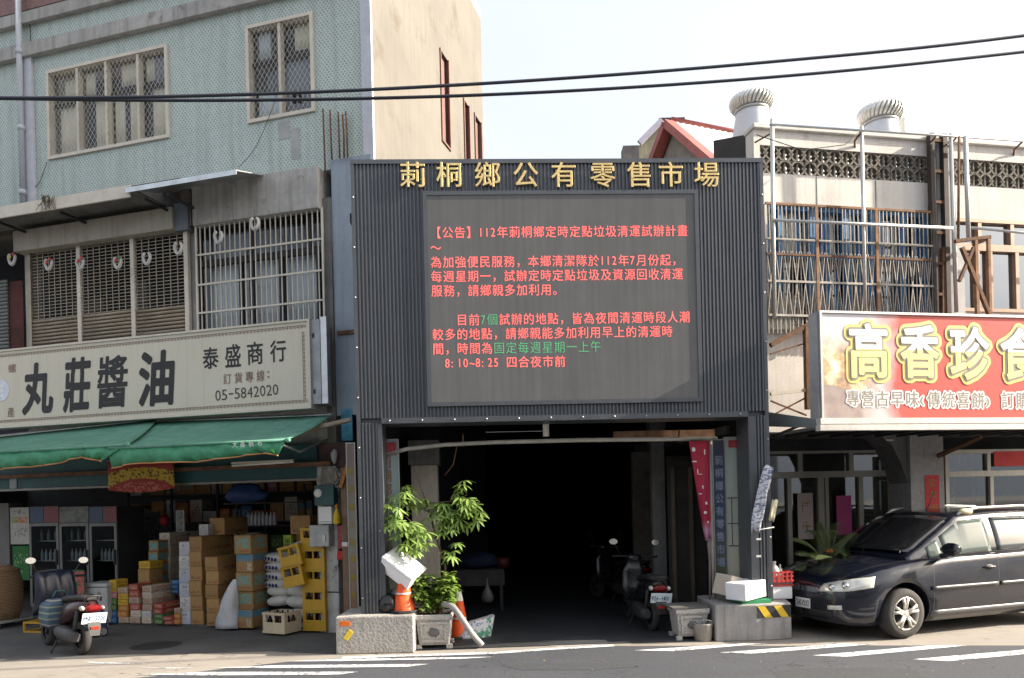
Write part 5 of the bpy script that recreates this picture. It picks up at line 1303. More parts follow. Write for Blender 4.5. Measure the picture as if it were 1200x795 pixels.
# ------------------------------------------------------------------ the postered pillar and what hangs on it
k = NT('flaking_white_paint'); co = k.coord(); n = k.noise(co, 5, 7, .7); n2 = k.noise(co, 16, 3)
c = k.ramp(n, (.36, (.13, .12, .11)), (.42, (.36, .355, .34)), (.60, (.50, .50, .48)), (.70, (.30, .31, .30)))
c = k.mix(k.ramp(k.noise(co, 3.3, 4), (.66, (0, 0, 0)), (.70, (1, 1, 1))), c, (.10, .20, .18)); c = k.mix(k.ramp(n2, (.70, (0, 0, 0)), (.73, (1, 1, 1))), c, (.35, .07, .09))
k.col(c); k.set(.85); k.bump(n, .4, .01); FLAKE = k.m
pil = fthing(L, 'shop_pillar', 'old pillar with flaking white paint and torn poster scraps at the right of the shop', 'pillar', (u_pil0 + u_pil1) / 2, -.1, 0)
m = MB(pil); m.box(L.u(374, 690, -.1), L.u(397, 690, -.1), -.1, .32, 0, z_f1); m.build('shaft', FLAKE, pil, bevel=.012)
zz = L.z(385, 694, -.1); m = MB(pil); m.box(L.u(373, 690, -.1), L.u(398, 690, -.1), -.108, -.1, zz - .008, zz + .008); m.build('joint_line', DARK, pil)
m = MB(pil)
for i in range(40):
    u_ = random.uniform(L.u(376, 560, -.1), L.u(398, 560, -.1)); p = Vector((u_, -.12, L.z(385, 547 + random.uniform(0, 20), -.1))); pts = [p]
    for j in range(4): p = p + Vector((random.uniform(-.05, .05), random.uniform(-.03, .01), random.uniform(-.09, .03))); pts.append(p)
    m.tube(pts, .006, 5)
m.build('cable_tangle', mat('pale_cables', (.38, .34, .29), .7, var=.4), pil)
def onpil(name, lab, cat, x0, x1, y0, y1, d_, mt, bev=.008):
    a, za = L.uz(x0, y0, -.11); b, zb_ = L.uz(x1, y1, -.11)
    t = fthing(L, name, lab, cat, (a + b) / 2, -.1, zb_); m = MB(t); m.box(a, b, -.103 - d_, -.103, zb_, za); m.build('case', mt, t, bevel=bev); return t, a, b, zb_, za
t, a, b, z0, z1 = onpil('meter_box', 'dark teal electricity meter with a pale dial on the flaking pillar', 'meter', 373, 396, 569, 592, .12, mat('teal_meter', (.02, .07, .07), .4))
m = MB(t); m.lathe([(.001, -.24), (.06, -.238), (.062, -.224)], (a + .06, 0, (z0 + z1) / 2 + .03), 20, 'y'); m.build('dial', WHITE, t)
t, a, b, z0, z1 = onpil('white_box', 'white fuse box below the teal meter on the pillar', 'fuse box', 376.5, 392, 594, 614, .09, WHITE)
m = MB(t); m.box(a + .01, b - .01, -.196, -.194, z0 + .03, z0 + .036); m.build('seam', DARK, t)
t, a, b, z0, z1 = onpil('grey_switch_cabinet', 'grey weathered metal switch cabinet halfway up the pillar', 'cabinet', 369, 392, 615.5, 640, .16, mat('weathered_grey_metal', (.36, .37, .37), .6, .2, var=.25, scale=6, grime=(.45, .42, .30), gr=.6))
m = MB(t); m.box(b - .09, b - .05, -.28, -.264, z0 + .08, z0 + .16); m.build('lock', ALU, t)
u_, z_ = L.uz(395, 614, -.2)
yb_ = fthing(L, 'yellow_bottle', 'small yellow squeeze bottle hanging on the pillar', 'bottle', u_, -.2, z_)
m = MB(yb_); m.lathe([(.05, 0), (.055, .01), (.05, .12), (.018, .2), (.014, .22)], (u_, -.2, z_), 12); m.build('body', mat('yellow_plastic', (.6, .40, .01), .4), yb_)
m = MB(yb_); m.lathe([(.016, .215), (.016, .25), (.006, .28)], (u_, -.2, z_), 10); m.build('cap', mat('orange_plastic', (.6, .2, .01), .4), yb_)
# red cloths hanging at the right of the pillar
for (x0, x1, y0, y1, lab, c) in ((396, 401.5, 616, 643, 'red and white striped cloth hanging right of the pillar', (.35, .08, .09)), (395, 401, 646, 656, 'bright red rag right of the pillar', (.55, .03, .03))):
    flat('hanging_cloth', lab, 'cloth', x0, x1, y0, y1, -.14, mat('rag_' + str(x0), c, .8, var=.6, scale=18), .03)
pp = fthing(L, 'brown_post', 'rusty brown post between the pillar and the grey gateway', 'post', L.u(404, 740, -.15), -.15, 0)
m = MB(pp); m.box(L.u(401, 640, -.15), L.u(407.5, 640, -.15), -.15, -.08, 0, L.z(404, 548, -.15)); m.build('shaft', mat('brown_post_paint', (.22, .14, .09), .8, var=.4, scale=5), pp)
m = MB(pp); a, za = L.uz(400, 572, -.17); b, zb_ = L.uz(408, 545, -.17); m.bar((a, -.18, za), (b, -.18, zb_), .05); m.build('brace', mat('orange_timber', (.38, .17, .05), .8, var=.3), pp)
m = MB(pp); z_ = L.z(404, 638, -.15); m.box(L.u(401, 640, -.15), L.u(407.5, 640, -.15), -.156, -.151, z_ - .03, z_ + .03); m.build('pale_patch', WHITE, pp)
m = MB(ls); u_, z_ = L.uz(393, 535, -.12); m.ell((u_, -.14, z_), (.05, .05, .10), 10, 8, .4); m.build('insulator', mat('grey_insulator', (.35, .35, .36), .4), ls)

# racks of dim goods along the back of the shop
rk = fthing(L, 'rear_rack', 'tall steel rack of goods along the back wall of the shop', 'rack', L.u(230, 700, 2.6), 2.6, .036)
ra, rb_ = L.u(150, 620, 2.6), L.u(372, 620, 2.6)
for z_ in (.45, 1.0, 1.55, 2.1): m = MB(rk); m.box(ra, rb_, 2.6, 3.1, z_ - .025, z_); m.build('rack_shelf', mat('dark_shelf', (.10, .08, .07), .8), rk)
for i in range(5): x_ = ra + (rb_ - ra - .04) * i / 4; m = MB(rk); m.box(x_, x_ + .04, 2.56, 2.597, .036, 2.5); m.build('rack_upright', DARK, rk)
rr2 = random.Random(5); kk = list(MATS)
for zi, z_ in enumerate((.45, 1.0, 1.55, 2.1)):
    x_ = ra + .03
    while x_ < rb_ - .3:
        w_ = rr2.uniform(.16, .34); h_ = rr2.uniform(.2, .45); kx = rr2.choice(kk)
        m = MB(); m.box(-w_ / 2, w_ / 2, 0, .35, .001, h_); o = m.build('carton', MATS[kx]); o.location = L.pt(x_ + w_ / 2, 2.62 + rr2.uniform(0, .06), z_); o.rotation_euler = (0, 0, L.a + rr2.uniform(-.05, .05))
        tag(o, 'dim carton on the steel rack along the back wall of the shop', 'carton', 'dim cartons on the rear rack'); x_ += w_ + rr2.uniform(.01, .06)
# ------------------------------------------------------------------ right: two storey shophouse
r0 = R.u(884, 200); rEND = R.u(1200, 300) + 11
rb = fthing(R, 'white_shophouse', 'whitewashed two storey shophouse right of the gateway with pierced parapet and barred windows', 'building', r0, 0, 0)
zp1 = R.z(890, 152); zl1, zl0_ = R.z(980, 176), R.z(980, 208); zw1 = R.z(980, 243); zg = R.z(1000, 506)
ub = R.u(1093, 200); uc0, uc1 = R.u(1095, 200), R.u(1112, 200)
wA = (R.u(900, 300), R.u(1091, 300), R.z(960, 386), zw1)
wB = (R.u(1113, 300), rEND - 7, R.z(1160, 366), R.z(1160, 258))
la, lb, lc_ = R.u(887, 190), ub, R.u(1116, 190)
holesR = [(la + .05, lb, zl0_, zl1), (lc_, rEND - 1, zl0_, zl1), wA, wB]
m = MB(rb); m.wall(r0, rEND, zg, zp1, 0, .22, holesR); m.build('front_wall', CONC_W, rb)
dep = R.side(836, 170, r0)[0]
BLKW = mat('black_waterproofing', (.022, .022, .025), .8, var=.3, scale=3)
m = MB(rb); m.M = Matrix(((0, 1, 0, r0), (1, 0, 0, 0), (0, 0, 1, 0), (0, 0, 0, 1))); df, zf_ = R.side(836, 165, r0); m.prism([(.222, zg), (max(4.0, df), zg), (df, zf_), (.222, zp1 + .03)] if df > 3.99 else [(.222, zg), (df, zg), (df, zf_), (.222, zp1 + .03)], 0, .18); m.build('flank_wall', BLKW, rb)
m = MB(rb); m.box(t2b + .01 if 0 else rEND - 5 + .01, rEND, .3, .5, 0, zg); m.build('ground_floor_wall', CONC_W, rb)
m = MB(rb); m.box(r0 + .185, rEND, .222, 8, zl0_ - .35, zl0_ - .2); m.build('roof_deck', CONC, rb)
m = MB(rb); m.box(r0 - .02, rEND, -.05, .24, zp1 + .002, zp1 + .07); m.build('parapet_cap', CONC_W, rb, bevel=.01)
# pierced blocks: each cell has a ring of four leaf shapes
LAT = mat('weathered_breeze_block', (.17, .155, .13), .9, var=.35, scale=6, bump=.3)
def lattice(x0, x1, z0, z1):
    h = (z1 - z0) / 2; n = max(1, round((x1 - x0) / h)); w_ = (x1 - x0) / n
    m = MB(rb)
    for i in range(n):
        for j in range(2):
            cx, cz = x0 + w_ * (i + .5), z0 + h * (j + .5)
            t = .012
            m.wall(cx - w_ / 2, cx + w_ / 2, cz - h / 2, cz + h / 2, .03, .15, [(cx - w_ / 2 + t, cx + w_ / 2 - t, cz - h / 2 + t, cz + h / 2 - t)])
            for (sx_, sz_) in ((-1, -1), (1, -1), (1, 1), (-1, 1)):
                # quarter arcs bulging from the corners make the leaf-shaped openings
                pts = [];
                for k_ in range(7):
                    a = k_ / 6 * PI / 2
                    pts.append((cx + sx_ * (w_ / 2 - w_ * .5 * math.sin(a)), .06 + .0 * k_, cz + sz_ * (h / 2 - h * .5 * (1 - math.cos(a)) * 1.0)))
                for p, q in zip(pts[:-1], pts[1:]): m.bar(p, q, .026, .09)
            m.bar((cx - w_ * .18, .062, cz), (cx + w_ * .18, .062, cz), .03, .09); m.bar((cx, .064, cz - h * .18), (cx, .064, cz + h * .18), .03, .09)
    return m.build('pierced_blocks', LAT, rb)
lattice(la + .05, lb, zl0_, zl1); lattice(lc_, rEND - 1, zl0_, zl1)
m = MB(rb); m.box(la, rEND - .9, .9, .95, zl0_ - .1, zl1 - .12); m.build('parapet_backing', mat('dark_roof_clutter', (.06, .055, .05), .9, var=.5, scale=4), rb)
m = MB(rb)
for px in (957, 1026): u_ = R.u(px, 220); m.box(u_ - .006, u_ + .006, -.004, .01, zw1 + .01, zl0_ - .01)
m.build('panel_joint', CONC_D, rb)
# service column between the two houses
m = MB(rb); m.box(uc0, uc1, -.05, -.003, R.z(1100, 385), zp1 - .03); sc_ = m.build('service_column', mat('grey_column_paint', (.30, .30, .31), .7, var=.2, streak=.4), rb)
for px in (1094, 1109):
    u_ = R.u(px, 260, -.12); m = MB(rb); m.box(u_ - .035, u_ + .035, -.14, -.06, R.z(1100, 400, -.1), R.z(1100, 158, -.1)); m.build('steel_upright', mat('brown_black_steel', (.05, .038, .033), .7, .2, var=.4, scale=8), sc_)
for i in range(7):
    z_ = R.z(1100, 165 + i * 36, -.12); m = MB(rb); m.box(R.u(1095, 260, -.12), R.u(1109, 260, -.12), -.13, -.09, z_ - .02, z_ + .02); m.build('rung', RUST, sc_)
# barred window A: blue timber frames, louvre strips, welded bars with a rusty head rail
BLU = mat('faded_blue_paint', (.05, .17, .36), .6, var=.3, scale=8, grime=(.25, .25, .24), gr=.62); PALE = mat('pale_louvre', (.46, .44, .38), .7, var=.3, scale=6)
x0, x1, z0, z1 = wA
zm = R.z(1000, 300)
m = MB(rb); m.frame(x0, x1, z0, z1, .06, .16, .05); wn = m.build('window', BLU, rb)
m = MB(rb); m.box(x0 + .05, x1 - .05, .055, .15, zm - .04, zm + .04); m.build('transom_bar', BLU, wn)
for px, full in ((915, 1), (952, 1), (991, 1), (1022, 1), (1030, 0), (1058, 1), (1086, 1)):
    u_ = R.u(px, 300, .08); m = MB(rb); m.box(u_ - .04, u_ + .04, .056, .145, zm + .04 if not full else zm + .04, z1 - .05); m.build('mullion', BLU, wn)
    m = MB(rb); u2 = u_ + random.uniform(-.05, .05); m.box(u2 - .04, u2 + .04, .056, .145, z0 + .05, zm - .04); m.build('mullion', BLU, wn)
m = MB(rb); m.box(x0 + .05, x1 - .05, .17, .18, z0 + .05, z1 - .05); m.build('pane', glass('greenish_glass', (.4, .48, .47), .14), wn)
m = MB(rb); m.box(x0 - .1, x1 + .1, 1.0, 1.05, z0 - .2, z1 + .2); m.build('room_backing', BACK, rb)
rng = random.Random(3)
m = MB(rb); mbl = MB(rb); x = x0 + .07
gaps = (R.u(921, 330), R.u(952, 330))
while x < x1 - .08:
    w_ = rng.uniform(.05, .085)
    for (za, zb_) in ((z0 + .06, zm - .05), (zm + .05, z1 - .06)):
        if za < zm and gaps[0] < x < gaps[1]: continue
        if za < zm and x > R.u(1032, 330) and rng.random() < .8: continue
        if rng.random() < .25: continue
        tl = rng.uniform(-.03, .03); (mbl if rng.random() < .38 else m).bar((x, .155, za), (x + tl, .155, zb_), w_ * .8, .008)
    x += w_
m.build('louvre_strips', PALE, wn); mbl.build('blue_louvre_strips', BLU, wn)
by = -.12
gx0, gx1, gz0, gz1 = R.u(898, 300, by), R.u(1092, 300, by), R.z(970, 392, by), R.z(970, 241, by)
gw = MB(rb); gw.box(gx0, gx1, by - .012, by + .012, gz1 - .03, gz1); gg = gw.build('window_grille', RUSTP, rb)
GB_ = mat('greyed_bars', (.29, .27, .24), .6, .3, var=.35, scale=8)
m = MB(rb); n = 40
for i in range(n + 1):
    x = gx0 + (gx1 - gx0) * i / n; j = rng.uniform(-.012, .012)
    m.bar((x + j, by, gz0), (x - j, by, gz1 - .03), .013)
m.build('grille_bars', GB_, gg)
# slanted rods: the bars weave into long lozenges
m = MB(rb)
for i in range(0, n, 2):
    x = gx0 + (gx1 - gx0) * i / n; w_ = (gx1 - gx0) / n
    m.bar((x, by - .014, gz0 + .25), (x + w_ * 1.6, by - .014, zm - .02), .011); m.bar((x + w_ * 1.6, by - .014, gz0 + .25), (x, by - .014, zm - .02), .011)
m.build('lozenge_rods', GB_, gg)
for py in (285, 302, 333, 372):
    z_ = R.z(1000, py, by); m = MB(rb); m.bar((gx0, by - .02, z_), (gx1, by - .02, z_), .03, .012); m.build('cross_rail', GB_ if py != 302 else RUST, gg)
for px in (957, 1027): u_ = R.u(px, 300, by); m = MB(rb); m.box(u_ - .022, u_ + .022, by - .03, by - .015, gz0, gz1 - .03); m.build('upright', RUSTP, gg)
# pale clutter hanging low at the left, orange mesh scrap
m = MB(rb)
for i in range(26):
    u_ = R.u(901 + i * 1.5, 385, -.08); m.bar((u_, -.09, R.z(900, 387 - rng.uniform(0, 2), -.09)), (u_ + rng.uniform(-.03, .03), -.09, R.z(900, 340 + rng.uniform(0, 12), -.09)), .012)
m.build('stacked_slats', PALE, gg)
m = MB(rb)
for i in range(7):
    a = R.uz(925 + i * 4, 345, -.02 - .1); b = R.uz(934 + i * 4, 384, -.1); m.bar((a[0], -.10, a[1]), (b[0], -.10, b[1]), .01)
    a = R.uz(925, 347 + i * 5.4, -.1); b = R.uz(948, 357 + i * 5, -.1); m.bar((a[0], -.09, a[1]), (b[0], -.09, b[1]), .01)
m.build('orange_lath_scrap', RUSTP, gg)
# window B: brown aluminium with reflecting panes
BRA = mat('bronze_aluminium', (.30, .21, .15), .45, .3, var=.15)
x0, x1, z0, z1 = wB; zt = R.z(1160, 291)
m = MB(rb); m.frame(x0, x1, z0, z1, -.02, .12, .05); wn = m.build('window', BRA, rb)
m = MB(rb); m.box(x0 + .05, x1 - .05, -.018, .118, zt - .05, zt + .05); m.build('transom_bar', BRA, wn)
for px, up in ((1148, 1), (1186, 1), (1191, 0), (1160, 0), (1145, 0)):
    u_ = R.u(px, 300); m = MB(rb); m.box(u_ - .03, u_ + .03, -.016, .11, (zt + .05) if up else z0 + .05, z1 - .05 if up else zt - .05); m.build('mullion', BRA, wn)
for (za, zb_) in ((z0 + .05, zt - .05), (zt + .05, z1 - .05)):
    m = MB(rb); m.box(x0 + .05, x1 - .05, .05, .06, za, zb_); m.build('pane', glass('sky_reflecting_glass', (.30, .38, .40), .28), wn)
m = MB(rb); m.box(x0 - .1, x1 + .1, .9, .95, z0 - .2, z1 + .2); m.build('room_backing', BLUEROOM, rb)
m = MB(rb); m.box(R.u(1113, 300), R.u(1128, 300), -.03, .05, z0 - .1, zt); m.build('grey_infill', mat('grey_infill_sheet', (.36, .36, .36), .6), wn)
# rusty stand with diagonal brace in front of window B
st = fthing(R, 'rusty_frame', 'rusty steel bracket frame with a diagonal brace before the bronze window', 'bracket', R.u(1142, 366, -.35), -.35, R.z(1140, 380, -.35))
y_ = -.4
pt = lambda px, py, y=y_: (R.u(px, py, y), y, R.z(px, py, y))
def rbar(par, name, a, b, w_, mt): m = MB(par); m.bar(a, b, w_); return m.build(name, mt, par)
rbar(st, 'post', pt(1146, 400), pt(1143, 279), .045, RUSTP); rbar(st, 'post', pt(1161, 400), pt(1158, 279), .04, RUSTP); rbar(st, 'post', (pt(1124, 400)[0], -.1, pt(1124, 400)[2]), (pt(1124, 282)[0], -.1, pt(1124, 282)[2]), .06, RUST)
rbar(st, 'brace', pt(1127, 290), pt(1159, 368), .05, RUST); rbar(st, 'brace', pt(1124, 330), pt(1141, 290), .04, RUST)
rbar(st, 'top_rail', pt(1119, 283), pt(1160, 278), .045, RUST); rbar(st, 'top_rail', (pt(1160, 278)[0], -.1, pt(1160, 278)[2]), pt(1160, 278), .05, RUSTP)
# scaffold pipes
GALV = mat('pale_galvanised', (.58, .58, .57), .45, .5, var=.15, grime=(.3, .2, .13), gr=.68)  # pale galvanised tone with brown patches for the scaffold pipes
sf = fthing(R, 'pipe_scaffold', 'scaffold of thin galvanised pipes fixed to the front of the whitewashed shophouse', 'scaffold', R.u(1010, 360, -.22), -.22, 0)
ys = -.22
def pipe(pa, pb, rr_, name='pipe', y0=ys, y1=ys, mt=None):
    a, b = (R.u(*pa, y0), y0, R.z(*pa, y0)), (R.u(*pb, y1), y1, R.z(*pb, y1)); m = MB(sf); m.tube([a, b], rr_, 8); return m.build(name, mt or GALV, sf)
pipe((904.5, 140), (907.5, 372), .028, 'standard'); pipe((1009.5, 149), (1014, 366), .025, 'standard'); pipe((1114, 157), (1121, 366), .028, 'standard'); pipe((1131, 160), (1135, 280), .03, 'standard', -.26, -.26)
pipe((905, 258), (1116, 267.5), .022, 'ledger', -.26, -.26); pipe((1138, 267), (1290, 282), .02, 'ledger', -.26, -.26)
pipe((902, 146), (1300, 172), .016, 'ledger', -.24, -.24); pipe((1124, 160), (1123, 280), .018, 'standard', -.25, -.25, RUSTP)
for px in (1008, 1096, 1120, 1198):
    u_, z_ = R.uz(px, 156 + (px - 1008) * .055, -.24); m = MB(sf); m.tube([(u_, -.24, z_), (u_ + .05, -.05, z_ - .02), (u_ + .1, .02, z_ - .10)], .014, 6); m.build('bracket', RUST, sf)
m = MB(sf); u_, z_ = R.uz(905, 160, ys); m.tube([(u_, ys, z_ + .05), (u_ - .15, -.02, z_ - .0)], .012, 5); m.build('bracket', RUST, sf)
wz = [R.uz(px, py, -.28) for px, py in ((886, 158), (940, 176), (990, 170), (1010, 152))]
m = MB(sf); m.tube([(u_, -.28, z_) for u_, z_ in wz], .006, 5); m.build('slack_wire', BLACK, sf)
# rusty brackets under window A, sign support
for (a, b, w_, mt) in (((903, 405), (952, 378), .06, RUST), ((945, 382), (947, 480), .07, RUST), ((903, 462), (958, 456), .04, ALU_C), ((903, 470), (945, 487), .02, RUST), ((905, 487), (945, 466), .02, RUST), ((903, 415), (958, 398), .02, RUST)):
    yb_ = -.35; m = MB(rb); m.bar((R.u(*a, yb_), yb_, R.z(*a, yb_)), (R.u(*b, yb_), yb_, R.z(*b, yb_)), w_); m.build('sign_bracket', mt, rb)
# signboard
sy = -1.12
s0, s1 = R.u(964, 430, sy), R.u(1200, 430, sy) + 1.9
sz1_ = (R.z(966, 366, sy) + R.z(1195, 374, sy)) / 2; sz0_ = (R.z(966, 488, sy) + R.z(1195, 492, sy)) / 2
sg = fthing(R, 'pastry_signboard', 'red and white pastry shop signboard with big yellow outlined characters above the car', 'sign', (s0 + s1) / 2, sy, sz0_)
k = NT('pastry_sign_print'); sep = k.n('SeparateXYZ'); k.l(k.coord('Object'), sep.inputs[0])
uu = k.math('ADD', sep.outputs[0], (s1 - s0) / 2)   # metres from the left edge
n = k.noise(k.coord(), 2.0, 5, .6); n2 = k.noise(k.coord(), 5.5, 5, .6)
f = k.math('ADD', k.math('MULTIPLY', uu, .55), k.math('MULTIPLY', k.math('SUBTRACT', n, .5), .35))
art = k.ramp(n2, (.36, (.30, .24, .22)), (.46, (.62, .36, .18)), (.56, (.78, .62, .40)), (.68, (.80, .76, .70)))
zz = k.math('DIVIDE', k.math('SUBTRACT', sep.outputs[2], 0.0), sz1_ - sz0_)
lowl = k.math('MULTIPLY', k.math('LESS_THAN', k.math('ADD', zz, k.math('MULTIPLY', n, .3)), .42), .85)
art = k.mix(lowl, art, (.30, .25, .25))
art = k.mix(k.ramp(zz, (.62, (0, 0, 0)), (.85, (.9, .9, .9))), art, (.68, .68, .74))
c = k.mix(k.ramp(f, (.30, (0, 0, 0)), (.46, (1, 1, 1))), art, (.72, .62, .62)); c = k.mix(k.ramp(f, (.42, (0, 0, 0)), (.62, (1, 1, 1))), c, (.60, .095, .075))
k.col(c); k.set(.35)
m = MB(sg); m.box(s0, s1, sy, sy + .15, sz0_, sz1_); m.build('sign_face', k.m, sg)
m = MB(sg); m.frame(s0 - .035, s1 + .03, sz0_ - .03, sz1_ + .03, sy - .02, sy + .2, .029); fr_ = m.build('sign_frame', ALU, sg)
m = MB(sg); m.box(s0 - .055, s0 - .038, sy + .02, sy + .2, sz0_ - .02, sz1_ + .02); m.build('sign_end_box', mat('grey_sheet', (.36, .37, .39), .5, .3), sg)
YO = mat('yellow_outline', (.80, .68, .22), .4, var=.04); GL = mat('grey_outline', (.28, .25, .20), .4, var=.04); WF = mat('white_letter', (.82, .80, .78), .4, var=.03); YF = mat('pale_yellow_letter', (.80, .72, .30), .4, var=.03)
def biglet(ch, x0, x1, y0, y1):
    u0, z1 = R.uz(x0, (y0 + y1) / 2, sy); u1 = R.u(x1, (y0 + y1) / 2, sy); za, zb_ = R.z((x0 + x1) / 2, y0, sy), R.z((x0 + x1) / 2, y1, sy)
    cu, cz, w_, h_ = (u0 + u1) / 2, (za + zb_) / 2, u1 - u0, za - zb_
    def layer(b, yo, mt, name, par):
        vs, fs = glyph(ch, 0, 0, 0)
        a0, a1 = min(v.x for v in vs), max(v.x for v in vs); b0, b1 = min(v.y for v in vs), max(v.y for v in vs)
        m = MB(sg)
        nn = 30
        for j in range(nn):
            dx, dz = b * math.cos(2 * PI * j / nn), b * math.sin(2 * PI * j / nn)
            out = [m.v((cu + (v.x - (a0 + a1) / 2) * w_ / (a1 - a0) + dx, yo - j * .00015, cz + (v.y - (b0 + b1) / 2) * h_ / (b1 - b0) + dz)) for v in vs]
            for f_ in fs: m.f([out[i] for i in f_])
        return m
    o = layer(.082, sy - .003, None, '', None).build('character', YO, sg)
    layer(.043, sy - .007, None, '', None).build('outline', GL, o)
    m = layer(.018, sy - .011, None, '', None); m2 = layer(.018, sy - .0125, None, '', None)
    m.build('fill', YF, o)
    cut = Vector((0, 0, cz + h_ * .03)) + m2.off
    bmesh.ops.bisect_plane(m2.bm, geom=m2.bm.verts[:] + m2.bm.edges[:] + m2.bm.faces[:], plane_co=cut, plane_no=(0, 0, 1), clear_inner=True)
    m2.build('upper_fill', WF, o)
for ch, x0, x1, y0, y1 in (('高', 996, 1038, 381, 442), ('香', 1056, 1098, 383, 442), ('珍', 1114, 1157, 385, 444), ('食', 1173, 1216, 386, 444)): biglet(ch, x0, x1, y0, y1)
def small(ch, cx_, cy_, w_):
    u_, z_ = R.uz(cx_, cy_, sy); d = (R.u(cx_ + w_ / 2, cy_, sy) - u_) * 2
    m = MB(sg)
    for j in range(10): write(m, ch, u_ + .022 * math.cos(j * .628), z_ + .022 * math.sin(j * .628), d, d * 1.15, sy - .003 - j * .0002)
    o = m.build('small_character', WF, sg)
    m = MB(sg); write(m, ch, u_, z_, d, d * 1.15, sy - .0065, bold=.008); m.build('ink', GL, o)
xs_ = 999.5
for i, ch in enumerate('專營古早味(傳統喜餅)'):
    if ch in '()': small(ch, xs_ - 4, 467 + (xs_ - 1000) * .018, 16 * .55); xs_ += 8.2
    else: small(ch, xs_, 466.5 + (xs_ - 1000) * .018, 15.5); xs_ += 17.3
small('訂', 1181, 469, 15.5); small('購', 1198, 469.4, 15.5)
# ledge
ly = -1.3
l0, l1 = R.u(962, 496, ly), s1 + .1; zla, zlb = R.z(1000, 490, ly), R.z(1000, 504.5, ly)
lg = MB(rb); lg.box(l0, l1, ly, ly + .10, (zla + zlb) / 2 + .006, zla); lg.box(l0 - .02, l1, ly - .02, ly + .08, zlb, (zla + zlb) / 2 - .006); lg.box(l0, l1, ly + .03, ly + .07, zlb + .01, zla - .01); lo = lg.build('canopy_gutter', mat('white_gutter', (.62, .60, .55), .45, .2, var=.1, streak=.3), rb)
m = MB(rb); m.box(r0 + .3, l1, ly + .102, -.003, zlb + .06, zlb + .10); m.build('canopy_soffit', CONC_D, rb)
m = MB(rb)
i = 0
x = r0 + .35
while x < l1: m.box(x, x + .05, ly + .15, -.02, zlb + .02, zlb + .058); x += .35
m.build('soffit_joists', DARK, rb)
m = MB(rb); a = R.uz(900, 483, -.35); b = R.uz(961, 492, ly + .05); c_ = R.uz(961, 502, ly + .05); d_ = R.uz(900, 500, -.35)
m.loft([[(a[0], -.35, a[1]), (d_[0], -.35, d_[1])], [(b[0], ly + .05, b[1]), (c_[0], ly + .05, c_[1])]], False, False, False)
o = m.build('end_flashing', mat('grey_green_flashing', (.17, .19, .19), .5, .3), rb); o.modifiers.new('t', 'SOLIDIFY').thickness = .012
# ground floor: pillar, shop front set back in the arcade
gpil = fthing(R, 'arcade_pillar', 'grey tiled arcade pillar with a red couplet behind the black car', 'pillar', R.u(1088, 600), 0, 0)
pa, pb_ = R.u(1068, 590), R.u(1107, 590)
m = MB(gpil); m.box(pa, pb_, .0, .5, 0, zg); m.build('shaft', mat('grey_mosaic_tile', (.29, .28, .275), .7, var=.2, scale=14, streak=.25), gpil)
m = MB(gpil); m.prism([(pa - .5, zg), (pa - .003, zg), (pa - .003, zg - .75), (pa - .12, zg - .45), (pa - .25, zg - .2)], .05, .45); m.build('haunch', CONC_D, gpil)
def rflat(name, lab, cat, px0, px1, py0, py1, y, mt, th=.004, marks=None, ink=None, group=None):
    t, a, b, z0, z1 = flat(name, lab, cat, px0, px1, py0, py1, y, mt, th, R, group)
    if marks:
        m = MB(t); n = len(marks); h = (z1 - z0) * .9 / n
        rq = random.Random(px0)
        for i in range(n):
            cz_ = z1 - (z1 - z0) * .05 - h * (i + .5); s_ = min(h * .8, (b - a) * .6)
            for j in range(6):
                ux = (a + b) / 2 + rq.uniform(-.35, .35) * s_; uz_ = cz_ + rq.uniform(-.4, .4) * s_; hz_ = rq.random() < .6; lx, lz = (s_ * rq.uniform(.2, .4), .006) if hz_ else (.006, s_ * rq.uniform(.15, .35)); m.box(ux - lx, ux + lx, y - .003 - j * .0002, y - .0015, uz_ - lz, uz_ + lz)
        m.build('ink_marks', ink, t)
    return t
OLIVE = mat('olive_gold_ink', (.24, .20, .03), .6)
rflat('red_couplet', 'red paper couplet pasted on the grey arcade pillar', 'couplet', 1084.5, 1101, 557, 606, -.006, RED, .004, '大吉祥', OLIVE)
SY = 1.35
m = MB(rb); m.box(R.u(880, 600, SY) - 1, rEND, SY + 2.6, SY + 2.7, 0, zg); m.build('shop_back_wall', mat('dim_shop_interior', (.30, .28, .25), .9, var=.4, scale=1.5), rb)
m = MB(rb); m.box(r0 - .4, rEND, SY - .05, SY + .1, R.z(1000, 528, SY), zg - .002); m.build('shopfront_head', PLASTER_D, rb)
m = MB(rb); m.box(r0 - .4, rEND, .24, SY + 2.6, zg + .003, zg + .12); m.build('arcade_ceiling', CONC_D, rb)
ALG = mat('grey_beige_aluminium', (.42, .405, .36), .5, .25, var=.12, streak=.2)
sfx0, sfx1 = R.u(893, 600, SY), R.u(1053, 600, SY)
zT = R.z(970, 556, SY); zH = R.z(970, 527, SY)
dr = fthing(R, 'shop_door', 'aluminium framed glass sliding shop doors behind the cycad', 'door', (sfx0 + sfx1) / 2, SY, 0)
m = MB(dr); m.frame(sfx0, sfx1, .0, zH, SY, SY + .09, .06, .05); m.build('frame', ALG, dr)
m = MB(dr); m.box(sfx0 + .06, sfx1 - .06, SY - .002, SY + .085, zT - .05, zT + .05); m.build('transom_bar', ALG, dr)
for px in (938, 998): u_ = R.u(px, 540, SY); m = MB(dr); m.box(u_ - .04, u_ + .04, SY + .002, SY + .08, zT + .05, zH - .06); m.build('upper_mullion', ALG, dr)
for px, w_ in ((926, .035), (963, .055), (970, .03), (1010, .04)): u_ = R.u(px, 600, SY); m = MB(dr); m.box(u_ - w_, u_ + w_, SY + .003, SY + .08, .05, zT - .05); m.build('stile', ALG, dr)
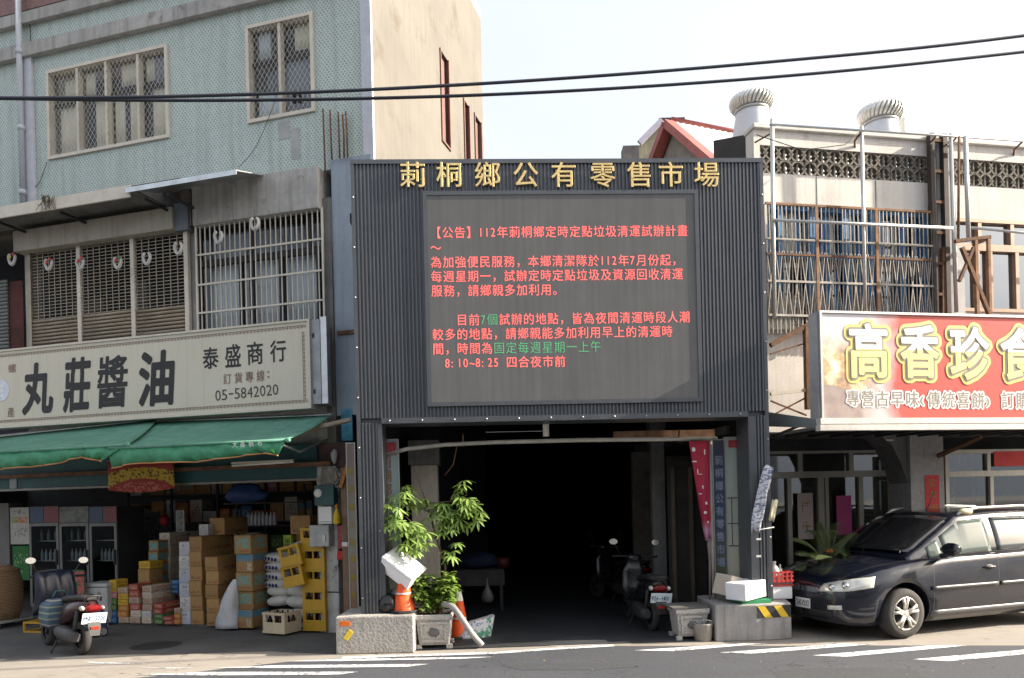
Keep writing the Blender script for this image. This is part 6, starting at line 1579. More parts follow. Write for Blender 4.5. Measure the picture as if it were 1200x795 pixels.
m = MB(dr); m.box(sfx0 + .06, sfx1 - .06, SY + .055, SY + .06, .05, zT - .05); m.build('door_glass', PANE_D, dr)
m = MB(dr); m.box(sfx0 + .06, sfx1 - .06, SY + .055, SY + .06, zT + .05, zH - .06); m.build('fanlight_glass', PANE_D, dr)
m = MB(dr)
for a, b in ((900, 918), (931, 958), (976, 992)): m.box(R.u(a, 600, SY + .1), R.u(b, 600, SY + .1), SY + .1, SY + .11, .1, R.z(930, 575, SY + .1))
m.build('brown_paper_lining', mat('brown_paper', (.30, .21, .14), .9, var=.2), dr)
m = MB(rb); m.box(sfx1 + .003, R.u(1066, 600, SY), SY - .02, SY + .1, 0, zg - .3); m.build('beige_jamb', mat('beige_jamb', (.34, .28, .20), .8, var=.15), rb)
m = MB(rb); u_ = R.u(1067, 590, .4); m.tube([(u_, .3, 0), (u_, .3, zg - .6), (u_ - .1, .3, zg - .35), (u_ - .3, .3, zg - .1)], .05, 10); m.build('black_drain_pipe', BLACK, rb)
PINKW = mat('pale_pink_paper', (.58, .48, .47), .8, var=.06); MAG = mat('magenta_paper', (.62, .09, .30), .7, var=.1)
rflat('pink_notice', 'pale pink paper notice with gold characters taped to the shop door glass', 'notice', 935, 953, 578, 632, SY - .012, PINKW, .004, '謝公', OLIVE)
rflat('magenta_notice', 'bright magenta paper notice taped to the shop door glass', 'notice', 980.5, 998, 581, 627, SY - .012, MAG, .004)
# second shop front right of the pillar
SX = .55
t2a, t2b = R.u(1109, 590, SX), rEND - 5
m = MB(rb); m.frame(t2a, t2b, 0, R.z(1150, 527, SX), SX, SX + .09, .06); w2 = m.build('shop_window', ALG, rb)
zt2 = R.z(1150, 555, SX)
m = MB(rb); m.box(t2a + .06, t2b - .06, SX - .003, SX + .085, zt2 - .045, zt2 + .04); m.build('transom_bar', ALG, w2)
for px, up in ((1160, 1), (1163, 0), (1220, 0)): u_ = R.u(px, 580, SX); m = MB(rb); m.box(u_ - .03, u_ + .03, SX, SX + .08, zt2 + .04 if up else .06, R.z(1150, 531, SX) if up else zt2 - .045); m.build('stile', ALG, w2)
m = MB(rb); m.box(t2a + .06, t2b - .06, SX + .05, SX + .056, .06, R.z(1150, 531, SX)); m.build('pane', PANE_D, w2)
rflat('shop_poster', 'navy poster with yellow and maroon print behind the window right of the pillar', 'poster', 1111, 1139, 560, 612, SX + .08, P_('navy_poster', (.04, .045, .10), (.05, .35, .05, .95, (.40, .36, .10), .6), (.55, .95, .1, .7, (.24, .06, .09), .85)), .01)
t = rflat('shop_poster', 'small slate poster with one pale character in the fanlight right of the pillar', 'poster', 1111, 1137, 531, 548, SX + .08, mat('slate_poster', (.07, .08, .11), .6), .01)
m = MB(t); u_, z_ = R.uz(1127, 541, SX + .075); write(m, '訂', u_, z_, .16, .17, SX + .075, bold=.02); m.build('character', WHITE, t)
rflat('red_banner', 'red horizontal paper banner above the window at the right edge', 'banner', 1165, 1230, 529, 546, SX - .012, RED, .006)
m = MB(rb); a = R.uz(1098, 535, -.02); b = R.uz(1150, 512, -.6); m.bar((a[0], -.03, a[1]), (b[0], -.6, b[1]), .05); m.build('awning_stay', RUST, rb)
m = MB(rb); a = R.uz(905, 512, .1); b = R.uz(935, 500, -.6); m.bar((a[0], .1, a[1]), (b[0], -.6, b[1]), .03); m.build('awning_stay', DARK, rb)
tc = fthing(R, 'vertical_flask', 'slim grey bottle standing in the window right of the pillar', 'bottle', R.u(1145, 605, SX + .2), SX + .25, 1.2)
m = MB(tc); u_ = R.u(1145, 590, SX + .25); m.lathe([(.04, 1.2), (.045, 1.25), (.04, 1.5), (.015, 1.72), (.012, 1.8)], (u_, SX + .25, 0), 10); m.build('body', mat('grey_white_plastic', (.42, .42, .41), .6), tc)
m = MB(tc); m.lathe([(.014, 1.795), (.014, 1.83), (.002, 1.832)], (u_, SX + .25, 0), 8); m.build('cap', DARK, tc)

# ------------------------------------------------------------------ turbine vents on the roof
def turbine(px, ptop, pb, pbase, D, lab):
    c = AT(px, pbase, D); sc_ = D / FPX
    zt_, zm_, zb_ = AT(px, ptop + 5, D).z, AT(px, pb + 3, D).z, zp1 - .12
    rt = (44 * .5) * sc_; t = thing('turbine_vent', lab, 'vent', (c.x, c.y, zb_), .2, 'turbine vents on the roof')
    m = MB(); H = zt_ - zb_; hm = zm_ - zb_
    m.lathe([(rt * 1.2, 0), (rt * 1.02, hm - .38), (rt * .84, hm - .05), (rt * .84, hm)], (0, 0, 0), 24); m.build('base_cone', mat('white_vent_base', (.58, .59, .62), .45, .3, var=.08), t)
    m = MB(); m.lathe([(rt * .87, hm + .002), (rt * .89, hm + .02), (rt * .87, hm + .05)], (0, 0, 0), 24); m.build('collar', ALU, t)
    m = MB(); n = 30; hh = zt_ - zm_
    for i in range(n):
        a0 = 2 * PI * i / n; rows = []
        for j in range(8):
            s = j / 7; z_ = hm + .05 + (hh - .05) * s; r_ = rt * (.86 + .30 * math.sin(PI * (s * .80 + .08))) * (1 if s < .95 else .85)
            tw = s * .28; rows.append([Vector((r_ * math.cos(a0 + tw), r_ * math.sin(a0 + tw), z_)), Vector((r_ * .93 * math.cos(a0 + tw + .19), r_ * .93 * math.sin(a0 + tw + .19), z_))])
        m.loft(rows, False, False, True)
    o = m.build('blades', mat('bright_galvanised', (.74, .73, .70), .32, .45, var=.15, scale=8), t); o.modifiers.new('t', 'SOLIDIFY').thickness = .006
    m = MB(); m.lathe([(rt * .86, zt_ - zb_ - .03), (rt * .7, zt_ - zb_ + .01), (.01, zt_ - zb_ + .045)], (0, 0, 0), 22); m.build('cap', mat('bright_galvanised', (.74, .73, .70), .32, .45, var=.15, scale=8), t)
    m = MB(); m.lathe([(rt * .78, hm + .05), (rt * .78, hm + hh - .04)], (0, 0, 0), 16); m.build('throat', ALU, t)
turbine(881.5, 108, 130, 154, 13.2, 'silver turbine vent on a pale cone nearest the gateway, larger in view')
turbine(1032, 121, 144, 162, 14.5, 'silver turbine vent further right on the roof, half behind the parapet')
sv_ = AT(1055, 150, 14.8)
t = thing('roof_duct', 'small pale duct beside the right turbine vent', 'duct', (sv_.x, sv_.y, sv_.z - .6), 0)
m = MB(); m.lathe([(.11, 0), (.11, .7), (.13, .72), (.13, .78), (.02, .82)], (0, 0, 0), 16); m.build('stack', WHITE, t)
m = MB(); m.lathe([(.16, -.02), (.13, .05)], (0, 0, 0), 16); m.build('flange', ALU, t)
# roof to stand the vents on
m = MB(rb); m.box(r0 + .19, rEND, 1.2, 8, zp1 - .25, zp1 - .121); m.build('upper_roof', CONC, rb)

# ------------------------------------------------------------------ houses beyond the gateway
hd = 17.0
ap = AT(783, 145, hd)
gh = thing('gabled_house', 'house with a red trimmed gable and white ribbed roof showing above the gateway', 'building', (ap.x, ap.y, 0), math.radians(-68))
GW, GD, GL_ = 1.75, 1.72, 5.0
m = MB(); za = ap.z
m.prism([(-GW + .1, 0), (GW - .1, 0), (GW - .1, za - GD - .05), (0, za - .22), (-GW + .1, za - GD - .05)], .12, GL_); m.build('wall', mat('grey_render', (.24, .225, .20), .9, var=.2, streak=.4), gh)
RT = mat('red_brown_trim', (.33, .09, .075), .6, var=.25)
for s_ in (1, -1): m = MB(); m.bar((0, 0, za), (s_ * GW, 0, za - GD), .16, .26); m.build('barge_board', RT, gh)
for s_ in (1, -1):
    m = MB(); rows = [[], []]
    for i in range(61):
        y_ = .14 + GL_ * i / 60; o_ = .03 * (i % 2)
        rows[0].append((0, y_, za + .07 + o_)); rows[1].append((s_ * (GW + .15), y_, za - GD - .08 + o_))
    m.loft(rows, False, False, False); o = m.build('roof_slope', mat('white_ribbed_roof', (.62, .60, .60), .5, .1, var=.12), gh); o.modifiers.new('t', 'SOLIDIFY').thickness = .01
m = MB(); m.tube([(0, .1, za + .11), (0, GL_, za + .11)], .06, 8); m.build('ridge_cap', RT, gh)
g2 = AT(758, 152, 19.0)
gh2 = thing('grey_house', 'weathered grey green gable house behind the red trimmed one', 'building', (g2.x, g2.y, 0), 0)
zz2 = g2.z
m = MB(); m.prism([(-.75, 0), (1.2, 0), (1.2, zz2 + .1), (.35, zz2 + .15), (-.2, zz2 - .4), (-.42, zz2 - .9), (-.75, zz2 - 1.3)], 0, 5); m.build('wall', mat('yellow_grey_render', (.30, .28, .20), .9, var=.25, streak=.5), gh2)
m = MB(); m.bar((-.2, -.04, zz2 - .36), (.38, -.04, zz2 + .2), .14, .1); m.build('pale_coping', mat('lilac_coping', (.52, .50, .58), .6), gh2)
m = MB(); m.box(-.62, -.22, -.06, .3, zz2 - 1.6, zz2 - .42); m.build('dark_pier', CONC_D, gh2)
m = MB(); m.box(.30, .95, -.08, .4, zz2 + .155, zz2 + .25); m.build('dark_cap', DARK, gh2)

# ------------------------------------------------------------------ overhead cables
def cable(name, lab, pts, D):
    P3 = [AT(px, py, D + (px - 600) * .0008) for px, py in pts]; t = thing(name, lab, 'cable', P3[0], 0, 'cables strung across the street')
    m = MB(); out = []
    for i in range(len(P3) - 1):
        for s in range(8):
            q = s / 8; p0 = P3[max(i - 1, 0)]; p1, p2 = P3[i], P3[i + 1]; p3 = P3[min(i + 2, len(P3) - 1)]
            out.append(.5 * ((2 * p1) + (p2 - p0) * q + (2 * p0 - 5 * p1 + 4 * p2 - p3) * q * q + (3 * p1 - p0 - 3 * p2 + p3) * q ** 3) - P3[0])
    out.append(P3[-1] - P3[0]); m.tube(out, .0165, 8); o = m.build('strand', mat('navy_black_cable', (.018, .022, .035), .5), t)
    m = MB(); c = AT(345, pts[3][1], D) - P3[0]
    for x in (0, .06): m.tube([c + Vector((x, 0, -.03)), c + Vector((x + .01, 0, .03))], .02, 6)
    m.build('cable_tie', BLACK, t)
cable('overhead_cable', 'upper of the two black cables, sagging from top right to the left edge', [(-900, 85), (-400, 108), (0, 115), (300, 110.5), (600, 96), (900, 73), (1200, 42), (1600, -16), (2200, -115)], 7.6)
cable('overhead_cable', 'lower of the two black cables, crossing the green tiled house', [(-900, 80), (-400, 106), (0, 115.5), (300, 117.5), (600, 110), (900, 91), (1200, 61), (1600, 12), (2200, -80)], 7.7)
# ------------------------------------------------------------------ concrete plinths the columns stand on
PEB = None
def pebble_mat(name, base):
    k = NT(name); co = k.coord(); vo = k.n('TexVoronoi'); vo.inputs['Scale'].default_value = 34; k.l(co, vo.inputs['Vector'])
    n = k.noise(co, 3, 5); n2 = k.noise(k.coord('Object', (5, 5, .6)), 2, 3)
    c = k.ramp(vo.outputs['Distance'], (.15, tuple(x * .8 for x in base)), (.55, tuple(min(1, x * 1.25) for x in base)))
    c = k.mix(k.math('MULTIPLY', n, .5), c, tuple(x * .6 for x in base)); c = k.mix(k.ramp(n2, (.55, (0, 0, 0)), (.75, (.5, .5, .5))), c, tuple(x * .45 for x in base))
    k.col(c); k.set(.9); k.bump(vo.outputs['Distance'], .5, .012); return k.m
PEB = pebble_mat('pebble_dash', (.36, .34, .31))
g0, g1 = G(394, 767.5), G(485.5, 765.5)
t = thing('concrete_plinth', 'rough pebbled concrete plinth with orange and yellow reflectors under the left gateway column', 'plinth', (g0.x, g0.y, 0), math.atan2(g1.y - g0.y, g1.x - g0.x))
wd = (g1 - g0).length
m = MB(); m.box(0, wd, 0, .95, 0, .455); m.build('block', PEB, t, bevel=.018)
for (x_, z_, rot, c, nm) in ((.115, .375, .05, (.75, .16, .02), 'orange'), (.155, .235, -.95, (.75, .55, .03), 'yellow')):
    m = MB(); m.M = Matrix.Translation((x_, -.006, z_)) @ Matrix.Rotation(rot, 4, 'Y'); m.box(-.065, .065, -.006, .004, -.03, .03); o = m.build('reflector', mat(nm + '_reflector', c, .3), t, bevel=.004); o['label'] = nm + ' reflector'
g0, g1, g2 = G(839, 752.5), G(887, 751.5), G(928, 749.2)
t = thing('concrete_plinth', 'plain grey concrete plinth with a yellow and black stripe under the right gateway column', 'plinth', (g0.x, g0.y, 0), math.atan2(g1.y - g0.y, g1.x - g0.x))
ca_, sa_ = math.cos(t.rotation_euler[2]), math.sin(t.rotation_euler[2])
loc = lambda p: (((p.x - g0.x) * ca_ + (p.y - g0.y) * sa_), (-(p.x - g0.x) * sa_ + (p.y - g0.y) * ca_))
q1, q2 = loc(g1), loc(g2)
PLC = mat('plain_concrete', (.30, .29, .28), .9, var=.2, scale=2.5, bump=.3, streak=.55)
m = MB(); m.slab([(0, 0), q1, q2, (q2[0] + .12, q2[1] + .7), (q1[0], q1[1] + 1.1), (0, 1.0)], 0, .45); m.build('block', PLC, t, bevel=.015)
# hazard tape
d = Vector((q2[0] - q1[0], q2[1] - q1[1])); ln = d.length; ang = math.atan2(d.y, d.x)
m = MB(); m.M = Matrix.Translation((q1[0], q1[1], 0)) @ Matrix.Rotation(ang, 4, 'Z'); m.box(.01, ln - .005, -.004, .002, .28, .43); m.build('hazard_tape', INK, t)
m = MB(); m.M = Matrix.Translation((q1[0], q1[1], 0)) @ Matrix.Rotation(ang, 4, 'Z')
for x_ in (.015, .23): m.prism([(x_, .428), (x_ + .10, .428), (min(x_ + .20, ln - .006), .282), (min(x_ + .10, ln - .006), .282)], -.0065, -.0042)
m.build('yellow_stripes', mat('yellow_tape', (.62, .42, .02), .5, var=.1), t)

# ------------------------------------------------------------------ traffic cones
ORG = mat('orange_cone_plastic', (.80, .10, .015), .5, var=.1); CW = mat('white_cone_band', (.75, .74, .72), .5, var=.08)
def cone(loc, lab, h=.55, base=True, k_=1.0):
    t = thing('traffic_cone', lab, 'cone', loc, .2, 'orange traffic cones by the left plinth')
    m = MB(); m.lathe([(.135 * k_, .035), (.105 * k_, h * .38), (.10 * k_, h * .38 + .001)], (0, 0, 0), 24, cap=False); m.lathe([(.094 * k_, h * .47), (.062 * k_, h * .80)], (0, 0, 0), 24, cap=False); m.lathe([(.0995 * k_, h * .38), (.0945 * k_, h * .47)], (0, 0, 0), 24, cap=False)
    m.build('body', ORG, t)
    m = MB(); m.lathe([(.063 * k_, h * .80), (.036 * k_, h), (.026 * k_, h + .002), (.026 * k_, h - .05)], (0, 0, 0), 24, cap=False); m.build('white_top', CW, t)
    if base:
        m = MB(); m.slab([(.2 * math.cos(a) * (1.0 if i % 2 else .92), .2 * math.sin(a) * (1.0 if i % 2 else .92)) for i, a in enumerate([PI / 8 + PI / 4 * j for j in range(8)])], 0, .035); m.build('base', BLACK, t, bevel=.008)
    m = MB(); m.lathe([(.0985 * k_, h * .42), (.0962 * k_, h * .455)], (0, 0, 0), 24, cap=False); m.build('reflective_band', CW, t)
    return t
c1 = AT(474, 722, 9.35); c1.z = .456
cone(c1, 'orange traffic cone with a white top carrying the tilted foam box on the plinth')
cone(G(535, 757) + Vector((0, .55, 0)), 'orange traffic cone half hidden behind the potted bush', h=.62)
# foam boxes
def slanted_box(name, lab, c, dims, rot, mt, lid=True, group=None, cat='box'):
    t = thing(name, lab, cat, c, 0, group); t.rotation_euler = rot
    a, b, h = [x / 2 for x in dims]
    m = MB(); m.box(-a, a, -b, b, -h, h * .55 if lid else h); m.build('body', mt, t, bevel=.012)
    if lid: m = MB(); m.box(-a - .008, a + .008, -b - .008, b + .008, h * .55 + .004, h); m.build('lid', mt, t, bevel=.012)
    return t
slanted_box('foam_box', 'white foam box balanced tilted on the tip of the traffic cone', AT(471, 666, 9.40), (.47, .32, .21), (math.radians(24), math.radians(36), math.radians(-14)), FOAM, group='white foam boxes by the gateway columns')
ct = thing('white_plastic_bag', 'crumpled white plastic bag behind the cone on the left plinth', 'bag', (c1.x - .09, c1.y + .2, .456), 0)
m = MB(); m.ell((0, 0, .15), (.11, .09, .15), 16, 10, .35, 4); m.build('bag', mat('white_film', (.62, .60, .60), .5, var=.1), ct)
hb_ = thing('motorcycle_helmet', 'black helmet lying behind the cone on the left plinth', 'helmet', (c1.x - .20, c1.y + .02, .456), .4)
m = MB(); m.lathe([(.10, 0), (.128, .05), (.13, .12), (.10, .20), (.05, .235), (.005, .245)], (0, 0, 0), 20); m.build('shell', mat('gloss_black', (.012, .012, .013), .15), hb_)
m = MB(); m.lathe([(.131, .05), (.134, .075), (.131, .1)], (0, 0, 0), 20, cap=False); m.build('trim', BLACK, hb_)

# ------------------------------------------------------------------ planter pots
POTM = pebble_mat('weathered_pot_stone', (.40, .385, .36))
def square_pot(loc, rz, w_, h_, lab, dark=1.0, name='planter_pot', panel=True):
    t = thing(name, lab, 'planter', loc, rz, 'square moulded planter pots')
    a = w_ / 2
    def sq(r_, z_): return [(-r_, -r_, z_), (r_, -r_, z_), (r_, r_, z_), (-r_, r_, z_)]
    m = MB(); m.loft([sq(a * .80, .05), sq(a * .93, h_ - .07)], True, True, False); m.build('body', POTM, t, bevel=.008)
    m = MB(); m.loft([sq(a * .98, h_ - .069), sq(a * 1.03, h_ - .045), sq(a * 1.03, h_), sq(a * .9, h_), sq(a * .88, h_ - .05)], True, True, False); m.build('rim', POTM, t, bevel=.006)
    for x_ in (-1, 1):
        for y_ in (-1, 1): m = MB(); m.box(x_ * a * .82 - .035, x_ * a * .82 + .035, y_ * a * .82 - .035, y_ * a * .82 + .035, 0, .06); m.build('foot', POTM, t, bevel=.006)
    if panel:
        m = MB(); lo, hi = a * .82, a * .93
        f = lambda x_, z_: (x_ * (lo + (hi - lo) * z_), -(lo + (hi - lo) * z_) - .004, .05 + (h_ - .12) * z_)
        def strip(x0, x1, z0, z1, o):
            p = [f(x0, z0), f(x1, z0), f(x1, z1), f(x0, z1)]; m.loft([[Vector(q) for q in p], [Vector(q) + Vector((0, -o, 0)) for q in p]], True, True, False)
        strip(-.78, .78, .12, .22, .012); strip(-.78, .78, .84, .93, .012); strip(-.78, -.66, .221, .839, .012); strip(.66, .78, .221, .839, .012); m.build('panel_moulding', POTM, t)
        m = MB(); p = f(0, .52); m.ell((p[0], p[1] - .002, p[2]), (w_ * .15, .014, h_ * .13), 14, 6, .4, 2); m.build('relief', mat('dark_relief', (.12, .12, .12), .8), t)
    m = MB(); m.box(-a * .86, a * .86, -a * .86, a * .86, h_ - .06, h_ - .035); m.build('soil', mat('potting_soil', (.06, .045, .03), .95, var=.4, scale=20), t)
    return t
gp = G(508, 762); POT = Vector((gp.x, gp.y + .24, 0)); POTH = .43
square_pot(POT, .02, .46, POTH, 'pale stone planter with feet and a carved panel holding the leafy bush')
gp2 = G(812, 751.5); P2 = Vector((gp2.x, gp2.y + .22, 0))
square_pot(P2, .05, .42, .40, 'grey stone planter without a plant beside the right plinth')
m = MB(); m.box(-.24, .22, -.22, .22, .405, .425); o = m.build('dark_board', mat('dark_board', (.10, .095, .09), .8)); o.location = P2 + Vector((-.03, 0, 0)); o.rotation_euler = (0, 0, .1); tag(o, 'dark board lying over the rim of the empty stone planter', 'board')
gb = G(827, 753)
t = thing('paint_bucket', 'short weathered bucket in front of the empty planter and the right plinth', 'bucket', (gb.x, gb.y + .12, 0), 0)
m = MB(); m.lathe([(.105, 0), (.118, .20), (.122, .205), (.122, .222), (.112, .222), (.10, .03)], (0, 0, 0), 24); m.build('body', mat('dusty_bucket', (.30, .29, .27), .7, var=.2, streak=.3), t)
m = MB(); m.tube([(.122 * math.cos(a), .122 * math.sin(a) - .01, .19 - .09 * math.sin(a / 1)) for a in [-PI * k_ / 10 for k_ in range(11)]], .004, 5); m.build('handle', STEEL, t)

# ------------------------------------------------------------------ leaves
def leaflet(m, base, tip, width, droop=.15, up=Vector((0, 0, 1))):
    base, tip = Vector(base), Vector(tip); d = tip - base; L_ = d.length
    if L_ < 1e-4: return
    d /= L_; s = d.cross(up)
    if s.length < .05: s = d.cross(Vector((1, .3, 0)))
    s.normalize(); n = s.cross(d)
    prev = None
    st = ((0, .12), (.2, .7), (.5, 1.0), (.78, .68), (1, .04))
    for q, wv in st:
        c = base + d * L_ * q - Vector((0, 0, 1)) * droop * L_ * q * q
        e_ = width / 2 * wv
        row = (m.v(c - s * e_ + n * e_ * .25), m.v(c), m.v(c + s * e_ + n * e_ * .25))
        if prev: m.f([prev[0], prev[1], row[1], row[0]], True); m.f([prev[1], prev[2], row[2], row[1]], True)
        prev = row
def whorl(m, c, rng, r_=.15, n=8, tilt=None, wid=.05):
    ax = tilt or Vector((rng.uniform(-.5, .5), rng.uniform(-.9, .1), 1)).normalized()
    u_ = ax.cross(Vector((0, 1, .2))).normalized(); v_ = ax.cross(u_)
    ph = rng.uniform(0, 2)
    for i in range(n):
        a = ph + 2 * PI * i / n; d = u_ * math.cos(a) + v_ * math.sin(a)
        L_ = r_ * rng.uniform(.8, 1.12)
        leaflet(m, c + d * .012, c + d * L_ - ax * L_ * rng.uniform(.05, .45), wid * rng.uniform(.85, 1.15), .25, ax)
LEAF1 = leafmat('umbrella_tree_leaf', (.25, .37, .095)); LEAF2 = leafmat('bush_leaf', (.22, .33, .075)); LEAF3 = leafmat('cycad_leaf', (.13, .17, .075)); STEM = mat('brown_stem', (.10, .075, .05), .85, var=.3, scale=9)
rng = random.Random(11)
tr = thing('umbrella_tree', 'leggy umbrella plant with whorls of leaflets rising behind the tilted foam box', 'plant', POT + Vector((.02, .05, POTH - .04)), 0)
TB = POT + Vector((.02, .05, POTH - .04)); D0_ = TB.y
def T(px, py, dd=0.0): return AT(px, py, D0_ + dd) - TB
trunk = [Vector((0, 0, 0)), T(522, 665, .06), T(512, 632, .1), T(503, 600, .08), T(494, 572, .1), T(486, 548, .1)]
m = MB(); m.tube(trunk, [.018, .016, .014, .012, .010, .007], 7); m.build('trunk', STEM, tr)
br = [([T(512, 632, .1), T(490, 620, -.05), T(475, 605, -.12)]), ([T(503, 600, .08), T(480, 590, 0), T(462, 592, -.1)]), ([T(500, 590, .08), T(528, 588, .05), T(548, 580, 0)]), ([T(506, 612, .1), T(530, 606, .0), T(540, 596, -.02)]), ([T(520, 660, .06), T(527, 652, 0), T(531, 647, -.05)]), ([T(494, 572, .1), T(484, 575, .05), T(478, 572, 0)])]
m = MB()
for b in br: m.tube(b, [.009, .007, .005], 6)
m.build('limbs', STEM, tr)
cl_ = [(455, 592, -.12), (462, 605, -.14), (470, 600, -.12), (480, 612, -.16), (468, 618, -.18), (488, 620, -.15), (462, 630, -.16), (478, 632, -.2), (494, 630, -.15), (486, 642, -.18), (470, 585, -.1), (500, 624, -.1), (458, 612, -.1), (475, 622, -.22), (490, 636, -.2),
       (480, 575, .08), (492, 592, .1), (478, 590, .05), (500, 585, .12), (515, 592, .1), (508, 598, .1),
       (540, 572, 0), (548, 585, -.05), (558, 592, -.05), (538, 590, 0), (530, 600, .0), (526, 612, .02), (563, 600, -.04), (546, 600, -.02), (534, 578, .05), (520, 606, 0), (538, 608, .02),
       (531, 646, -.06), (525, 652, -.05), (516, 614, -.02), (512, 622, 0)]
m = MB()
for px, py, dd in cl_ + [(x + rng.uniform(-9, 9), y + rng.uniform(-10, 10), d + rng.uniform(-.08, .08)) for x, y, d in cl_ for _ in (0, 1)]:
    whorl(m, T(px, py, dd), rng, rng.uniform(.095, .145), rng.choice((7, 8, 8, 9)), None, .034)
m.build('foliage', LEAF1, tr)
bu = thing('potted_bush', 'bright leafy bush growing in the pale stone planter', 'plant', POT + Vector((0, -.02, POTH - .045)), 0)
m = MB(); stems = []
for i in range(19):
    a = rng.uniform(0, 2 * PI); r_ = rng.uniform(.03, .20); hgt = rng.uniform(.26, .58)
    p0 = Vector((r_ * .5 * math.cos(a), r_ * .5 * math.sin(a), 0)); p2 = Vector((r_ * 1.25 * math.cos(a) + .02, r_ * math.sin(a), hgt)); m.tube([p0, (p0 + p2) / 2 + Vector((0, 0, .03)), p2], [.007, .005, .003], 5); stems.append((p0, p2))
m.build('stems', STEM, bu)
m = MB()
for p0, p2 in stems:
    for j in range(64):
        s = rng.uniform(.35, 1.03); c = p0.lerp(p2, s); a = rng.uniform(0, 2 * PI); L_ = rng.uniform(.07, .125)
        d = Vector((math.cos(a), math.sin(a), rng.uniform(-.2, .6))).normalized(); c = c + d * rng.uniform(.0, .06)
        leaflet(m, c, c + d * L_, L_ * .62, .3)
for j in range(46):
    a = rng.uniform(-.3, 1.0) * PI; c = Vector((.16 + rng.uniform(-.06, .10), -.1 + rng.uniform(-.1, .1), .26 + rng.uniform(-.12, .12))); d = Vector((math.cos(a), rng.uniform(-.7, .3), rng.uniform(-.3, .5))).normalized(); leaflet(m, c, c + d * .09, .04, .3)
m.build('foliage', LEAF2, bu)
# hose
hp = [AT(519, 708, gp.y + .1), AT(531, 712, gp.y + .0), AT(543, 728, gp.y - .02), AT(554, 744, gp.y), AT(565, 757, gp.y + .02)]
hp[-1].z = .04
t = thing('grey_hose', 'thick grey hose arching from the planter rim down to the ground', 'hose', (hp[-1].x, hp[-1].y, 0), 0)
o_ = Vector((hp[-1].x, hp[-1].y, 0)); m = MB(); q = []
for i in range(len(hp) - 1):
    for s in range(6):
        k_ = s / 6; p0 = hp[max(i - 1, 0)]; p1, p2 = hp[i], hp[i + 1]; p3 = hp[min(i + 2, len(hp) - 1)]
        q.append(.5 * ((2 * p1) + (p2 - p0) * k_ + (2 * p0 - 5 * p1 + 4 * p2 - p3) * k_ * k_ + (3 * p1 - p0 - 3 * p2 + p3) * k_ ** 3) - o_)
q.append(hp[-1] - o_); m.tube(q, .038, 12); m.build('tube', mat('grey_hose_rubber', (.27, .26, .25), .55, var=.1), t)
# sack on the floor of the opening
k = NT('printed_feed_bag'); vo = k.n('TexVoronoi'); vo.inputs['Scale'].default_value = 22; k.l(k.coord(), vo.inputs['Vector']); n = k.noise(k.coord(), 4, 3)
c = k.ramp(vo.outputs['Distance'], (.25, (.16, .25, .42)), (.36, (.62, .63, .65))); c = k.mix(k.ramp(n, (.58, (0, 0, 0)), (.62, (1, 1, 1))), c, (.06, .28, .16)); k.col(c); k.set(.6)
gs = G(552, 755)
t = thing('printed_bag', 'white bag with blue and green print slumped on the floor behind the hose', 'bag', (gs.x, gs.y + .45, .01), .3)
m = MB(); rings = []
for i in range(8):
    s = i / 7; rings.append([(.24 * (1 - .15 * s) * (1 + .25 * s * math.cos(a)) * math.copysign(abs(math.cos(a)) ** .7, math.cos(a)) + .05 * s, .14 * (1 - .4 * s) * math.copysign(abs(math.sin(a)) ** .7, math.sin(a)), .22 * s * (1 + .22 * math.cos(a) + .06 * math.sin(3 * a))) for a in [2 * PI * j / 20 for j in range(20)]])
m.loft(rings); m.build('bag', k.m, t)
# dim clutter inside: table with covered goods, hanging bag
ci = AT(562, 742, 12.6); ci.z = .012
t = thing('covered_table', 'dim table covered with a grey cloth inside the left of the market opening', 'table', ci, .05)
m = MB(); m.box(-.42, .42, -.3, .3, .62, .68); m.build('top', mat('grey_cloth_top', (.05, .045, .048), .9), t)
m = MB(); m.box(-.43, .43, -.31, -.303, .42, .66); m.build('cloth_skirt', mat('grey_cloth', (.06, .055, .057), .9, var=.3), t)
for x_ in (-.38, .38):
    for y_ in (-.26, .26): m = MB(); m.box(x_ - .02, x_ + .02, y_ - .02, y_ + .02, 0, .619); m.build('leg', DARK, t)
t = thing('blue_bundle', 'dark blue bundle lying on the dim table inside the opening', 'bundle', ci + Vector((.0, 0, .681)), 0)
m = MB(); m.ell((0, 0, .13), (.34, .2, .13), 16, 8, .3, 5); m.build('bundle', mat('dim_blue_cloth', (.01, .016, .05), .8, var=.3), t)
t = thing('red_bucket', 'dark red tub standing on the dim table inside the opening', 'tub', ci + Vector((.42, .1, .681)), 0)
m = MB(); m.lathe([(.09, 0), (.12, .16), (.11, .16), (.08, .02)], (0, 0, 0), 16); m.build('tub', mat('dim_red_plastic', (.10, .012, .012), .6), t)
hg_ = AT(571, 690, 11.2)
t = thing('hanging_bag', 'pale plastic bag knotted and hanging by the dim table', 'bag', hg_, 0)
m = MB(); m.lathe([(.012, .16), (.016, .06), (.03, .02), (.07, -.05), (.095, -.13), (.08, -.19), (.02, -.21)], (0, 0, 0), 16); o = m.build('bag', mat('grey_film', (.08, .075, .08), .5, var=.3, scale=8), t)
m = MB(); m.tube([(0, 0, .15), (.01, .1, .3)], .004, 5); m.build('string', INK, t)

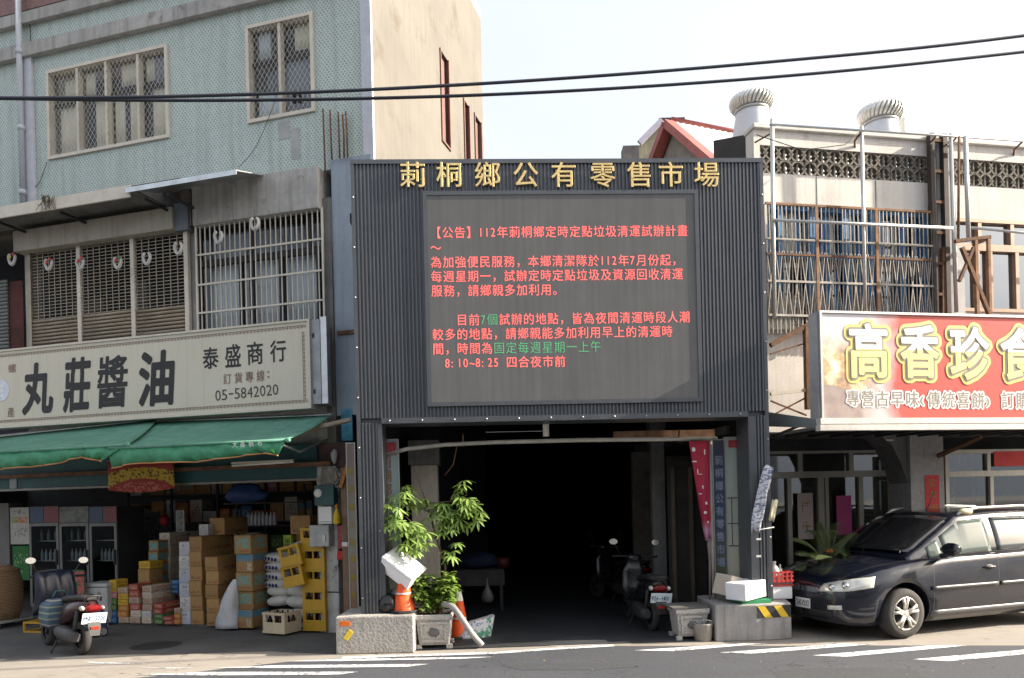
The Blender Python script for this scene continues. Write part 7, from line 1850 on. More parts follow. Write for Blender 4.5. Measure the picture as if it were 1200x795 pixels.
# ------------------------------------------------------------------ boxes on the right plinth
PT = .4515
def onplinth(px, py, D): p = AT(px, py, D); p.z = PT; return p
c = onplinth(858, 700, 9.75); slanted_box('open_carton', 'cream coloured carton tilted at the left of the boxes on the right plinth', c + Vector((0.0, 0, .175)), (.36, .3, .27), (.06, math.radians(14), .5), mat('cream_card', (.58, .50, .42), .8, var=.08), lid=False)
c = onplinth(874, 700, 9.50); slanted_box('foam_box', 'white foam box lying slightly tilted on the right plinth in the sun', c + Vector((0, .0, .165)), (.44, .30, .215), (0, math.radians(-3), math.radians(38)), FOAM, lid=False, group='white foam boxes by the gateway columns')
m = MB(); m.box(-.2, .2, -.14, .14, 0, .045); o = m.build('green_tray', mat('green_tray', (.02, .20, .08), .5)); o.location = onplinth(880, 703, 9.52); o.rotation_euler = (0, 0, .2); tag(o, 'green plastic tray squeezed under the sunlit foam box', 'tray')
c = onplinth(909, 704, 9.85); slanted_box('foam_box', 'small white foam box under the red basket behind the car bumper', c + Vector((.0, 0, .085)), (.33, .28, .165), (0, 0, .1), FOAM, lid=False, group='white foam boxes by the gateway columns')
# red basket with bottles
rbk = thing('red_basket', 'red slatted plastic basket holding white bottles on the right plinth', 'basket', c + Vector((0, 0, .170)), .12)
RP = mat('red_plastic', (.52, .05, .045), .45, var=.1)
m = MB(); x0, x1, y0, y1 = -.18, .18, -.15, .15
for z0, z1 in ((0, .02), (.055, .08), (.115, .135), (.165, .19)):
    m.wall(x0, x1, z0, z1, y0, y0 + .012); m.wall(x0, x1, z0, z1, y1 - .012, y1); m.box(x0, x0 + .012, y0 + .013, y1 - .013, z0, z1); m.box(x1 - .012, x1, y0 + .013, y1 - .013, z0, z1)
m.build('slats', RP, rbk)
for i in range(6): m = MB(); x_ = x0 + .02 + (x1 - x0 - .06) * i / 5; m.box(x_, x_ + .02, y0 - .003, y0 + .009, .0, .19); m.build('post', RP, rbk)
m = MB(); m.box(x0 + .013, x1 - .013, y0 + .013, y1 - .013, .002, .012); m.build('floor', RP, rbk)
m = MB(); m.box(x0 + .02, x1 - .02, y0 - .006, y0 - .004, .022, .052); m.build('dark_label', mat('dark_red_label', (.08, .02, .02), .5), rbk)
for i, (x_, hh, rr_) in enumerate(((-.02, .30, .062), (.085, .25, .035), (-.12, .22, .05))):
    p = rbk.location + Matrix.Rotation(.12, 4, 'Z') @ Vector((x_, -.02 + .05 * i, .013))
    t = thing('white_jug', ['large white jug standing upright in the red basket', 'narrow off white bottle right of the large jug in the red basket', 'squat pale bottle left of the large jug in the red basket'][i], 'bottle', p, 0)
    m = MB(); m.lathe([(rr_ * .9, 0), (rr_, .015), (rr_, hh * .62), (rr_ * .75, hh * .76), (rr_ * .36, hh * .85), (rr_ * .34, hh * .92)], (0, 0, 0), 16); m.build('body', mat('milky_plastic', (.62, .58, .52), .45, var=.06), t)
    m = MB(); m.lathe([(rr_ * .4, hh * .925), (rr_ * .4, hh), (.002, hh + .001)], (0, 0, 0), 12); m.build('cap', CW, t)
# plastic bag strips tied to the right column
k = NT('printed_white_plastic'); n = k.noise(k.coord('Object', (9, 9, 26)), 1.5, 4, .7); k.col(k.ramp(n, (.44, (.13, .16, .26)), (.52, (.66, .67, .72)))); k.set(.4); PBAG = k.m
bz = P.pt(P.u(895, 590, -.08), -.08, P.z(895, 624, -.08))
t = thing('torn_plastic_bag', 'torn white plastic bag with navy print tied to the right gateway column', 'bag', bz, P.a)
bo = P.inv(bz)
def BP(px, py, y=-.08): u_, z_ = P.uz(px, py, y); return Vector((u_ - bo[0], y + .08, z_ - bz.z))
m = MB(); cen = [(901, 546, 8), (897, 560, 9), (893, 575, 8), (891, 588, 9), (888, 602, 9), (886, 612, 8), (885, 622, 6)]
rows = []
for i, (px, py, wp) in enumerate(cen):
    rows.append([BP(px + wp * (j / 6 - .5) * 1.5, py + (3 if j in (0, 6) else -1.5 * math.sin(j)), -.085 - .035 * abs(math.sin(j * 1.3 + i * .8))) for j in range(7)])
m.loft(rows, False, False, True); o = m.build('bag', PBAG, t); o.modifiers.new('t', 'SOLIDIFY').thickness = .004
m = MB(); rows = [[BP(905 + j * 2.2 - i * 1.5, 585 + i * 8 + (j % 2) * 2, -.09 - .03 * math.sin(j + i)) for j in range(4)] for i in range(4)]
m.loft(rows, False, False, True); o = m.build('loose_flap', mat('yellowed_film', (.55, .52, .36), .5, var=.2), t); o.modifiers.new('t', 'SOLIDIFY').thickness = .004
m = MB(); m.tube([BP(880, 619, -.05), BP(890, 621, -.09), BP(907, 618, -.05)], .005, 5); m.tube([BP(905, 598, -.06), BP(906, 612, -.08)], .003, 5); m.build('string', CW, t)
for py in (632, 652):
    p = P.pt(P.u(889, py, -.04), -.04, P.z(889, py, -.04)); tt = thing('tape_scrap', f"scrap of white tape on the right gateway column, {'upper' if py == 632 else 'lower'} of two below the torn bag", 'tape', p, P.a)
    m = MB(); m.box(-.03, .03, -.004, .004, -.012, .012); m.build('strip', CW, tt)

# ------------------------------------------------------------------ cycad in a pot behind the car nose
cb = AT(972, 668, 10.25); cg = Vector((cb.x, cb.y, 0))
t = thing('clay_pot', 'dark round pot under the cycad behind the car nose', 'pot', cg, 0)
m = MB(); m.lathe([(.16, 0), (.22, .35), (.24, .37), (.24, .42), (.21, .42), (.19, .36)], (0, 0, 0), 24); m.build('body', mat('dark_clay', (.10, .06, .045), .8, var=.2), t)
m = MB(); m.lathe([(.001, .37), (.195, .375)], (0, 0, 0), 20, cap=False); m.build('soil', mat('potting_soil', (.06, .045, .03), .95, var=.4, scale=20), t)
cz = .376
t = thing('cycad', 'cycad with long arching feathered fronds in front of the shop doors', 'plant', cg + Vector((0, 0, cz)), 0)
hgt = cb.z - cz
m = MB(); m.lathe([(.10, 0), (.11, hgt * .4), (.08, hgt * .95), (.03, hgt + .03)], (0, 0, 0), 14); m.build('trunk', STEM, t)
def frond(mf, tipx, tipy, dd, arch):
    tip = AT(tipx, tipy, cb.y + dd) - (cg + Vector((0, 0, cz))); b0 = Vector((0, 0, hgt)); mid_ = (b0 + tip) / 2 + Vector((0, 0, arch)); n = 16; pts = []
    for i in range(n + 1): q = i / n; pts.append(b0 * (1 - q) ** 2 + mid_ * 2 * q * (1 - q) + tip * q * q)
    mf.tube(pts, [.009 * (1 - i / n * .7) for i in range(n + 1)], 5)
    for i in range(1, n + 1):
        d = (pts[i] - pts[i - 1]).normalized(); s = d.cross(Vector((0, -.35, 1))).normalized(); q = i / n; L_ = .17 * math.sin(PI * min(1, .12 + q * .86)) ** .6
        for e_ in (0, .5):
            c = pts[i - 1].lerp(pts[i], e_)
            for sg_ in (-1, 1): leaflet(mf, c, c + (s * sg_ * .85 + d * .55 + Vector((0, 0, .22 - .25 * q))).normalized() * L_, .02, .12)
fr_list = [(926, 632, -.1, .22), (932, 650, -.25, .18), (931, 668, -.3, .12), (957, 611, .05, .12), (975, 622, -.5, .3), (1004, 625, -.05, .12), (1006, 640, .2, .2), (955, 656, -.55, .25), (985, 612, .3, .2), (945, 622, .3, .25), (996, 655, -.2, .3)]
m = MB()
for a in fr_list: frond(m, *a)
m.build('fronds', LEAF3, t)
m = MB(); p = AT(972, 646, cb.y - .1) - (cg + Vector((0, 0, cz))); m.ell((p.x, p.y, p.z), (.05, .04, .03), 10, 6); m.build('orange_seed_cluster', mat('orange_seeds', (.5, .15, .03), .7, var=.4, scale=20), t)
# ------------------------------------------------------------------ litter, weeds and repair patches
rg = random.Random(21)
m = MB()
for i in range(90):
    px, py = rg.uniform(20, 1180), rg.uniform(745, 793)
    p = G(px, py) + Vector((0, 0, .010)); a = rg.uniform(0, 6.28); L_ = rg.uniform(.012, .035)
    d = Vector((math.cos(a), math.sin(a), rg.uniform(.0, .3))) * L_; s_ = Vector((-math.sin(a), math.cos(a), .1)) * L_ * .5
    m.f([m.v(p - d), m.v(p + s_), m.v(p + d), m.v(p - s_)])
tag(m.build('street_litter', mat('dry_leaf_litter', (.20, .15, .09), .9, var=.6, scale=30)), 'scattered dry leaves and grit lying on the road and apron', 'litter', kind='stuff')
def ground_patch(pix, h, mt, lab, name='road_patch'):
    m = MB(); m.f([m.v(G(x, y) + Vector((0, 0, h))) for x, y in pix]); tag(m.build(name, mt), lab, kind='structure')
PT1 = mat('newer_asphalt', (.042, .046, .053), .9, var=.25, scale=30, bump=.4, bscale=60)
ground_patch([(588, 781), (600, 778.6), (668, 777.4), (742, 779), (748, 782.5), (690, 786), (612, 786)], .0062, PT1, 'darker repair patch in the asphalt')
ground_patch([(905, 788), (930, 784), (1040, 783), (1075, 786), (1082, 797), (915, 798)], .0062, PT1, 'darker repair patch in the asphalt at the right')
ground_patch([(640, 757.2), (700, 754.2), (716, 755.6), (655, 759)], .0042, mat('cement_repair', (.33, .31, .28), .9, var=.2, scale=4), 'pale cement repair on the apron by the entrance')
# ------------------------------------------------------------------ the black people carrier
def paint(name, c, rough=.10):
    k = NT(name); n = k.noise(k.coord(), 3, 5); n2 = k.noise(k.coord('Object', (2, 2, 5)), 2, 5, .7)
    c1 = k.mix(k.ramp(n2, (.45, (0, 0, 0)), (.75, (.14, .14, .14))), c, (.10, .095, .09)); k.col(c1)
    k.set(rough, .1); k.b.inputs['Coat Weight'].default_value = .6; k.b.inputs['Coat Roughness'].default_value = .06
    mr = k.n('MapRange'); mr.inputs['To Min'].default_value = rough; mr.inputs['To Max'].default_value = rough + .25; k.l(n2, mr.inputs['Value']); k.l(mr.outputs[0], k.b.inputs['Roughness'])
    return k.m
CARP = paint('dusty_black_paint', (.006, .008, .017))
CHROME = mat('chrome', (.62, .62, .62), .15, 1.0, var=.05); PLAS = mat('black_trim_plastic', (.02, .02, .021), .55)
fw = G(1062, 750.0)
TH = math.radians(19)
CS = .96
car = thing('people_carrier', 'dusty black people carrier with silver rims parked at the right edge', 'car', (0, 0, 0), PI + TH)
car.scale = (CS, CS, CS)
# the near (left-hand) front wheel stands at local (0, +.80)
near = Matrix.Rotation(PI + TH, 4, 'Z') @ Vector((0, .80 * CS, 0)); car.location = Vector((fw.x, fw.y, 0)) - near + Vector((0, .10, 0))
WB, RW = 2.72, .325
def ip(tab, x):
    for (xa, *va), (xb, *vb) in zip(tab[:-1], tab[1:]):
        if xa >= x >= xb:
            q = (xa - x) / (xa - xb); q = q * q * (3 - 2 * q) * .35 + q * .65
            return [a + (b - a) * q for a, b in zip(va, vb)]
    return list(tab[-1][1:]) if x < tab[-1][0] else list(tab[0][1:])
#       x     wb   zb   w1   z1   w2   z2   w3   z3   w4   z4   zc
BODY = [(.93, .34, .26, .42, .34, .44, .48, .42, .60, .36, .68, .70),
        (.90, .50, .22, .57, .32, .59, .48, .57, .62, .50, .70, .735),
        (.80, .66, .20, .72, .31, .745, .50, .72, .67, .62, .765, .815),
        (.62, .75, .19, .80, .31, .825, .52, .80, .72, .69, .835, .885),
        (.35, .79, .19, .84, .31, .865, .55, .845, .80, .73, .905, .955),
        (.0, .80, .19, .855, .31, .885, .58, .865, .86, .75, .965, 1.015),
        (-.35, .80, .19, .86, .31, .89, .60, .872, .90, .78, 1.005, 1.055),
        (-.8, .80, .19, .86, .31, .89, .62, .878, .93, .82, 1.02, 1.03),
        (-1.6, .80, .19, .86, .31, .89, .63, .882, .95, .83, 1.035, 1.04),
        (-2.6, .80, .19, .86, .31, .89, .64, .882, .97, .83, 1.05, 1.05),
        (-3.3, .77, .22, .84, .33, .87, .64, .86, .97, .80, 1.05, 1.05),
        (-3.62, .70, .26, .76, .36, .79, .62, .77, .95, .70, 1.03, 1.03),
        (-3.72, .60, .30, .66, .40, .69, .60, .67, .90, .58, .98, .98)]
xs = [.93, .915, .90, .86, .80, .72, .62, .5, .35, .2, .0, -.2, -.35, -.55, -.8, -1.1, -1.4, -1.7, -2.0, -2.3, -2.6, -2.9, -3.1, -3.3, -3.5, -3.62, -3.72]
m = MB(); rings = []
for x in xs:
    if x > 0: pass
    wb, zb, w1, z1, w2, z2, w3, z3, w4, z4, zc = ip(BODY, x)
    half = [(wb * .5, zb), (wb, zb), (w1, z1), ((w1 + w2) / 2 + .006, (z1 + z2) / 2), (w2, z2), ((w2 + w3) / 2 + .006, (z2 + z3) / 2), (w3, z3), ((w3 + w4) / 2 + .018, (z3 + z4) / 2 + .012), (w4, z4), (w4 * .55, z4 + (zc - z4) * .72)]
    ring = [(x, 0, zb)] + [(x, a, b) for a, b in half] + [(x, 0, zc)] + [(x, -a, b) for a, b in half[::-1]]
    ring = [(px_ * .92 if px_ > 0 else px_, py_, pz_) for px_, py_, pz_ in ring]
    rings.append(ring)
m.loft(rings, True, True, True)
body = m.build('body', CARP, car)
# wheel arches cut into the closed shell
bpy.context.view_layer.update()
def cut(ob, cutters):
    for c in cutters:
        md = ob.modifiers.new('cut', 'BOOLEAN'); md.operation = 'DIFFERENCE'; md.solver = 'EXACT'; md.object = c
    dg = bpy.context.evaluated_depsgraph_get(); me = bpy.data.meshes.new_from_object(ob.evaluated_get(dg)); ob.modifiers.clear(); old = ob.data; ob.data = me; bpy.data.meshes.remove(old)
    for c in cutters: bpy.data.objects.remove(c)
cs = []
for x in (0, -WB):
    for s in (1, -1):
        mm = MB(); mm.lathe([(.40, .50), (.40, 1.1)], (x, 0, RW), 36, 'y', False)
        if s < 0: mm.bm.verts.ensure_lookup_table(); [setattr(v, 'co', Vector((v.co.x, -v.co.y, v.co.z))) for v in mm.bm.verts]
        c = mm.build('cutter', PLAS, car); cs.append(c)
bpy.context.view_layer.update()
cut(body, cs)
# greenhouse
def zr(x):
    if x > -.22: return 1.035
    if x > -1.12: q = (-.22 - x) / .90; return 1.045 + .50 * (q ** .92)
    if x > -3.2: q = (-1.12 - x) / 2.08; return 1.545 + .055 * math.sin(PI * min(1, q * .95 + .06)) + .01
    q = min(1, (-3.2 - x) / .42); return 1.58 - .50 * q ** 1.2
def gsec(x, s):
    """side of the cabin: s=0 belt, s=1 roof edge"""
    w0 = ip(BODY, x)[8] - .002; z0 = ip(BODY, x)[9] - .035; z1 = zr(x) - .045 if x < -.3 else zr(x) - .02
    t = max(0, min(1, (z1 - z0) / .5)); w1 = w0 - .19 * t
    return (w0 + (w1 - w0) * (s ** 1.15) + .012 * math.sin(PI * s) * t, z0 + (z1 - z0) * s)
gx = [-.16, -.22, -.3, -.45, -.6, -.75, -.9, -1.02, -1.12, -1.25, -1.5, -1.8, -2.2, -2.6, -3.0, -3.2, -3.35, -3.5, -3.6]
m = MB(); rings = []
for x in gx:
    side = [gsec(x, s) for s in (0, .2, .4, .6, .8, .93, 1)]
    we, ze = side[-1]; zc = zr(x) + .02
    top = [(we * .93, ze + (zc - ze) * .45), (we * .7, ze + (zc - ze) * .78), (we * .35, ze + (zc - ze) * .95)]
    half = side + top
    rings.append([(x, a, b) for a, b in half] + [(x, 0, zc)] + [(x, -a, b) for a, b in half[::-1]] + [(x, 0, half[0][1] - .02)])
m.loft(rings, True, True, True); cabin = m.build('cabin', CARP, car)
dg = bpy.context.evaluated_depsgraph_get(); dg.update()
bvb = BVHTree.FromObject(body, dg); bvc = BVHTree.FromObject(cabin, dg)
def patch(name, mt, quad, d, off, bv, par, n=10, mm_=6, thick=.004, ease=None, plane='yz', origin=2.0):
    """a panel draped on the shell: corner quad seen along direction d, cast on the surface, standing off by `off`"""
    d = Vector(d).normalized(); m = MB(); g_ = []
    a, b, c, e_ = [Vector(q) for q in quad]  # bl, br, tr, tl
    for i in range(mm_ + 1):
        row = []
        for j in range(n + 1):
            s, t = j / n, i / mm_
            p = (a * (1 - s) + b * s) * (1 - t) + (e_ * (1 - s) + c * s) * t
            if ease: p = p + Vector(ease(s, t))
            h = bv.ray_cast(p - d * origin, d)
            if h[0] is None: h = bv.find_nearest(p)
            row.append(m.v(h[0] + (h[1] if h[1].dot(d) < 0 else -h[1]) * off))
        g_.append(row)
    for i in range(mm_):
        for j in range(n): m.f([g_[i][j], g_[i][j + 1], g_[i + 1][j + 1], g_[i + 1][j]], True)
    o = m.build(name, mt, par)
    if thick: md = o.modifiers.new('t', 'SOLIDIFY'); md.thickness = thick; md.offset = 1
    return o
CGL = mat('car_side_glass', (.03, .036, .038), .05, var=.05, spec=.9)
def cglass(name, tint, rr_):
    k = NT(name); k.col(tint); k.set(.04); k.b.inputs['Specular IOR Level'].default_value = rr_; k.b.inputs['Coat Weight'].default_value = .35; k.b.inputs['Coat Roughness'].default_value = .02; return k.m
WSG = cglass('windscreen_glass', (.022, .022, .024), 1.0); SDG = cglass('side_window_glass', (.10, .125, .115), .4); RDG = cglass('rear_window_glass', (.045, .055, .06), .8)
def side_glass(name, x0, x1, s0, s1, mt, sgn=1, n=10, slope0=0, slope1=0):
    m = MB(); g_ = []
    for i in range(7):
        s = s0 + (s1 - s0) * i / 6; row = []
        for j in range(n + 1):
            x = (x0 + slope0 * (i / 6)) * (1 - j / n) + (x1 + slope1 * (i / 6)) * j / n; w_, z_ = gsec(x, s); row.append(m.v((x, sgn * (w_ + .0065), z_)))
        g_.append(row)
    for i in range(6):
        for j in range(n): m.f([g_[i][j], g_[i][j + 1], g_[i + 1][j + 1], g_[i + 1][j]], True)
    o = m.build(name, mt, car); md = o.modifiers.new('t', 'SOLIDIFY'); md.thickness = .004; return o
for sg_ in (1, -1):
    side_glass('quarter_light', -.50, -.70, .16, .86, SDG, sg_, 5)
    side_glass('side_window', -.76, -1.56, .10, .90, SDG, sg_, 12, -.22 * 0, -.03)
    side_glass('side_window', -1.68, -2.48, .10, .90, RDG, sg_, 10, -.03, -.02)
    side_glass('side_window', -2.56, -3.2, .12, .88, RDG, sg_, 8)
# windscreen follows the sloping front of the cabin
m = MB(); g_ = []
for i in range(9):
    x = -.27 - .80 * i / 8; we, ze = gsec(x, 1.0); zc = zr(x) + .02; row = []
    for j in range(13):
        t = -1 + 2 * j / 12; a = abs(t) * .93; yv = we * a * (1 if t > 0 else -1)
        zt = ze + (zc - ze) * (1 - a ** 2.3 * .62) + .010
        row.append(m.v((x + .012 + .05 * (1 - a * a), yv, zt)))
    g_.append(row)
for i in range(8):
    for j in range(12): m.f([g_[i][j], g_[i][j + 1], g_[i + 1][j + 1], g_[i + 1][j]], True)
ws = m.build('windscreen', WSG, car); md = ws.modifiers.new('t', 'SOLIDIFY'); md.thickness = .006
m = MB()
for (yb0, ye0) in ((.62, .05), (.0, -.6)):
    m.tube([(-.18, yb0, 1.075), (-.24, yb0 - .05, 1.10), (-.27, ye0, 1.118)], .009, 5)
m.build('wipers', PLAS, car)
# belt line chrome, door seams, mouldings, handles
def strip(name, mt, x0, x1, z0a, z0b, h, off, par=car, n=14, sgn=1, thick=.004, bv=None):
    return patch(name, mt, ((x0, sgn, z0a), (x1, sgn, z0b), (x1, sgn, z0b + h), (x0, sgn, z0a + h)), (0, -sgn, 0), off, bv or bvb, par, n, 2, thick)
for sg_ in (1, -1):
    strip('belt_moulding', CHROME, -.72, -3.15, .985, 1.005, .018, .003, sgn=sg_)
    strip('rub_strip', mat('dusty_black_moulding', (.045, .045, .047), .45), -.42, -1.58, .60, .60, .05, .008, sgn=sg_, thick=.01)
    strip('rub_strip', mat('dusty_black_moulding', (.045, .045, .047), .45), -1.62, -2.36, .60, .60, .05, .008, sgn=sg_, thick=.01)
    strip('sill_moulding', mat('dusty_sill', (.10, .10, .105), .4), -.42, -2.3, .262, .262, .075, .010, sgn=sg_, thick=.008)
    for (xa, xb, za, zb_) in ((-.46, -.47, .34, .98), (-1.60, -1.60, .34, .99), (-2.44, -2.40, .5, 1.0)):
        patch('door_seam', INK, ((xa, sg_, za), (xa - .009, sg_, za), (xb - .009, sg_, zb_), (xb, sg_, zb_)), (0, -sg_, 0), .0012, bvb, car, 1, 10, 0)
    patch('door_seam', INK, ((-.47, sg_, .338), (-2.2, sg_, .338), (-2.2, sg_, .346), (-.47, sg_, .346)), (0, -sg_, 0), .0012, bvb, car, 14, 1, 0)
    for xh in (-1.43, -2.27):
        h = bvb.ray_cast(Vector((xh, sg_ * 2, .85)), Vector((0, -sg_, 0))); p = h[0]
        m = MB(); m.tube([(xh + .10, p.y + sg_ * .002, .846), (xh + .07, p.y + sg_ * .03, .852), (xh - .07, p.y + sg_ * .03, .852), (xh - .10, p.y + sg_ * .002, .848)], [.012, .016, .016, .012], 8); m.ell((xh, p.y + sg_ * .002, .846), (.075, .008, .04)); m.build('door_handle', PLAS, car)
    # mirror
    p = Vector((-.62, sg_ * .86, 1.03))
    m = MB(); m.tube([p, p + Vector((-.02, sg_ * .09, .02)), p + Vector((-.03, sg_ * .13, .06))], [.035, .028, .025], 8)
    m.build('mirror_arm', PLAS, car)
    m = MB(); rings = []
    for i in range(7): q = i / 6; r_ = .088 * (1 - .55 * abs(2 * q - 1) ** 3); rings.append([(-.66 + .085 * math.cos(a) * (.8 if math.cos(a) > 0 else .35), sg_ * (.87 + .24 * q), 1.12 + r_ * math.sin(a)) for a in [2 * PI * k_ / 14 for k_ in range(14)]])
    m.loft(rings); mo = m.build('wing_mirror', CARP, car)
    m = MB(); m.box(-.692, -.69, sg_ * .90, sg_ * 1.08, 1.06, 1.18); m.build('mirror_glass', CHROME, mo)
    # roof rail
    pts = [(-1.22, sg_ * .60, 1.545), (-1.32, sg_ * .605, 1.60), (-1.6, sg_ * .61, 1.635), (-2.4, sg_ * .61, 1.645), (-3.0, sg_ * .60, 1.62), (-3.1, sg_ * .59, 1.57)]
    m = MB(); m.tube(pts, [.022, .022, .018, .018, .018, .02], 8); m.build('roof_rail', mat('pale_rail', (.58, .56, .52), .4, .4), car)
m = MB(); m.ell((-1.38, .595, 1.585), (.13, .05, .05)); m.build('rail_foot', mat('yellowed_rail_foot', (.42, .38, .24), .6), car)
m = MB(); m.tube([(-1.35, 0, 1.60), (-1.5, 0, 1.86)], .006, 6); m.lathe([(.014, 1.575), (.02, 1.59), (.008, 1.62)], (-1.35, 0, 0), 10); m.build('aerial', PLAS, car)
# front: lamps, grilles, emblem, bumper, plate
LAMP = mat('headlamp_lens_bright', (.60, .60, .55), .1, .3, var=.2, scale=14, spec=.8); 
for sg_ in (1, -1):
    dd = Vector((-1, -.75 * sg_, 0)).normalized()
    hl = patch('headlamp', LAMP, ((.90, .31 * sg_, .605), (.46, .82 * sg_, .68), (.42, .81 * sg_, .815), (.84, .38 * sg_, .705)), dd, .004, bvb, car, 14, 6, .006, ease=lambda s, t: (0, 0, .012 * math.sin(PI * s) * (1 if t > .5 else -1)))
    for q, r_ in ((.32, .052), (.6, .058)):
        p = Vector((.92, .33 * sg_, .64)).lerp(Vector((.54, .79 * sg_, .745)), q); h = bvb.ray_cast(p - dd * 2, dd)
        if h[0]: m = MB(); m.ell(h[0] - dd * .002, (.03, r_, r_ * .85), 14, 8); m.build('reflector_bowl', CHROME, hl)
    patch('grille', mat('grille_mesh_dark', (.03, .035, .06), .4), ((.93, .07 * sg_, .575), (.93, .28 * sg_, .575), (.92, .31 * sg_, .655), (.93, .06 * sg_, .665)), (-1, 0, 0), .003, bvb, car, 8, 5, .003)
    m = MB()
    for j in range(9):
        yv = (.085 + .024 * j) * sg_; a = bvb.ray_cast(Vector((3, yv, .585)), Vector((-1, 0, 0)))[0]; b = bvb.ray_cast(Vector((3, yv + .012 * sg_, .655)), Vector((-1, 0, 0)))[0]
        if a and b: m.bar(a + Vector((.006, 0, 0)), b + Vector((.006, 0, 0)), .004)
    m.build('grille_bars', CHROME, car)
    pts = []
    for yv, zv in ((.06, .67), (.31, .66), (.335, .64), (.285, .57), (.07, .57), (.05, .60), (.06, .67)):
        h = bvb.ray_cast(Vector((3, yv * sg_, zv)), Vector((-1, 0, 0)))
        if h[0]: pts.append(h[0] + Vector((.005, 0, 0)))
    m = MB(); m.tube(pts, .007, 6); m.build('grille_surround', CARP, car)
    dd2 = Vector((-1, -.35 * sg_, 0)).normalized()
    patch('fog_lamp', LAMP, ((.90, .47 * sg_, .385), (.80, .64 * sg_, .40), (.80, .64 * sg_, .455), (.90, .47 * sg_, .44)), dd2, .004, bvb, car, 6, 3, .006)
    patch('bumper_intake', mat('intake_black', (.012, .012, .012), .7), ((.93, .02 * sg_, .27), (.86, .52 * sg_, .285), (.86, .50 * sg_, .36), (.93, .02 * sg_, .36)), (-1, 0, 0), .002, bvb, car, 8, 3, .003)
    patch('bumper_seam', INK, ((.93, .0, .545), (.62, .82 * sg_, .60), (.62, .82 * sg_, .606), (.93, .0, .552)), Vector((-1, -.6 * sg_, 0)), .0012, bvb, car, 16, 1, 0)
    patch('bonnet_seam', INK, ((.80, .53 * sg_, 1), (-.25, .76 * sg_, 1), (-.25, .772 * sg_, 1), (.80, .542 * sg_, 1)), (0, 0, -1), .0012, bvb, car, 16, 1, 0)
# three-lozenge emblem
h = bvb.ray_cast(Vector((3, 0, .615)), Vector((-1, 0, 0)))[0]
m = MB()
for k_ in range(3):
    a = PI / 2 + k_ * 2 * PI / 3; L_ = .036
    pts = [(0, 0), (L_ * .5 * math.cos(a - .52) * 1.1, L_ * .5 * math.sin(a - .52) * 1.1), (L_ * math.cos(a), L_ * math.sin(a)), (L_ * .5 * math.cos(a + .52) * 1.1, L_ * .5 * math.sin(a + .52) * 1.1)]
    v0 = [m.v((h.x + .012, y_, h.z + z_)) for y_, z_ in pts]; v1 = [m.v((h.x + .004, y_, h.z + z_)) for y_, z_ in pts]
    m.f(v0); m.f(v1[::-1]); [m.f([v0[i], v1[i], v1[(i + 1) % 4], v0[(i + 1) % 4]]) for i in range(4)]
m.build('emblem', CHROME, car)
h = bvb.ray_cast(Vector((3, .05, .40)), Vector((-1, 0, 0)))[0]
m = MB(); m.box(h.x + .012, h.x + .02, -.13, .15, .36, .49); pl = m.build('number_plate', mat('white_plate', (.66, .66, .64), .5, var=.08), car)
k = NT('unreadable_plate_print'); n = k.n('TexNoise'); n.inputs['Scale'].default_value = 1; k.l(k.coord('Object', (1, 55, 38)), n.inputs['Vector']); k.col(k.ramp(n.outputs['Fac'], (.46, (.05, .05, .06)), (.52, (.60, .60, .58)))); k.set(.5)
m = MB(); m.box(h.x + .0205, h.x + .0215, -.105, .125, .39, .462); m.build('plate_marks', k.m, pl)
# wheels
def wheel(x, y, sgn):
    w_ = thing('wheel', None, None, (0, 0, 0)); bpy.data.objects.remove(w_)
    m = MB(); m.lathe([(.205, -.10), (.245, -.105), (.305, -.095), (.322, -.06), (.325, 0), (.322, .06), (.305, .095), (.245, .105), (.205, .10)], (0, 0, 0), 44, 'y', cap=False); ty = m.build('wheel', mat('tyre_rubber', (.035, .033, .031), .85, var=.25, scale=12, bump=.3), car)
    ty.location = (x, y, RW)
    RIM = mat('silver_alloy', (.60, .57, .52), .35, .6, var=.12, scale=8)
    m = MB(); m.lathe([(.212, sgn * .10), (.205, sgn * .108), (.196, sgn * .100), (.192, sgn * .02), (.192, -sgn * .08)], (0, 0, 0), 44, 'y', cap=False); m.build('rim', RIM, ty)
    m = MB(); m.lathe([(.001, sgn * .0), (.19, sgn * .0), (.19, sgn * .012), (.001, sgn * .012)], (0, 0, 0), 32, 'y'); m.build('brake_disc', mat('dark_hub', (.03, .03, .03), .6, .4), ty)
    m = MB()
    for k_ in range(5):
        a = PI / 2 + k_ * 2 * PI / 5
        for dlt in (-.15, .15):
            p0 = Vector((.045 * math.cos(a + dlt * 1.6), sgn * .088, .045 * math.sin(a + dlt * 1.6))); p1 = Vector((.12 * math.cos(a + dlt), sgn * .098, .12 * math.sin(a + dlt))); p2 = Vector((.2 * math.cos(a + dlt * 1.25), sgn * .092, .2 * math.sin(a + dlt * 1.25)))
            m.tube([p0, p1, p2], [.021, .017, .024], 8)
    m.lathe([(.058, sgn * .07), (.058, sgn * .098), (.03, sgn * .106), (.001, sgn * .107)], (0, 0, 0), 20, 'y'); m.build('spokes', RIM, ty)
    return ty
for x in (0, -WB):
    for s in (1, -1): wheel(x, s * .775, s)
m = MB(); m.box(-3.3, .55, -.62, .62, .2, .5); m.build('underbody', PLAS, car)

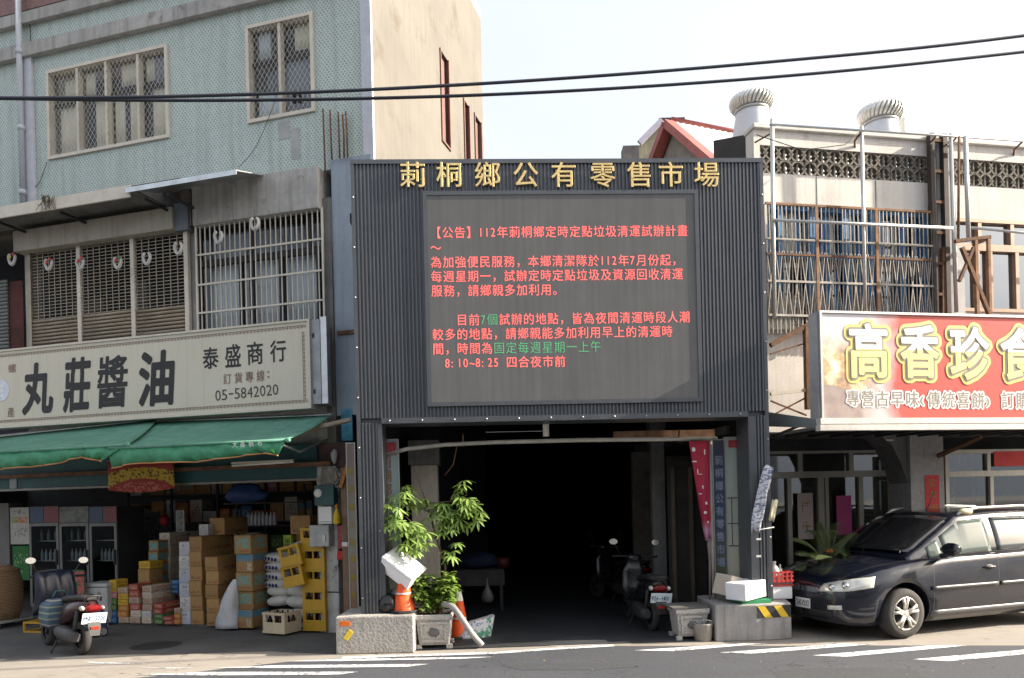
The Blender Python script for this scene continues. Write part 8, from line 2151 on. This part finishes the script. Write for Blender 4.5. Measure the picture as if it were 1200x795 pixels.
# ------------------------------------------------------------------ scooters
def scooter(loc, heading, lab, colour, plate, lean=0.0, bags=False, group=None, seatc=(.02, .018, .018), sz=.92):
    t = thing('scooter', lab, 'scooter', loc, 0, group); t.rotation_euler = (lean, 0, heading)   # +x is forward
    BP_ = mat('scooter_' + colour, {'black': (.015, .015, .018), 'darkred': (.03, .007, .008), 'navy': (.012, .018, .045)}[colour], .25, var=.2, scale=5, spec=.7)
    TY = mat('tyre_rubber', (.035, .033, .031), .85)
    for x, nm in ((0, 'wheel'), (1.23, 'wheel')):
        m = MB(); m.lathe([(.13, -.045), (.20, -.05), (.222, -.03), (.228, 0), (.222, .03), (.20, .05), (.13, .045)], (0, 0, 0), 32, 'y', cap=False); w_ = m.build(nm, TY, t); w_.location = (x, 0, .228)
        m = MB(); m.lathe([(.02, -.05), (.05, -.045), (.05, -.012), (.125, -.02), (.132, -.03), (.132, .03), (.125, .02), (.05, .012), (.05, .045), (.02, .05)], (0, 0, 0), 24, 'y'); m.build('rim', mat('dark_hub', (.03, .03, .03), .6, .4), w_)
    def esec(cx, cz, wy, wz, n=16, p=.75): return [(cx, wy * math.copysign(abs(math.cos(a)) ** p, math.cos(a)), cz + wz * math.copysign(abs(math.sin(a)) ** p, math.sin(a))) for a in [2 * PI * k_ / n for k_ in range(n)]]
    m = MB(); m.loft([esec(-.30, .72, .03, .025), esec(-.24, .70, .10, .06), esec(-.08, .66, .145, .10), esec(.15, .60, .155, .15), esec(.38, .54, .15, .18), esec(.52, .46, .12, .16), esec(.58, .42, .09, .10)]); m.build('rear_body', BP_, t)
    m = MB(); m.loft([esec(-.27, .79, .09, .035), esec(-.05, .79, .14, .05), esec(.2, .765, .145, .05), esec(.48, .735, .12, .05), esec(.60, .70, .07, .03)]); m.build('seat', mat('scooter_seat', seatc, .55), t)
    m = MB(); m.tube([(-.30, .10, .76), (-.36, .09, .82), (-.38, 0, .83), (-.36, -.09, .82), (-.30, -.10, .76)], .014, 8); m.build('grab_rail', DARK, t)
    m = MB(); m.box(.50, .98, -.15, .15, .30, .335); m.build('footboard', PLAS, t, bevel=.01)
    m = MB(); m.loft([[(.93 + .02 * abs(q), q * .16, .33) for q in (-1, -.5, 0, .5, 1)], [(1.0, q * .20, .55) for q in (-1, -.5, 0, .5, 1)], [(1.04, q * .19, .78) for q in (-1, -.5, 0, .5, 1)], [(1.01, q * .11, .98) for q in (-1, -.5, 0, .5, 1)]], False, False, True); o = m.build('leg_shield', BP_, t); o.modifiers.new('t', 'SOLIDIFY').thickness = .03
    m = MB(); m.loft([esec(.97, 1.0, .05, .03), esec(1.02, 1.02, .13, .055), esec(1.10, 1.0, .12, .06), esec(1.16, .96, .06, .04)]); m.build('handlebar_cowl', BP_, t)
    m = MB(); m.ell((1.155, 0, .96), (.03, .075, .05)); m.build('headlight', mat('headlamp_lens', (.50, .50, .42), .12), t)
    m = MB(); m.tube([(1.0, -.36, 1.03), (1.02, -.2, 1.03), (1.03, 0, 1.02), (1.02, .2, 1.03), (1.0, .36, 1.03)], .013, 8); m.build('handlebar', DARK, t)
    for s in (1, -1):
        m = MB(); m.tube([(1.0, s * .25, 1.03), (1.0, s * .37, 1.03)], .02, 10); m.build('grip', BLACK, t)
        m = MB(); m.tube([(1.04, s * .22, 1.03), (1.06, s * .28, 1.15), (1.04, s * .33, 1.24)], .007, 6); m.build('mirror_stem', DARK, t)
        m = MB(); rr_ = [(1.03 + (.012 if k2 else -.004), s * .35 + .075 * math.cos(a), 1.26 + .052 * math.sin(a)) for k2 in (0, 1) for a in [2 * PI * k_ / 20 for k_ in range(20)]]
        m.loft([rr_[:20], rr_[20:]]); mi = m.build('mirror', PLAS, t)
        m = MB(); m.f([m.v((1.0245, s * .35 + .067 * math.cos(a), 1.26 + .045 * math.sin(a))) for a in [2 * PI * k_ / 20 for k_ in range(20)]]); m.build('mirror_glass', mat('mirror_silver', (.85, .85, .82), .05, 1.0, var=.02), mi)
    m = MB(); m.loft([esec(1.02, .44, .05, .03), esec(1.15, .50, .07, .035), esec(1.3, .49, .07, .03), esec(1.42, .40, .05, .02)]); m.build('front_fender', BP_, t)
    m = MB(); m.tube([(1.03, 0, .9), (1.13, 0, .6)], .03, 8)
    for s in (1, -1): m.tube([(1.12, s * .07, .58), (1.23, s * .08, .228)], .02, 8)
    m.build('fork', DARK, t)
    m = MB(); m.loft([esec(-.28, .64, .11, .05), esec(-.335, .66, .10, .05), esec(-.36, .67, .05, .02)]); m.build('tail_light', mat('red_lens', (.16, .006, .008), .15), t)
    for s in (1, -1): m = MB(); m.ell((-.29, s * .13, .66), (.06, .03, .035)); m.build('indicator', mat('smoked_white_lens', (.55, .52, .48), .15), t)
    m = MB(); m.loft([[(-.30, -.07, .60), (-.30, .07, .60), (-.27, .07, .60), (-.27, -.07, .60)], [(-.40, -.08, .42), (-.40, .08, .42), (-.385, .08, .42), (-.385, -.08, .42)], [(-.42, -.06, .30), (-.42, .06, .30), (-.41, .06, .30), (-.41, -.06, .30)]], True, True, False); m.build('rear_mudguard', PLAS, t)
    m = MB(); m.M = Matrix.Translation((-.375, 0, .53)) @ Matrix.Rotation(-.28, 4, 'Y'); m.box(-.008, -.002, -.155, .155, -.075, .075); pl = m.build('number_plate', mat('pale_blue_plate', (.58, .68, .72), .5, var=.06), t, bevel=.003)
    m = MB(); m.M = Matrix.Translation((-.375, 0, .53)) @ Matrix.Rotation(-.28, 4, 'Y') @ Matrix(((0, 1, 0, -.0095), (-1, 0, 0, 0), (0, 0, 1, 0), (0, 0, 0, 1)))
    for i, ch in enumerate(plate): write(m, ch, -.125 + .0345 * i + (.01 if i > 2 else 0), 0, .036, .088, 0, bold=.02)
    m.build('plate_lettering', mat('dark_blue_letter', (.03, .05, .16), .5), pl)
    m = MB(); m.M = Matrix.Translation((-.408, 0, .405)) @ Matrix.Rotation(-.25, 4, 'Y'); m.box(-.012, 0, -.05, .05, -.018, .018); m.build('reflector', mat('red_reflector', (.45, .03, .012), .3), t)
    m = MB(); m.loft([esec(-.14, .26, .05, .06), esec(.05, .26, .08, .10), esec(.35, .28, .09, .11), esec(.55, .30, .06, .07)]); o = m.build('engine_case', mat('engine_grey', (.06, .06, .062), .5, .3, var=.3), t); o.location = (0, .12, 0)
    m = MB(); m.tube([(.45, -.13, .22), (.2, -.15, .24), (-.05, -.16, .28), (-.28, -.16, .33)], [.025, .045, .055, .05], 12); m.build('exhaust', DARK, t)
    m = MB(); m.tube([(-.02, .12, .26), (-.12, .12, .62)], .028, 8); m.tube([(-.02, -.11, .26), (-.12, -.11, .62)], .028, 8); m.build('shock_absorbers', DARK, t)
    m = MB(); m.tube([(.40, .16, .22), (.36, .26, .01)], .012, 6); m.build('side_stand', DARK, t)
    t.scale = (sz, sz, sz)
    return t
sw, sf_ = G(93, 768.5), None
hd_ = math.atan2(.82, -.97)
sc = scooter(Vector((sw.x, sw.y + .05, 0)), hd_, 'dark red and black scooter seen from behind with its plate, parked before the fridges', 'darkred', 'MNT-5200', lean=0.06)
# apron and shopping bag on the scooter
M0 = Matrix.Translation(sc.location) @ Matrix.Rotation(hd_, 4, 'Z') @ Matrix.Scale(.92, 4)
t = thing('rain_apron', 'dark navy apron hung over the scooter handlebar', 'apron', M0 @ Vector((.98, 0, .45)), hd_)
m = MB(); rows = []
for i in range(8):
    s = i / 7; rows.append([(-.03 - .05 * math.sin(PI * s) - .02 * math.sin(j * 2 + s * 3), (j / 8 - .5) * (.46 + .06 * s), .60 - .56 * s) for j in range(9)])
m.loft(rows, False, False, True); o = m.build('cloth', mat('navy_raincloth', (.012, .016, .035), .35, var=.3), t); o.modifiers.new('t', 'SOLIDIFY').thickness = .012
m = MB(); m.tube([(-.02, -.2, .6), (.0, 0, .62), (-.02, .2, .6)], .016, 8); m.build('rolled_edge', mat('navy_raincloth', (.012, .016, .035), .35, var=.3), t)
k = NT('striped_market_bag'); wv = k.n('TexWave'); wv.bands_direction = 'Z'; wv.inputs['Scale'].default_value = 9; k.l(k.coord(), wv.inputs['Vector']); w2_ = k.n('TexWave'); w2_.bands_direction = 'Z'; w2_.inputs['Scale'].default_value = 4.1; k.l(k.coord(), w2_.inputs['Vector'])
c = k.ramp(wv.outputs['Fac'], (.35, (.03, .14, .12)), (.5, (.22, .07, .07)), (.7, (.05, .08, .20))); c = k.mix(k.ramp(w2_.outputs['Fac'], (.86, (0, 0, 0)), (.9, (1, 1, 1))), c, (.30, .28, .24)); k.col(c); k.set(.6)
t = thing('market_bag', 'green and red striped market bag on the scooter footboard', 'bag', M0 @ Vector((.74, .0, .337)), hd_)
m = MB(); m.loft([[(.16 * sx_ * q, .20 * sy_ * q, z_) for sx_, sy_ in ((-1, -1), (1, -1), (1, 1), (-1, 1))] for q, z_ in ((.95, 0), (1.08, .12), (1.0, .30), (.6, .36))], True, True, False); m.build('body', k.m, t, bevel=.02)
m = MB(); m.tube([(0, -.1, .35), (0, -.05, .46), (0, .05, .46), (0, .1, .35)], .01, 6); m.build('handle', mat('teal_strap', (.03, .12, .11), .6), t)
sp2 = G(766, 741); scooter(Vector((sp2.x, sp2.y + .1, .0)), math.radians(97), 'black scooter with a pale plate parked just inside the right of the market opening', 'black', '926-HKV', lean=.05, group='scooters parked inside the market opening')
sp3 = AT(744, 700, 12.6); scooter(Vector((sp3.x, sp3.y, .012)), math.radians(118), 'dark scooter standing deeper in the shadow behind the plated one', 'black', '', lean=.08, group='scooters parked inside the market opening')
# ------------------------------------------------------------------ the other side of the street, seen only in glass and paint
def far_house(x0, x1, y, h, c, lab, floors):
    t = thing('street_house', lab, 'building', ((x0 + x1) / 2, y, 0), 0); w_ = x1 - x0; fh = h / floors
    holes = []; n = max(2, int(w_ / 2.2))
    for f_ in range(floors):
        for i in range(n):
            cx_ = -w_ / 2 + w_ * (i + .5) / n; holes.append((cx_ - .6, cx_ + .6, fh * f_ + (.9 if f_ else .1), fh * f_ + 2.4))
    m = MB(); m.wall(-w_ / 2, w_ / 2, 0, h, -.2, 0, holes); m.box(-w_ / 2, w_ / 2, -6, -5.8, 0, h); m.box(-w_ / 2, w_ / 2, -5.799, -.201, h - .2, h - .01); m.box(-w_ / 2, -w_ / 2 + .2, -5.799, -.201, 0, h - .201); m.box(w_ / 2 - .2, w_ / 2, -5.799, -.201, 0, h - .201); m.build('wall', mat('street_wall_' + str(int(x0)), c, .9, var=.2, streak=.3), t)
    for hh in holes[::1]: m = MB(); m.box(hh[0], hh[1], -.14, -.1, hh[2], hh[3]); m.build('window', mat('street_window', (.05, .06, .07), .1), t)
far_house(-20, -9.5, -13, 8.5, (.30, .29, .27), 'grey three storey house across the street, behind the viewer to the left', 3)
far_house(-9.3, 2.5, -13.4, 7.0, (.36, .31, .25), 'beige two storey house across the street, straight behind the viewer', 2)
far_house(2.7, 13, -13.2, 9.5, (.26, .27, .29), 'blue grey three storey house across the street, behind the viewer to the right', 3)
far_house(13.2, 26, -13, 7.5, (.34, .33, .31), 'pale two storey house across the street, far behind to the right', 2)
bpy.data.objects.remove(_TO); bpy.data.curves.remove(_T)
bpy.context.view_layer.update()
